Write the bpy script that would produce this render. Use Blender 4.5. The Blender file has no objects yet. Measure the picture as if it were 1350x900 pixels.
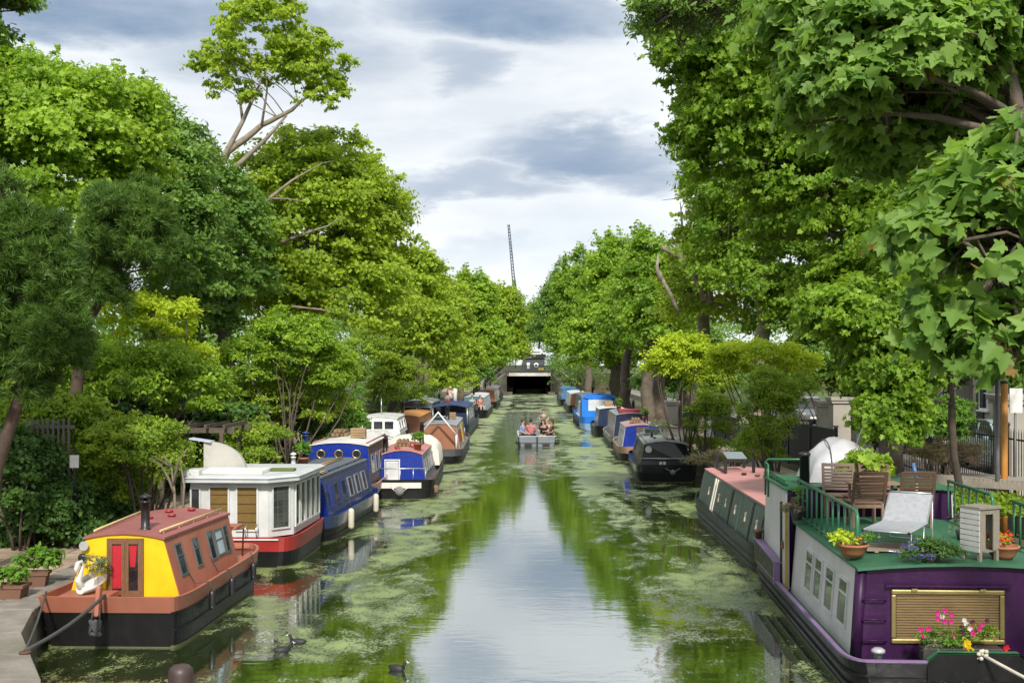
EXPOSURE = 0.45
SUN_E = 3.7
CLOUD_GREY = (5.9, 6.3, 6.75)
CLOUD_WHITE = (7.6, 7.9, 8.2)
CLOUD_DARK = (1.9, 2.7, 3.9)
CLOUD_HAZE = (7.4, 7.9, 8.2)
# dark cloud banks: where they hang (photo measure of direction), half-width, half-height, weight
SKY_BANKS = [(120, 48, 330, 50, 1.0), (330, 100, 150, 50, .6), (660, 38, 210, 46, 1.0), (800, 30, 100, 40, .85), (-500, 60, 300, 60, .9), (1500, 70, 400, 60, .9), (400, -90, 700, 50, .7),
             (540, 118, 60, 30, .6), (770, 205, 170, 34, .9), (630, 245, 130, 22, .65), (870, 225, 100, 34, .75), (480, 250, 80, 20, .3), (560, 330, 120, 18, .25)]
import bpy, bmesh, math, random
import numpy as np
from mathutils import Vector, Matrix
R = math.radians
C = bpy.context.scene.collection
scene = bpy.context.scene
H, F, VX, VY = 4.1, 1500.0, 697.0, 480.0

def onz(x, y, z=0.0):
    """Photo measurement -> point on the level z."""
    d = (H - z) * F / (y - VY)
    return Vector(((x - VX) * d / F, d, z))

def at(x, y, d):
    """Photo measurement at distance d."""
    return Vector(((x - VX) * d / F, d, H - (y - VY) * d / F))

# ------------------------------------------------------------------ objects
def thing(name, label, cat, loc=(0, 0, 0), rotz=0.0, group=None):
    o = bpy.data.objects.new(name, None)
    o.empty_display_size = 0.2
    C.objects.link(o)
    o.location = loc
    o.rotation_euler = (0, 0, rotz)
    o['label'] = label
    o['category'] = cat
    if group: o['group'] = group
    return o

def tag(o, label, cat, group=None):
    o['label'] = label; o['category'] = cat
    if group: o['group'] = group
    return o

def structure(o):
    o['kind'] = 'structure'
    return o

class MB:
    def __init__(s):
        s.v = []; s.f = []; s.sm = []
    def add(s, vs, fs, smooth=False):
        b = len(s.v)
        s.v.extend([tuple(p) for p in vs])
        for f in fs:
            s.f.append([i + b for i in f]); s.sm.append(smooth)
        return s
    def box(s, c, size, rz=0.0):
        cx, cy, cz = c; a, b, h = size[0]/2, size[1]/2, size[2]/2
        co, si = math.cos(rz), math.sin(rz)
        vs = []
        for dz in (-h, h):
            for dx, dy in ((-a,-b),(a,-b),(a,b),(-a,b)):
                vs.append((cx+dx*co-dy*si, cy+dx*si+dy*co, cz+dz))
        return s.add(vs, [(3,2,1,0),(4,5,6,7),(0,1,5,4),(1,2,6,5),(2,3,7,6),(3,0,4,7)])
    def obox(s, c, ax, up, size):
        """Box with its width along ax, height along up, depth along ax x up."""
        c = Vector(c); ax = Vector(ax).normalized(); up = Vector(up).normalized(); n = ax.cross(up)
        w, h, d = size[0]/2, size[1]/2, size[2]/2
        vs = []
        for k in (-d, d):
            for i, j in ((-w,-h),(w,-h),(w,h),(-w,h)):
                vs.append(c + ax*i + up*j + n*k)
        return s.add(vs, [(3,2,1,0),(4,5,6,7),(0,1,5,4),(1,2,6,5),(2,3,7,6),(3,0,4,7)])
    def beam(s, p, q, w, h):
        p, q = Vector(p), Vector(q); ax = (q-p)
        up = Vector((0,0,1)) if abs(ax.normalized().z) < .95 else Vector((0,1,0))
        side = ax.cross(up).normalized(); up = side.cross(ax).normalized()
        return s.obox((p+q)/2, ax, up, (ax.length, h, w))
    def ring(s, c, ax, up, w, h, t, d):
        """Rectangular frame, outer size w x h, bar thickness t, depth d."""
        c = Vector(c); ax = Vector(ax).normalized(); up = Vector(up).normalized()
        s.obox(c+up*(h/2-t/2), ax, up, (w, t, d)); s.obox(c-up*(h/2-t/2), ax, up, (w, t, d))
        s.obox(c+ax*(w/2-t/2), ax, up, (t, h-2*t, d)); s.obox(c-ax*(w/2-t/2), ax, up, (t, h-2*t, d))
        return s
    def tube(s, pts, r, n=8, cap=True):
        pts = [Vector(p) for p in pts]
        rs = list(r) if isinstance(r, (list, tuple)) else [r]*len(pts)
        b = len(s.v); ref = Vector((0.31, 0.17, 0.94)).normalized()
        prev = None
        for i, p in enumerate(pts):
            t = (pts[min(i+1, len(pts)-1)] - pts[max(i-1, 0)])
            if t.length < 1e-9: t = Vector((0,0,1))
            t.normalize()
            if prev is None:
                u = t.cross(ref)
                if u.length < .1: u = t.cross(Vector((1,0,0)))
            else:
                u = prev - t*prev.dot(t)
                if u.length < 1e-6: u = t.cross(ref)
            u.normalize(); w = t.cross(u); prev = u
            for k in range(n):
                a = 2*math.pi*k/n
                s.v.append(tuple(p + (u*math.cos(a) + w*math.sin(a))*rs[i]))
        for i in range(len(pts)-1):
            for k in range(n):
                k2 = (k+1) % n
                s.f.append([b+i*n+k, b+i*n+k2, b+(i+1)*n+k2, b+(i+1)*n+k]); s.sm.append(True)
        if cap:
            s.f.append([b+k for k in range(n)][::-1]); s.sm.append(False)
            e = b+(len(pts)-1)*n
            s.f.append([e+k for k in range(n)]); s.sm.append(False)
        return s
    def lathe(s, prof, c=(0,0,0), n=16, axis='z', cap=True):
        c = Vector(c); b = len(s.v)
        for r, z in prof:
            for k in range(n):
                a = 2*math.pi*k/n
                p = (r*math.cos(a), r*math.sin(a), z)
                if axis == 'y': p = (p[0], z, p[1])
                if axis == 'x': p = (z, p[0], p[1])
                s.v.append(tuple(c+Vector(p)))
        for i in range(len(prof)-1):
            for k in range(n):
                k2 = (k+1) % n
                s.f.append([b+i*n+k, b+i*n+k2, b+(i+1)*n+k2, b+(i+1)*n+k]); s.sm.append(True)
        if cap:
            s.f.append([b+k for k in range(n)][::-1]); s.sm.append(False)
            e = b+(len(prof)-1)*n
            s.f.append([e+k for k in range(n)]); s.sm.append(False)
        return s
    def ball(s, c, r, nu=10, nv=7, sc=(1,1,1)):
        c = Vector(c); b = len(s.v)
        s.v.append(tuple(c+Vector((0,0,-r*sc[2]))))
        for j in range(1, nv):
            ph = -math.pi/2 + math.pi*j/nv
            for k in range(nu):
                a = 2*math.pi*k/nu
                s.v.append((c.x+r*sc[0]*math.cos(ph)*math.cos(a), c.y+r*sc[1]*math.cos(ph)*math.sin(a), c.z+r*sc[2]*math.sin(ph)))
        s.v.append(tuple(c+Vector((0,0,r*sc[2])))); top = len(s.v)-1
        for k in range(nu):
            k2 = (k+1) % nu
            s.f.append([b, b+1+k2, b+1+k]); s.sm.append(True)
            for j in range(nv-2):
                s.f.append([b+1+j*nu+k, b+1+j*nu+k2, b+1+(j+1)*nu+k2, b+1+(j+1)*nu+k]); s.sm.append(True)
            s.f.append([b+1+(nv-2)*nu+k, b+1+(nv-2)*nu+k2, top]); s.sm.append(True)
        return s
    def loft(s, rings, closed=True, caps=True, smooth=False):
        b = len(s.v); n = len(rings[0])
        for r in rings: s.v.extend([tuple(p) for p in r])
        m = n if closed else n-1
        for i in range(len(rings)-1):
            for k in range(m):
                k2 = (k+1) % n
                s.f.append([b+i*n+k, b+i*n+k2, b+(i+1)*n+k2, b+(i+1)*n+k]); s.sm.append(smooth)
        if caps and closed:
            s.f.append([b+k for k in range(n)][::-1]); s.sm.append(False)
            e = b+(len(rings)-1)*n
            s.f.append([e+k for k in range(n)]); s.sm.append(False)
        return s
    def build(s, name, mat, parent=None, loc=None, bevel=0.0):
        me = bpy.data.meshes.new(name)
        me.from_pydata(s.v, [], s.f)
        me.polygons.foreach_set('use_smooth', s.sm)
        bm = bmesh.new(); bm.from_mesh(me); bmesh.ops.recalc_face_normals(bm, faces=bm.faces); bm.to_mesh(me); bm.free()
        if mat: me.materials.append(mat)
        o = bpy.data.objects.new(name, me); C.objects.link(o)
        if parent is not None: o.parent = parent
        if loc is not None: o.location = loc
        if bevel > 0:
            md = o.modifiers.new('bevel', 'BEVEL'); md.width = bevel; md.segments = 2
            md.limit_method = 'ANGLE'; md.angle_limit = R(40); md.harden_normals = False
        return o

def copy_tree(o, parent=None):
    c = o.copy(); C.objects.link(c)
    if parent is not None: c.parent = parent
    for ch in list(o.children): copy_tree(ch, c)
    return c

# ------------------------------------------------------------------ node helpers
class G:
    """Small expression builder on a node tree."""
    def __init__(s, nt): s.nt = nt; s.n = nt.nodes; s.l = nt.links
    def node(s, t, **kw):
        n = s.n.new(t)
        for k, v in kw.items(): setattr(n, k, v)
        return n
    def put(s, sock, v):
        if isinstance(v, bpy.types.NodeSocket): s.l.new(v, sock)
        else: sock.default_value = v
    def m(s, op, a, b=0.0, c=0.0, clamp=False):
        n = s.node('ShaderNodeMath', operation=op, use_clamp=clamp)
        s.put(n.inputs[0], a); s.put(n.inputs[1], b); s.put(n.inputs[2], c)
        return n.outputs[0]
    def mix(s, f, a, b, blend='MIX'):
        n = s.node('ShaderNodeMix', data_type='RGBA', blend_type=blend)
        s.put(n.inputs[0], f); s.put(n.inputs[6], a); s.put(n.inputs[7], b)
        return n.outputs[2]
    def rng(s, v, a, b, c=0.0, d=1.0, smooth=False):
        n = s.node('ShaderNodeMapRange', interpolation_type='SMOOTHSTEP' if smooth else 'LINEAR')
        for i, x in enumerate((v, a, b, c, d)): s.put(n.inputs[i], x)
        return n.outputs[0]
    def noise(s, vec, scale, detail=4.0, rough=0.55, dist=0.0):
        n = s.node('ShaderNodeTexNoise')
        if vec is not None: s.l.new(vec, n.inputs['Vector'])
        s.put(n.inputs['Scale'], scale); s.put(n.inputs['Detail'], detail)
        s.put(n.inputs['Roughness'], rough); s.put(n.inputs['Distortion'], dist)
        return n.outputs[0]
    def scale(s, vec, sc):
        n = s.node('ShaderNodeMapping'); s.l.new(vec, n.inputs[0]); n.inputs['Scale'].default_value = sc
        return n.outputs[0]
    def bump(s, h, strength, dist):
        n = s.node('ShaderNodeBump'); s.put(n.inputs['Height'], h); s.put(n.inputs['Strength'], strength); s.put(n.inputs['Distance'], dist)
        return n.outputs[0]

def rgb(c): return (c[0], c[1], c[2], 1.0)

def new_mat(name):
    m = bpy.data.materials.new(name); m.use_nodes = True
    nt = m.node_tree
    for n in list(nt.nodes):
        if n.type != 'BSDF_PRINCIPLED' and n.type != 'OUTPUT_MATERIAL': nt.nodes.remove(n)
    b = next(n for n in nt.nodes if n.type == 'BSDF_PRINCIPLED')
    return m, G(nt), b

_cache = {}
def paint(name, col, rough=0.45, wear=0.34, dirt=(0.10, 0.09, 0.07), grain=6.0, streak=0.35, metal=0.0, bump=0.15):
    """Weathered paint / timber / plastic: patchy tone, run-off streaks, scuffs."""
    if name in _cache: return _cache[name]
    m, g, b = new_mat(name)
    tc = g.node('ShaderNodeTexCoord').outputs['Object']
    n1 = g.noise(tc, grain*0.35, 5.0, 0.6)
    n2 = g.noise(g.scale(tc, (grain*1.6, grain*1.6, grain*0.18)), 1.0, 4.0, 0.6)
    n3 = g.noise(tc, grain*5.0, 6.0, 0.7)
    base = g.mix(g.rng(n1, .3, .7), rgb([c*0.82 for c in col]), rgb([min(1, c*1.1+.004) for c in col]))
    base = g.mix(g.m('MULTIPLY', g.rng(n2, .55, .8), streak), base, rgb([c*0.45+d*.5 for c, d in zip(col, dirt)]))
    base = g.mix(g.m('MULTIPLY', g.rng(n3, .60, .74), wear), base, rgb([c*.55+d*.6 for c, d in zip(col, dirt)]))
    g.put(b.inputs['Base Color'], base)
    g.put(b.inputs['Roughness'], g.rng(n3, .3, .8, max(0.05, rough-.12), min(1, rough+.15)))
    b.inputs['Metallic'].default_value = metal
    if bump:
        g.put(b.inputs['Normal'], g.bump(g.m('ADD', n3, g.m('MULTIPLY', n1, 2.0)), bump, 0.006))
    _cache[name] = m
    return m

def plain(name, col, rough=0.5, metal=0.0, spec=0.5):
    if name in _cache: return _cache[name]
    m, g, b = new_mat(name)
    tc = g.node('ShaderNodeTexCoord').outputs['Object']
    n = g.noise(tc, 9.0, 4.0)
    g.put(b.inputs['Base Color'], g.mix(g.rng(n, .3, .7), rgb([c*.85 for c in col]), rgb([min(1, c*1.1) for c in col])))
    b.inputs['Roughness'].default_value = rough; b.inputs['Metallic'].default_value = metal
    b.inputs['Specular IOR Level'].default_value = spec
    _cache[name] = m
    return m

def wood(name, dark, light, scale=9.0, axis=(1, 1, 12), rough=0.55):
    if name in _cache: return _cache[name]
    m, g, b = new_mat(name)
    tc = g.node('ShaderNodeTexCoord').outputs['Object']
    n = g.noise(g.scale(tc, axis), scale, 6.0, .65, 1.2)
    n2 = g.noise(tc, 2.0, 3.0)
    base = g.mix(g.rng(n, .3, .7), rgb(dark), rgb(light))
    base = g.mix(g.m('MULTIPLY', g.rng(n2, .5, .75), .4), base, rgb([c*.6 for c in dark]))
    g.put(b.inputs['Base Color'], base); b.inputs['Roughness'].default_value = rough
    g.put(b.inputs['Normal'], g.bump(n, .3, .004))
    _cache[name] = m
    return m

def stone(name, a, bcol, scale=3.0, joint=None, rough=0.85):
    if name in _cache: return _cache[name]
    m, g, b = new_mat(name)
    tc = g.node('ShaderNodeTexCoord').outputs['Object']
    n = g.noise(tc, scale, 7.0, .65); n2 = g.noise(tc, scale*9, 5.0, .7); n3 = g.noise(tc, scale*.22, 3.0)
    base = g.mix(g.rng(n, .3, .7), rgb(a), rgb(bcol))
    base = g.mix(g.m('MULTIPLY', g.rng(n2, .55, .75), .35), base, rgb([c*.5 for c in a]))
    base = g.mix(g.m('MULTIPLY', g.rng(n3, .5, .7), .45), base, (0.09, 0.085, 0.045, 1))
    hgt = n2
    if joint:
        br = g.node('ShaderNodeTexBrick'); g.l.new(g.scale(tc, joint[3] if len(joint) > 3 else (1, 1, 1)), br.inputs['Vector'])
        br.inputs['Color1'].default_value = (1, 1, 1, 1); br.inputs['Color2'].default_value = (.82, .8, .78, 1); br.inputs['Mortar'].default_value = (.42, .40, .36, 1)
        br.inputs['Scale'].default_value = 1.0; br.inputs['Brick Width'].default_value = joint[0]; br.inputs['Row Height'].default_value = joint[1]; br.inputs['Mortar Size'].default_value = joint[2]
        base = g.mix(1.0, base, br.outputs['Color'], 'MULTIPLY')
        hgt = g.m('ADD', g.m('MULTIPLY', n2, .5), g.m('MULTIPLY', br.outputs['Fac'], -1.5))
    g.put(b.inputs['Base Color'], base); b.inputs['Roughness'].default_value = rough
    g.put(b.inputs['Normal'], g.bump(hgt, .5, .01))
    _cache[name] = m
    return m

def glass(name='window_glass', col=(0.015, 0.018, 0.02), rough=0.06):
    if name in _cache: return _cache[name]
    m, g, b = new_mat(name)
    tc = g.node('ShaderNodeTexCoord').outputs['Object']
    n = g.noise(tc, 2.5, 3.0)
    g.put(b.inputs['Base Color'], g.mix(g.rng(n, .35, .65), rgb(col), rgb([c*2.2+.01 for c in col])))
    b.inputs['Roughness'].default_value = rough; b.inputs['IOR'].default_value = 1.5
    g.put(b.inputs['Normal'], g.bump(n, .08, .02))
    _cache[name] = m
    return m

def leaf_mat(name, dark, light, trans=0.42, rough=0.5, warm=None):
    """Leaf: reflects and lets light through; each leaf has its own tint."""
    m, g, b = new_mat(name)
    at_ = g.node('ShaderNodeAttribute', attribute_name='tint').outputs['Fac']
    col = g.mix(at_, rgb(dark), rgb(light))
    if warm: col = g.mix(g.rng(at_, .93, 1.0), col, rgb(warm))
    g.put(b.inputs['Base Color'], col); b.inputs['Roughness'].default_value = rough
    b.inputs['Specular IOR Level'].default_value = 0.32
    tr = g.node('ShaderNodeBsdfTranslucent')
    g.put(tr.inputs['Color'], g.mix(.6, col, g.mix(1.0, col, (1.5, 1.45, .55, 1), 'MULTIPLY')))
    mx = g.node('ShaderNodeMixShader'); mx.inputs[0].default_value = trans
    g.l.new(b.outputs[0], mx.inputs[1]); g.l.new(tr.outputs[0], mx.inputs[2])
    out = next(n for n in g.n if n.type == 'OUTPUT_MATERIAL')
    g.l.new(mx.outputs[0], out.inputs['Surface'])
    return m

# ------------------------------------------------------------------ camera, render settings, light, sky
cam = bpy.data.cameras.new('camera'); camo = bpy.data.objects.new('camera', cam); C.objects.link(camo)
camo.location = (0, 0, H); camo.rotation_euler = (R(90), 0, 0)
cam.lens = F / 1350 * 36; cam.sensor_width = 36
cam.shift_x = -(VX - 675) / 1350; cam.shift_y = (VY - 450) / 1350
cam.clip_start = 0.1; cam.clip_end = 6000
scene.camera = camo
scene.view_settings.view_transform = 'Standard'
try: scene.view_settings.look = 'None'
except Exception: pass
scene.view_settings.gamma = 1.0; scene.view_settings.use_curve_mapping = False
scene.view_settings.exposure = EXPOSURE
scene.render.engine = 'CYCLES'
cy = scene.cycles
cy.max_bounces = 7; cy.diffuse_bounces = 3; cy.glossy_bounces = 3; cy.transmission_bounces = 3; cy.transparent_max_bounces = 4
cy.use_denoising = True
try: cy.denoiser = 'OPENIMAGEDENOISE'; cy.denoising_input_passes = 'RGB_ALBEDO_NORMAL'
except Exception: pass
cy.sample_clamp_indirect = 6.0; cy.caustics_reflective = False; cy.caustics_refractive = False

SUN_DIR = Vector((0.06, -0.80, 0.68)).normalized()      # towards the sun: behind the camera, high
sl = bpy.data.lights.new('sun', 'SUN'); so = bpy.data.objects.new('sun', sl); C.objects.link(so)
sl.energy = SUN_E; sl.angle = R(5); sl.color = (1.0, 0.945, 0.86)
so.rotation_euler = SUN_DIR.to_track_quat('Z', 'Y').to_euler()
so.location = (0, 0, 60)

world = bpy.data.worlds.new('World'); scene.world = world; world.use_nodes = True
g = G(world.node_tree)
bg = next(n for n in g.n if n.type == 'BACKGROUND')
sky = g.node('ShaderNodeTexSky', sky_type='NISHITA'); sky.sun_disc = False
sky.sun_elevation = math.asin(SUN_DIR.z); sky.sun_rotation = math.atan2(SUN_DIR.x, SUN_DIR.y)
d = g.node('ShaderNodeTexCoord').outputs['Generated']
sp = g.node('ShaderNodeSeparateXYZ'); g.l.new(d, sp.inputs[0])
dx, dy, dz = sp.outputs
az = g.m('ARCTAN2', dx, dy)
hor = g.m('SQRT', g.m('ADD', g.m('MULTIPLY', dx, dx), g.m('MULTIPLY', dy, dy)))
el = g.m('ARCTAN2', dz, hor)
# cloud layer seen in perspective: noise on the direction, flattened
cv = g.node('ShaderNodeCombineXYZ'); g.put(cv.inputs[0], g.m('MULTIPLY', az, 3.0)); g.put(cv.inputs[1], g.m('MULTIPLY', el, 10.0)); cv.inputs[2].default_value = 3.7
nA = g.noise(cv.outputs[0], 1.0, 7.0, .55, .3)
nB = g.noise(cv.outputs[0], 3.1, 6.0, .6, .2)
wob = g.m('MULTIPLY', g.m('SUBTRACT', nA, .5), 0.34)
wob2 = g.m('MULTIPLY', g.m('SUBTRACT', nB, .5), 0.11)
azw = g.m('ADD', az, wob); elw = g.m('ADD', el, g.m('ADD', g.m('MULTIPLY', wob, .28), g.m('MULTIPLY', wob2, .45)))
dark = None
for (px, py, rx, ry, wt) in SKY_BANKS:
    u, v = (px-VX)/F, (VY-py)/F
    e = g.m('ADD', g.m('POWER', g.m('ABSOLUTE', g.m('DIVIDE', g.m('SUBTRACT', azw, u), rx/F)), 2.0),
            g.m('POWER', g.m('ABSOLUTE', g.m('DIVIDE', g.m('SUBTRACT', elw, v), ry/F)), 2.0))
    k = g.m('MULTIPLY', g.rng(e, 0.0, 1.6, 1.0, 0.0, True), wt)
    dark = k if dark is None else g.m('MAXIMUM', dark, k)
cloud = g.mix(g.rng(nA, .36, .60), rgb(CLOUD_GREY), rgb(CLOUD_WHITE))
cloud = g.mix(g.m('MULTIPLY', g.rng(nB, .45, .68), .45), cloud, rgb(CLOUD_WHITE))
cloud = g.mix(g.m('MULTIPLY', dark, g.rng(nB, .2, .62, .7, 1.0)), cloud, rgb(CLOUD_DARK))
cloud = g.mix(g.rng(el, 0.02, 0.13, .55, 0.0), cloud, rgb(CLOUD_HAZE))
cover = g.rng(g.noise(cv.outputs[0], .55, 4.0, .5), .30, .44, .82, 1.0)
g.put(bg.inputs['Color'], g.mix(cover, sky.outputs[0], cloud))
bg.inputs['Strength'].default_value = 0.1
# ------------------------------------------------------------------ leaves, trees, shrubs
def half(pts): return pts
T_SIMPLE = [[(0,0),(.20,.22),(.25,.5),(.13,.8),(0,1)]]
T_STAR = [[(0,0),(.40,.08),(.22,.34),(.47,.6),(.18,.66),(0,1)]]
T_MAPLE = [[(0,0),(.15,-.07),(.30,-.02),(.44,.09),(.40,.17),(.33,.22),(.40,.30),(.52,.40),(.55,.58),(.46,.57),(.38,.56),(.29,.53),(.27,.63),(.20,.72),(.14,.80),(.08,.92),(0,1.02)]]
T_OVAL = [[(0,0),(.13,.25),(.15,.55),(.07,.85),(0,1)]]

def template(pts, fold=.18, droop=.16):
    """Leaf blade folded along its midrib: a right and a left face."""
    r = [(x, y, fold*x - droop*y*y) for x, y in pts]
    mid_only = lambda p: abs(p[0]) < 1e-9
    verts = list(r); left = []
    idx = []
    for i, p in enumerate(r):
        if mid_only(p): idx.append(i)
        else:
            verts.append((-p[0], p[1], p[2])); idx.append(len(verts)-1)
    faces = [list(range(len(r))), idx[::-1]]
    return np.array(verts, dtype=np.float64), faces

TEMPLATES = {'simple': template(T_SIMPLE[0]), 'star': template(T_STAR[0]), 'maple': template(T_MAPLE[0], .22, .22), 'oval': template(T_OVAL[0]),
             'needle': (np.array([(-.05,0,0),(.05,0,0),(0,1,0),(0.05,0.02,.05),(.46,.86,.1),(-.05,.0,.05),(-.46,.86,.06),(0.0,.0,.07),(.2,.9,-.3)], dtype=float), [[0,1,2],[0,3,4],[1,5,6],[5,7,8]])}

def norm(a): return a / np.maximum(np.linalg.norm(a, axis=1, keepdims=True), 1e-9)

def leaf_mesh(name, pos, nrm, size, tint, kind, rng, mat, parent=None, direction=None):
    """One mesh of leaf blades at pos, facing nrm."""
    tv, tf = TEMPLATES[kind]
    n = len(pos)
    nrm = norm(nrm)
    a = rng.normal(size=(n, 3))
    if direction is not None: a = direction + a*.35
    t = norm(a - nrm*np.sum(a*nrm, axis=1, keepdims=True))
    bi = np.cross(t, nrm)
    V = (pos[:, None, :] + size[:, None, None]*(bi[:, None, :]*tv[None, :, 0:1] + t[:, None, :]*(tv[None, :, 1:2]-.35) + nrm[:, None, :]*tv[None, :, 2:3]))
    k = len(tv)
    lt1 = np.array([len(f) for f in tf]); flat = np.concatenate([np.array(f) for f in tf])
    loops = (np.arange(n)[:, None]*k + flat[None, :]).ravel()
    totals = np.tile(lt1, n); starts = np.concatenate(([0], np.cumsum(totals)[:-1]))
    me = bpy.data.meshes.new(name)
    me.vertices.add(n*k); me.loops.add(len(loops)); me.polygons.add(len(totals))
    me.vertices.foreach_set('co', V.astype(np.float32).ravel())
    me.loops.foreach_set('vertex_index', loops.astype(np.int32))
    me.polygons.foreach_set('loop_start', starts.astype(np.int32))
    me.polygons.foreach_set('loop_total', totals.astype(np.int32))
    me.update(calc_edges=True)
    at_ = me.attributes.new('tint', 'FLOAT', 'POINT')
    at_.data.foreach_set('value', np.repeat(np.clip(tint, 0, 1), k).astype(np.float32))
    me.materials.append(mat)
    o = bpy.data.objects.new(name, me); C.objects.link(o)
    if parent is not None: o.parent = parent
    return o

def clumps_in(ells, rng):
    """Clump centres through a set of ellipsoids, mostly near their surface; returns centre, outward direction, clump radius."""
    P, D, RR = [], [], []
    for (c, r, n, cr) in ells:
        if cr > .14: n = int(n*1.7); cr *= .74
        u = norm(rng.normal(size=(n, 3)))
        u[:, 2] = np.where(u[:, 2] < -.55, -u[:, 2]*.6, u[:, 2]); u = norm(u)
        f = .45 + .62*rng.random(n)**.55
        f = f * (1 + .13*np.sin(u[:, 0]*5.1+c[0]) * np.cos(u[:, 2]*4.3+c[1]))
        P.append(np.array(c) + u*np.array(r)*f[:, None]); D.append(u)
        RR.append(cr*(.6+.75*rng.random(n)))
    return np.concatenate(P), np.concatenate(D), np.concatenate(RR)

LEAF_K, COUNT_K = .80, 1.45
def foliage(name, P, D, RR, per, size, kind, seed, mat, parent=None, up=.42, out=.55, rnd=.75, tlo=.08, thi=1.0, flat=.8, sprig=None):
    rng = np.random.default_rng(seed)
    n = len(P)
    if size >= .10 and kind != 'maple': size *= LEAF_K; per *= COUNT_K*.62
    cnt = np.maximum(3, (per*(RR/np.mean(RR))**2*(.7+.6*rng.random(n)))).astype(int)
    ci = np.repeat(np.arange(n), cnt); N = len(ci)
    u = norm(rng.normal(size=(N, 3)))
    u[:, 2] = np.where(u[:, 2] < -.25, -u[:, 2], u[:, 2])
    f = rng.random(N)**.45 * (1 + 1.1*(rng.random(N)**4))
    off = u*f[:, None]*RR[ci][:, None]; off[:, 2] *= flat
    pos = P[ci] + off
    pos[:, 2] -= .10*RR[ci]*f*f
    nr = u*out*.6 + D[ci]*out + np.array([0, 0, up]) + rng.normal(size=(N, 3))*rnd
    ct = rng.random(n)
    tint = tlo + (thi-tlo)*(.55*ct[ci] + .40*rng.random(N) + .05*f)
    tint = np.where(rng.random(N) < .004, 1.0, tint*.95)
    sz = size*(.5+.8*rng.random(N))
    dr = norm(u + D[ci]*.6 + np.array([0, 0, -.25]))
    return leaf_mesh(name, pos, nr, sz, tint, kind, rng, mat, parent, direction=dr)

def limb(mb, p, q, r0, r1, rng, sag=.12, n=5, k=7):
    p, q = np.array(p, float), np.array(q, float)
    L = np.linalg.norm(q-p); w = rng.normal(size=3)*L*sag*.5
    pts = []; rs = []
    for i in range(n+1):
        t = i/n
        pts.append(tuple(p+(q-p)*t + w*math.sin(math.pi*t) + np.array([0, 0, L*.10*math.sin(math.pi*t)]))); rs.append(r0+(r1-r0)*t)
    mb.tube(pts, rs, k)

def tree(name, label, cat, base, ells, trunk, leaf, size, kind, mat, bark, seed, group=None, per=60, limbs=16, fork=.5, shoots=14, limb_k=.55, **kw):
    """Tapered trunk with limbs into the crown, leaf blades through the crown's volume. Coordinates are local to the base."""
    rng = np.random.default_rng(seed)
    b = Vector(base)
    root = thing(name, label, cat, b, 0, group)
    ells = [((e[0][0]-b.x, e[0][1]-b.y, e[0][2]-b.z), e[1], e[2], e[3]) for e in ells]
    P, D, RR = clumps_in(ells, rng)
    mb = MB()
    top = trunk[-1][0]
    pts = [(p[0]-b.x, p[1]-b.y, p[2]-b.z) for p, r in trunk]; rs = [r for p, r in trunk]
    # small wander between trunk stations
    fine, fr = [], []
    for i in range(len(pts)-1):
        a, c = np.array(pts[i]), np.array(pts[i+1])
        for j in range(4):
            t = j/4; w = rng.normal(size=3)*.03*np.linalg.norm(c-a)*math.sin(math.pi*t); w[2] = 0
            fine.append(tuple(a+(c-a)*t+w)); fr.append(rs[i]+(rs[i+1]-rs[i])*t)
    fine.append(pts[-1]); fr.append(rs[-1])
    mb.tube(fine, fr, 10)
    fa = np.array(fine)
    pick = rng.permutation(len(P))[:limbs]
    for i in pick:
        q = P[i]
        lo = int(len(fa)*fork); j = rng.integers(lo, len(fa)) if lo < len(fa) else len(fa)-1
        j = min(range(lo, len(fa)), key=lambda m: np.linalg.norm(fa[m]-q)*(1+.5*rng.random()) + (3 if fa[m][2] > q[2] else 0)) if lo < len(fa) else j
        r0 = fr[j]*limb_k
        limb(mb, fa[j], fa[j]+(q-fa[j])*.95, r0, max(.012, r0*.18), rng)
        for q2 in P[rng.permutation(len(P))[:6]]:
            if np.linalg.norm(q2-q) < 2.0:
                m = fa[j]+(q-fa[j])*.6
                limb(mb, m, q2, r0*.4, .01, rng, k=5, n=3)
    mb.build('trunk', bark, root)
    zt = np.argsort(P[:, 2] + rng.normal(size=len(P))*.6)[::-1][:shoots]                     # young shoots above the outline
    if shoots:
        sp_ = []; sr_ = []
        for i in zt:
            d0 = np.array([rng.normal()*.25, rng.normal()*.25, 1.0]); 
            for k in range(3): sp_.append(P[i]+d0*RR[i]*(.75+.42*k)); sr_.append(RR[i]*(.42-.09*k))
        P = np.concatenate([P, sp_]); RR = np.concatenate([RR, sr_]); D = np.concatenate([D, np.tile([0, 0, 1.0], (len(sp_), 1))])
    foliage('crown', P, D, RR, per, size, kind, seed+7, mat, root, **kw)
    return root

def shrub(label, base, ells, size, kind, mat, seed, per=60, group=None, name='shrub', cat='shrub', stems=5, bark=None, **kw):
    rng = np.random.default_rng(seed)
    b = Vector(base)
    root = thing(name, label, cat, b, 0, group)
    ells = [((e[0][0]-b.x, e[0][1]-b.y, e[0][2]-b.z), e[1], e[2], e[3]) for e in ells]
    P, D, RR = clumps_in(ells, rng)
    mb = MB()
    for i in rng.permutation(len(P))[:stems]:
        limb(mb, (rng.normal()*.12, rng.normal()*.12, -.05), P[i], .035, .008, rng, k=5, n=4)
    mb.build('stems', bark or BARK_BROWN, root)
    foliage('leaves', P, D, RR, per, size, kind, seed+3, mat, root, **kw)
    return root

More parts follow.
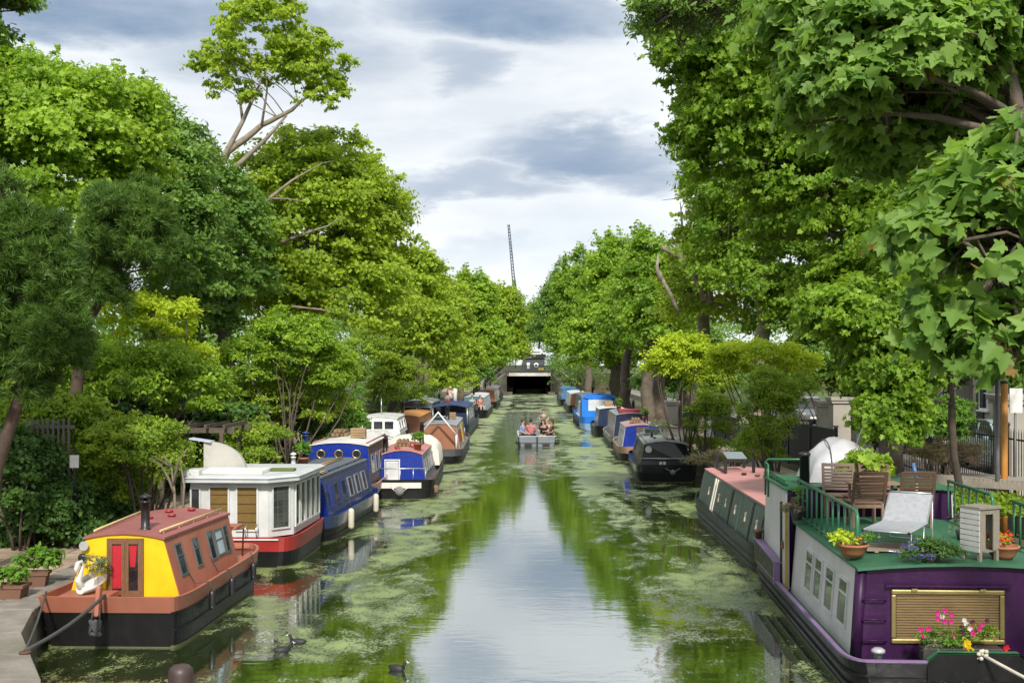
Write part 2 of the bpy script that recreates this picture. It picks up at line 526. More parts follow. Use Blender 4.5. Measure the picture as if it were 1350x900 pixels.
BARK_GREY = stone('bark_grey', (.075, .058, .045), (.17, .135, .10), 5.0)
BARK_PALE = stone('bark_pale', (.16, .135, .10), (.34, .29, .22), 4.0)
BARK_BROWN = stone('bark_brown', (.06, .045, .035), (.13, .10, .075), 6.0)
BARK_RED = stone('bark_red', (.05, .034, .026), (.12, .08, .058), 6.0)
L_PLANE = leaf_mat('plane_leaf', (.125, .235, .018), (.47, .60, .055), .48, .45, (.36, .33, .06))
L_BRIGHT = leaf_mat('bright_leaf', (.100, .225, .018), (.41, .58, .060), .48, .45)
L_DEEP = leaf_mat('deep_leaf', (.055, .145, .024), (.24, .39, .070), .42, .42)
L_MAPLE = leaf_mat('maple_leaf', (.072, .180, .018), (.34, .51, .050), .48, .42)
L_SYC = leaf_mat('sycamore_leaf', (.070, .175, .030), (.31, .48, .095), .48, .5, (.30, .19, .06))
L_LIME = leaf_mat('golden_leaf', (.26, .40, .018), (.58, .68, .045), .45, .5)
L_BUSH = leaf_mat('bush_leaf', (.090, .190, .018), (.40, .53, .055), .46, .45)
L_IVY = leaf_mat('ivy_leaf', (.030, .088, .018), (.11, .22, .042), .32, .4)
L_PINE = leaf_mat('pine_needle', (.034, .085, .014), (.15, .27, .040), .28)
L_GREY = leaf_mat('greygreen_leaf', (.10, .14, .075), (.25, .29, .16), .3)
L_DRY = leaf_mat('seed_head', (.16, .14, .06), (.38, .32, .20), .35)
L_HERB = leaf_mat('herb_leaf', (.06, .16, .018), (.20, .37, .045), .42)
# ------------------------------------------------------------------ ground, water, banks, tunnel, streets, fences
LB = [(-60, -3.5), (0, -3.6), (9, -4.4), (11, -4.85), (12.6, -5.45), (13.7, -6.05), (14.8, -6.65), (16.2, -7.1), (18.5, -7.3), (30, -7.3), (60, -7.1), (80, -6.2), (105, -5.4), (154, -4.6)]
RB = [(-60, 7.4), (0, 7.4), (21, 7.3), (26, 6.9), (40, 6.4), (60, 6.3), (80, 5.7), (120, 5.0), (154, 4.4)]
GZ = 0.6
mb = MB()
for line, sgn in ((LB, -1), (RB, 1)):
    for (y0, x0), (y1, x1) in zip(line, line[1:]):
        xs0 = [x0+sgn*.30, x0+sgn*4, x0+sgn*30, sgn*1500]; xs1 = [x1+sgn*.30, x1+sgn*4, x1+sgn*30, sgn*1500]
        for a0, b0, a1, b1 in zip(xs0, xs0[1:], xs1, xs1[1:]):
            mb.add([(a0, y0, GZ), (b0, y0, GZ), (b1, y1, GZ), (a1, y1, GZ)], [(0, 1, 2, 3)])
mb.add([(-1500, 158, GZ), (1500, 158, GZ), (1500, 3000, GZ), (-1500, 3000, GZ)], [(0, 1, 2, 3)])
mb.add([(-1500, 154, GZ), (-4.9, 154, GZ), (-4.9, 158, GZ), (-1500, 158, GZ)], [(0, 1, 2, 3)])
mb.add([(4.7, 154, GZ), (1500, 154, GZ), (1500, 158, GZ), (4.7, 158, GZ)], [(0, 1, 2, 3)])
mb.add([(-1500, -400, GZ), (1500, -400, GZ), (1500, -60, GZ), (-1500, -60, GZ)], [(0, 1, 2, 3)])
m, g, b = new_mat('earth_and_grass')
tc = g.node('ShaderNodeTexCoord').outputs['Object']
n1 = g.noise(tc, .6, 6.0, .6); n2 = g.noise(tc, 9.0, 6.0, .7)
c = g.mix(g.rng(n1, .4, .6), (.055, .075, .02, 1), (.13, .11, .07, 1))
c = g.mix(g.rng(n2, .4, .7), c, (.035, .045, .014, 1))
g.put(b.inputs['Base Color'], c); b.inputs['Roughness'].default_value = .95; g.put(b.inputs['Normal'], g.bump(n2, .7, .03))
structure(mb.build('ground', m))

# canal bed and water
def strip(name, line, dx0, dx1, z, mat, sgn, y_lo=-60, y_hi=154):
    mb = MB()
    for (y0, x0), (y1, x1) in zip(line, line[1:]):
        if y1 <= y_lo or y0 >= y_hi: continue
        mb.add([(x0+sgn*dx0, y0, z), (x0+sgn*dx1, y0, z), (x1+sgn*dx1, y1, z), (x1+sgn*dx0, y1, z)], [(0, 1, 2, 3)])
    return mb.build(name, mat)

mb = MB(); mb.add([(-9, -60, 0), (9, -60, 0), (9, 185, 0), (-9, 185, 0)], [(0, 1, 2, 3)])
m, g, b = new_mat('canal_water')
tc = g.node('ShaderNodeTexCoord').outputs['Object']
sp = g.node('ShaderNodeSeparateXYZ'); g.l.new(tc, sp.inputs[0]); wx, wy, wz = sp.outputs
big = g.noise(g.scale(tc, (1.0, .45, 1)), .34, 5.0, .6, 1.4)
mid = g.noise(g.scale(tc, (1.0, .8, 1)), 1.5, 5.0, .62, .8)
fleck = g.noise(g.scale(tc, (1.0, .62, 1)), 21.0, 6.0, .74, 1.0)
# duckweed lies along the sides and closes in with distance; the passing boats keep a lane open
lane = g.rng(g.m('ABSOLUTE', g.m('SUBTRACT', wx, g.rng(wy, 10.0, 60.0, -.15, .0))), .7, 2.4, 0.0, 1.0, True)
far = g.rng(wy, 24.0, 50.0, 0.0, 1.0, True)
wake = g.m('MULTIPLY', g.rng(g.m('ABSOLUTE', g.m('SUBTRACT', wx, g.rng(wy, 56.0, 90.0, -.6, -1.0))), .5, 2.2, 1.0, 0.0, True), g.m('MULTIPLY', g.rng(wy, 40.0, 54.0, 0.0, 1.0, True), g.rng(wy, 74.0, 110.0, 1.0, 0.0, True)))
dens = g.m('MAXIMUM', g.m('MULTIPLY', lane, g.rng(wy, 12.0, 36.0, .86, 1.0)), g.m('MULTIPLY', far, .62))
dens = g.m('MULTIPLY', dens, g.m('SUBTRACT', 1.0, g.m('MULTIPLY', wake, .72)))
dens = g.m('MULTIPLY', dens, g.rng(big, .36, .60, .30, 1.25))
dens = g.m('ADD', g.m('MULTIPLY', dens, 1.0), g.m('MULTIPLY', far, .34))
thr = g.rng(dens, 0.0, 1.35, .72, .40)
mixn = g.m('ADD', g.m('MULTIPLY', fleck, .6), g.m('MULTIPLY', mid, .4))
weed = g.rng(g.m('SUBTRACT', mixn, thr), -.035, .06, 0.0, 1.0, True)
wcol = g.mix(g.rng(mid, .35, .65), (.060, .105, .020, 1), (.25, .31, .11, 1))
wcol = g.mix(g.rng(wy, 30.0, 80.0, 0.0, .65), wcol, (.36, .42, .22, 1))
wat = g.mix(g.rng(big, .35, .65), (.016, .028, .004, 1), (.04, .062, .007, 1))
g.put(b.inputs['Base Color'], g.mix(weed, wat, wcol))
g.put(b.inputs['Roughness'], g.m('ADD', .045, g.m('MULTIPLY', weed, .42)))
g.put(b.inputs['IOR'], g.m('ADD', 9.5, g.m('MULTIPLY', weed, -8.0)))
b.inputs['Specular IOR Level'].default_value = .5
rip = g.m('ADD', g.noise(g.scale(tc, (.75, 1.35, 1)), 4.2, 3.0, .5, .4), g.m('MULTIPLY', g.noise(g.scale(tc, (.6, 1.5, 1)), 1.1, 2.0), 1.6))
chop = g.m('ADD', .5, g.m('MULTIPLY', wake, 2.2))
g.put(b.inputs['Normal'], g.bump(g.m('ADD', g.m('MULTIPLY', rip, chop), g.m('MULTIPLY', weed, .25)), .5, .005))
structure(mb.build('water', m))

# quay walls with stone coping
WALL = stone('quay_stone', (.20, .18, .15), (.34, .31, .26), 2.0, (.9, .3, .012, (1, 1, 1)))
COPE = stone('coping_stone', (.15, .135, .115), (.27, .24, .20), 3.0)
def bank(line, sgn, label):
    t = thing('quay_wall', label, 'wall', (line[0][1], line[0][0], 0))
    L0 = Vector((line[0][1], line[0][0], 0)); w = MB(); cp = MB()
    for (y0, x0), (y1, x1) in zip(line, line[1:]):
        p0, p1 = Vector((x0, y0, 0))-L0, Vector((x1, y1, 0))-L0
        s = sgn*.30
        w.add([p0+Vector((0, 0, -1)), p1+Vector((0, 0, -1)), p1+Vector((0, 0, .47)), p0+Vector((0, 0, .47))], [(0, 1, 2, 3)])
    # coping in separate stones with open joints
    dist = 0
    for (y0, x0), (y1, x1) in zip(line, line[1:]):
        p0, p1 = Vector((x0, y0, 0))-L0, Vector((x1, y1, 0))-L0
        seg = (p1-p0).length
        if y1 < 5: continue
        k = max(1, round(seg/1.1)); n_ = Vector((sgn, 0, 0))
        for i in range(k):
            a = p0+(p1-p0)*(i/k+.009); c_ = p0+(p1-p0)*((i+1)/k-.009)
            q = [a-n_*.05, c_-n_*.05, c_+n_*.62, a+n_*.62]
            cp.add([v+Vector((0, 0, .47)) for v in q]+[v+Vector((0, 0, GZ+.012)) for v in q], [(3, 2, 1, 0), (4, 5, 6, 7), (0, 1, 5, 4), (1, 2, 6, 5), (2, 3, 7, 6), (3, 0, 4, 7)])
    w.build('wall_face', WALL, t); cp.build('coping', COPE, t, bevel=.012)
bank(LB, -1, 'grey stone canal bank on the left with a rounded quay corner at the bottom')
bank(RB, 1, 'low stone canal bank on the right behind the moored boats')

# left footpath of stone flags
PATH = stone('path_flags', (.30, .215, .15), (.48, .37, .27), 1.6, (.9, .62, .022, (1, 1, 1)))
def ribbon(name, pts, z, mat):
    mb = MB()
    for (a, b_), (c_, d_) in zip(pts, pts[1:]):
        mb.add([(a[0], a[1], z), (b_[0], b_[1], z), (d_[0], d_[1], z), (c_[0], c_[1], z)], [(0, 1, 2, 3)])
    return structure(mb.build(name, mat))
pp = [((x-.63-2.6*(1 if y < 24 else .55), y), (x-.63, y)) for y, x in LB if y < 100]
ribbon('path', pp, GZ+.006, PATH)
rp = [((x+.63, y), (x+.63+1.6, y)) for y, x in RB if y > 18]
ribbon('towpath', rp, GZ+.006, stone('towpath_gravel', (.24, .19, .15), (.36, .30, .24), 3.0))

# ---- tunnel mouth, bridge house, embankment
TY = 154.0
CONC = stone('tunnel_concrete', (.055, .05, .04), (.13, .118, .095), 1.2)
BRICK = stone('dark_brick', (.10, .085, .07), (.17, .14, .115), 1.0, (.45, .15, .02, (1, 1, 1)))
BLACK = paint('black_paint', (.012, .012, .014), .4, .1, streak=.1)
t = thing('tunnel_portal', 'dark canal tunnel mouth with pale lintel at the far end of the water', 'tunnel', (0.1, TY, 0))
mb = MB()                                                            # side walls, head wall, bore
mb.box((-5.6, 1.2, 1.4), (5.0, 2.0, 2.9)); mb.build('side_wall', CONC, t)
mb = MB(); mb.box((5.4, 1.2, 1.4), (5.0, 2.0, 2.9)); mb.build('side_wall', CONC, t)
mb = MB(); n = 12
ins, outs = [], []
for i in range(n+1):
    a = math.pi*i/n
    ins.append((-2.25*math.copysign(abs(math.cos(a))**.45, math.cos(a)), 1.7, -.1+2.45*math.sin(a)**.45))
bore = [[(p[0], 1.7, p[2]) for p in ins], [(p[0], 34.0, p[2]) for p in ins]]
mb.loft(bore, closed=False, caps=False)
pts = [(-3.1, 1.7, -.5)] + ins + [(3.1, 1.7, -.5), (3.1, 1.7, 2.5), (-3.1, 1.7, 2.5)]
for i in range(n):
    a, b_ = ins[i], ins[i+1]
    mb.add([a, b_, (b_[0]*1.01 if abs(b_[0]) > 9 else b_[0], 1.7, 2.5), (a[0], 1.7, 2.5)], [(0, 1, 2, 3)])
mb.add([(-3.2, 1.7, -.5), (-2.25, 1.7, -.5), (-2.25, 1.7, 2.5), (-3.2, 1.7, 2.5)], [(0, 1, 2, 3)])
mb.add([(2.25, 1.7, -.5), (3.2, 1.7, -.5), (3.2, 1.7, 2.5), (2.25, 1.7, 2.5)], [(0, 1, 2, 3)])
mb.add([(-2.4, 34, -.5), (2.4, 34, -.5), (2.4, 34, 2.6), (-2.4, 34, 2.6)], [(0, 1, 2, 3)])
TUNNEL_SHADE = paint('painted_tunnel_shade', (.003, .003, .003), .95, .0, (.004, .004, .004), streak=.0); next(n for n in TUNNEL_SHADE.node_tree.nodes if n.type == 'BSDF_PRINCIPLED').inputs['Specular IOR Level'].default_value = .02
mb.build('bore', paint('painted_tunnel_shade', (.003, .003, .003), .95, .0, (.004, .004, .004), streak=.0), t)  # tunnel darkness painted in: near-black, almost matt colour on bore and mouth face
mb = MB(); mb.box((.05, 1.0, 2.72), (5.6, 2.4, .42)); mb.build('lintel', stone('pale_lintel', (.42, .40, .36), (.6, .57, .52), 2.0), t)
mb = MB(); mb.box((0, 6, 2.85), (16, 7.6, .12)); mb.build('deck', CONC, t)
mb = MB()
for i in range(47): mb.box((-3.45+i*.15, .1, 3.42), (.085, .035, 1.0))
mb.box((0, .1, 3.95), (7.0, .07, .06)); mb.box((0, .1, 2.98), (7.0, .05, .05)); mb.build('railing', BLACK, t)
mb = MB()                                                            # splayed wing walls
mb.add([(-3.1, 0, -.4), (-5.6, -4.5, -.4), (-5.6, -4.5, .75), (-3.1, 0, 2.9), (-3.6, 0.1, -.4), (-6.1, -4.3, -.4), (-6.1, -4.3, .75), (-3.6, .1, 2.9)],
       [(0, 1, 2, 3), (4, 7, 6, 5), (3, 2, 6, 7), (1, 5, 6, 2), (0, 3, 7, 4)])
mb.build('wing_wall', CONC, t); mb = MB()
mb.add([(3.0, 0, -.4), (4.6, -4.5, -.4), (4.6, -4.5, .75), (3.0, 0, 2.9), (3.5, .1, -.4), (5.1, -4.3, -.4), (5.1, -4.3, .75), (3.5, .1, 2.9)],
       [(3, 2, 1, 0), (5, 6, 7, 4), (7, 6, 2, 3), (2, 6, 5, 1), (4, 7, 3, 0)])
mb.build('wing_wall', CONC, t)
mb = MB(); mb.box((-2.95, -1.2, .12), (1.3, 3.4, .5)); mb.build('ledge', CONC, t); mb = MB(); mb.box((2.95, -1.2, .12), (.9, 3.4, .5)); mb.build('ledge', CONC, t)
mb = MB()
for i in range(14):
    f = i/13; x, y, z = -3.5-2.4*f, .05-4.4*f, 2.9-2.1*f
    mb.box((x, y, z+.5), (.05, .05, 1.0))
mb.beam((-3.5, .05, 3.9), (-5.9, -4.35, 1.8), .12, .5); mb.build('ramp_railing', BLACK, t)

t = thing('cafe_building', 'small dark cafe with white roof standing above the tunnel mouth', 'building', (0.75, TY+4.6, 2.91))
mb = MB(); mb.box((0, 1.5, 1.05), (2.9, 3, 2.1)); mb.build('wall', paint('slate_paint', (.05, .06, .07), .5), t)
mb = MB(); mb.box((0, 1.3, 2.75), (1.7, 2.4, .35)); mb.add([(-1.05, -.1, 2.94), (1.05, -.1, 2.94), (1.05, 2.7, 2.94), (-1.05, 2.7, 2.94), (-.8, .5, 3.3), (.8, .5, 3.3), (.8, 2.2, 3.3), (-.8, 2.2, 3.3)],
       [(0, 1, 5, 4), (1, 2, 6, 5), (2, 3, 7, 6), (3, 0, 4, 7), (4, 5, 6, 7), (3, 2, 1, 0)])
mb.build('roof', paint('pale_lead', (.66, .68, .68), .5), t)
mb = MB(); mb.box((0, 1.3, 2.36), (3.3, 3.4, .42)); mb.build('fascia', BLACK, t)
mb = MB(); mb.box((-.8, -.03, 1.0), (.42, .05, .85)); mb.build('white_panel', paint('white_paint', (.78, .78, .75), .4), t)
mb = MB(); mb.lathe([(.18, 0), (.34, 0), (.34, .06), (.18, .06)], (.3, -.06, 1.05), 20, 'y', cap=False); mb.build('round_sign', paint('white_paint', (.78, .78, .75), .4), t)
mb = MB(); mb.box((.95, -1.2, .55), (.75, .05, .35)); mb.build('yellow_board', paint('yellow_board', (.55, .42, .03), .5), t)
WHITE = paint('white_paint', (.78, .78, .75), .4)
mb = MB(); mb.add([(-70, 155.9, 2.84), (70, 155.9, 2.84), (70, 330, 2.84), (-70, 330, 2.84)], [(0, 1, 2, 3)])
mb.add([(-70, 155.95, .5), (-8, 155.95, .5), (-8, 155.95, 2.84), (-70, 155.95, 2.84)], [(0, 1, 2, 3)])
mb.add([(8, 155.95, .5), (70, 155.95, .5), (70, 155.95, 2.84), (8, 155.95, 2.84)], [(0, 1, 2, 3)])
structure(mb.build('embankment', bpy.data.materials['earth_and_grass']))

# ---- raised street and pavement on the right
STREET_X, STREET_Z = 10.6, 1.05
mb = MB(); mb.box((STREET_X+1.1, 80, STREET_Z/2+.25), (2.2, 150, STREET_Z-.5)); structure(mb.build('pavement', stone('paving', (.22, .20, .18), (.34, .31, .28), 1.5, (.9, .6, .01, (1, 1, 1)))))
mb = MB(); mb.box((STREET_X+2.2+6, 80, STREET_Z/2+.19), (12, 150, STREET_Z-.62)); structure(mb.build('road', stone('asphalt', (.04, .04, .042), (.065, .063, .06), 4.0)))

# ---- right fences
FENCE = paint('fence_black', (.022, .024, .028), .55, .3, streak=.3)
def board_fence(a, b_, h, label, group):
    a, b_ = Vector(a), Vector(b_); L = (b_-a).length; u = (b_-a)/L
    t = thing('board_fence', label, 'fence', a, 0, group)
    pan = MB(); n = int(L/.16)
    for i in range(n):
        p = u*(i+.5)*L/n
        pan.obox(p+Vector((0, 0, h*.5)), u, (0, 0, 1), (L/n-.012, h-.06, .03))
    pan.build('boards', FENCE, t)
    r = MB(); 
    for z in (h*.97, h*.15): r.beam(Vector((0, 0, z)), u*L+Vector((0, 0, z)), .09, .07)
    r.build('rail', FENCE, t)
    k = int(L/2.4)
    for i in range(k+1):
        p = MB(); q = u*(L*i/k); p.box((q.x, q.y, h*.52), (.1, .1, h*1.04)); p.box((q.x, q.y, h*1.06), (.13, .13, .04)); p.build('post', FENCE, t)
g_ = 'black board fences along the towpath'
board_fence((8.35, 66, .6), (8.75, 47.5, .6), 1.25, 'long black board fence beside the tree trunks and the white pillar', g_)
board_fence((8.95, 45.5, .6), (9.45, 35.0, .6), 1.5, 'tall black board fence behind the white tarpaulin', g_)

t = thing('iron_railing', 'black upright iron railing in front of the parked cars at right', 'railing', (STREET_X-.25, 20, .6))
mb = MB(); mb.box((0, 7, .3), (.35, 14, .6)); mb.build('plinth', stone('plinth', (.22, .2, .17), (.32, .29, .25), 2), t)
mb = MB()
for i in range(108): mb.tube([(0, i*.13, .6), (0, i*.13, 2.05), (0, i*.13, 2.13)], [.011, .011, .002], 5)
mb.box((0, 7, 1.9), (.04, 14, .035)); mb.box((0, 7, .72), (.04, 14, .035)); mb.build('bars', BLACK, t)
for y in (0, 4.6, 9.3, 14): p = MB(); p.box((0, y, 1.35), (.07, .07, 1.6)); p.ball((0, y, 2.2), .06); p.build('post', BLACK, t)

# ---- stucco houses beyond the street, gate pillars
STUCCO = stone('cream_stucco', (.30, .275, .235), (.42, .39, .33), .6)
GL = glass()
def house(x, y, w, d, h, label):
    t = thing('terraced_house', label, 'house', (x, y, STREET_Z-.3), 0, 'stucco houses across the street')
    mb = MB(); mb.box((d/2, 0, h/2), (d, w, h)); mb.box((-.12, 0, h*.33), (.22, w+.1, .18)); mb.box((-.15, 0, h-.5), (.32, w+.14, .3)); mb.build('wall', STUCCO, t)
    mb = MB(); mb.add([(-.2, -w/2, h), (d+.2, -w/2, h), (d+.2, w/2, h), (-.2, w/2, h), (d*.3, -w/2, h+1.8), (d*.7, -w/2, h+1.8), (d*.7, w/2, h+1.8), (d*.3, w/2, h+1.8)],
        [(0, 4, 7, 3), (4, 5, 6, 7), (5, 1, 2, 6), (0, 1, 5, 4), (3, 7, 6, 2)]); mb.build('roof', paint('slate_roof', (.09, .09, .10), .6), t)
    for r_ in range(3):
        for k in range(3):
            yy = -w/2+w*(k+.5)/3; zz = 1.3+r_*h*.31+.5
            f = MB(); f.ring((-.03, yy, zz), (0, -1, 0), (0, 0, 1), 1.15, 1.8, .09, .1); f.box((-.03, yy, zz), (.05, 1.0, .05)); f.box((-.06, yy, zz-.95), (.2, 1.4, .1))
            fo = f.build('window', WHITE, t)
            p = MB(); p.box((-.005, yy, zz), (.03, .97, 1.62)); p.build('pane', GL, fo)
    dr = MB(); dr.box((-.04, w/2-1.1, 1.1), (.06, 1.0, 2.2)); dr.build('door', BLACK, t)
house(24.5, 34, 9.5, 9, 9.5, 'cream stucco house nearest on the street at right, behind the parked cars')
house(24.5, 46, 9.5, 9, 10, 'cream stucco house second along the street, behind the gate pillars')
house(24.5, 58, 9.5, 9, 9.3, 'cream stucco house third along the street, behind the golden tree')
house(24.5, 70, 9.5, 9, 10, 'cream stucco house farthest along the street, behind the big trunks')
def pillar(x, y, h, w, label):
    t = thing('gate_pillar', label, 'pillar', (x, y, STREET_Z-.2), 0, 'white gate pillars')
    mb = MB(); mb.box((0, 0, h/2), (w, w, h)); mb.build('shaft', STUCCO, t, bevel=.01)
    mb = MB(); mb.box((0, 0, h+.05), (w*1.2, w*1.2, .1)); mb.box((0, 0, h+.16), (w*1.32, w*1.32, .12)); mb.build('cap', STUCCO, t, bevel=.01)
for px, dd, ptop, w, lb in ((1107, 40, 523, .62, 'white stone pillar with square cap above the black fence, widest of the group'), (1087, 44, 528, .5, 'slim white stone pillar to the left of the widest pillar'),
                            (1136, 37, 527, .5, 'white stone pillar partly hidden by maple leaves'), (1340, 27, 520, .8, 'broad white pillar behind the wooden pole at right edge'),
                            (886, 62, 528, .6, 'yellowish stone pillar beyond the long black fence')):
    q = at(px, ptop, dd); pillar(q.x, q.y, q.z-STREET_Z+.2-.22, w, lb)

# low retaining terrace on the left with grey fence, notice
t = thing('grey_fence', 'grey vertical bar fence half hidden in ivy at left', 'fence', at(60, 668, 22.0)); b0 = t.location.copy()
GREYP = paint('grey_fence_paint', (.12, .12, .11), .6)
mb = MB()
for i in range(9): mb.box((i*.1-.35, 0, .9), (.035, .035, 1.6))
mb.box((.05, .02, 1.55), (1.0, .05, .06)); mb.box((.05, .02, .35), (1.0, .05, .06)); mb.build('bars', GREYP, t)
t = thing('notice_board', 'small white notice fixed among the ivy at left', 'sign', at(98, 608, 21.6))
mb = MB(); mb.box((0, 0, 0), (.17, .02, .24)); mb.build('sheet', WHITE, t)
mb = MB(); mb.box((0, .03, -.7), (.05, .04, 1.9)); mb.build('post', BLACK, t)

# ---- far things: luffing crane, church spires
t = thing('tower_crane', 'thin luffing tower crane standing far beyond the tunnel', 'crane', ((678-VX)*700/F, 700, GZ))
K = 700/F; zc = H+(480-388)*K-GZ
BL = paint('crane_steel', (.06, .065, .10), .5)
def lattice(mb, p, q, w, n):
    p, q = Vector(p), Vector(q); ax = (q-p).normalized(); s1 = ax.cross(Vector((0, 1, 0))).normalized(); s2 = ax.cross(s1)
    cs = [(-w, -w), (w, -w), (w, w), (-w, w)]
    for a, b_ in cs: mb.tube([p+s1*a+s2*b_, q+s1*a*.6+s2*b_*.6], .26, 4)
    for i in range(n):
        f0, f1 = i/n, (i+1)/n
        for k in range(4):
            a, b_ = cs[k], cs[(k+1) % 4]; k0, k1 = 1-.4*f0, 1-.4*f1
            mb.tube([p+(q-p)*f0+(s1*a[0]+s2*a[1])*k0, p+(q-p)*f1+(s1*b_[0]+s2*b_[1])*k1], .16, 3)
mb = MB(); lattice(mb, (0, 0, 0), (0, 0, zc-2), .9, 18); mb.build('mast', BL, t)
mb = MB(); lattice(mb, (0.4, 0, zc), (-(678-670.5)*K, 0, zc+(388-296)*K), .85, 22); mb.build('jib', BL, t)
mb = MB(); mb.box((0, 0, zc-1), (3.6, 3, 1.6)); mb.box((2.0, 0, zc-2.6), (3.4, 2.6, 2.4)); mb.box((-1.6, 0, zc-2), (2, 1.8, 2)); mb.build('cab', BL, t)
mb = MB(); mb.tube([(1.8, 0, zc), (.6, 0, zc+9)], .3, 5); mb.tube([(-.6, 0, zc), (.6, 0, zc+9)], .3, 5); mb.tube([(.6, 0, zc+9), (-(678-672.5)*K, 0, zc+(388-318)*K)], .12, 4); mb.build('tie', BL, t)
SP = stone('spire_stone', (.20, .22, .25), (.32, .34, .36), .3)
def spire(px, ptip, dd, lb):
    q = at(px, ptip, dd); t = thing('church_spire', lb, 'spire', (q.x, q.y, GZ), 0, 'church spires'); h = q.z-GZ
    mb = MB(); mb.box((0, 0, (h-7)/2), (3.4, 3.4, h-7)); mb.build('tower', SP, t)
    mb = MB(); mb.lathe([(2.3, h-7.2), (2.1, h-6.4), (1.2, h-4), (.35, h-2.2), (.5, h-1.9), (.12, h-1.4), (.04, h)], (0, 0, 0), 8); mb.build('steeple', SP, t)
spire(552, 322, 330, 'grey church spire above the treetops, left and taller of two')
spire(571, 338, 330, 'grey church spire above the treetops, right and lower of two')
# ------------------------------------------------------------------ boats
HULLBLACK = paint('hull_black', (.007, .007, .0075), .42, .35, (.055, .05, .04), 3.0, .3)
_p = next(n for n in HULLBLACK.node_tree.nodes if n.type == 'BSDF_PRINCIPLED'); _p.inputs['Specular IOR Level'].default_value = .16
WEEDLINE = paint('weed_line', (.10, .11, .045), .8, .3)
FRAME_GREY = paint('window_frame_grey', (.10, .11, .11), .4, .1)
FRAME_ALU = plain('window_frame_alu', (.42, .43, .44), .35, .7)
ALU = plain('aluminium', (.55, .56, .57), .35, .8)
BRASS = paint('brass', (.50, .38, .14), .3, .2, metal=.75)
ROPE = paint('rope', (.055, .052, .048), .9, .2)
CREAMROPE = paint('cream_rope', (.50, .46, .38), .9, .2)

def se(t, p):
    t = max(0.0, min(1.0, t))
    return (1-(1-t)**p)**(1.0/p)

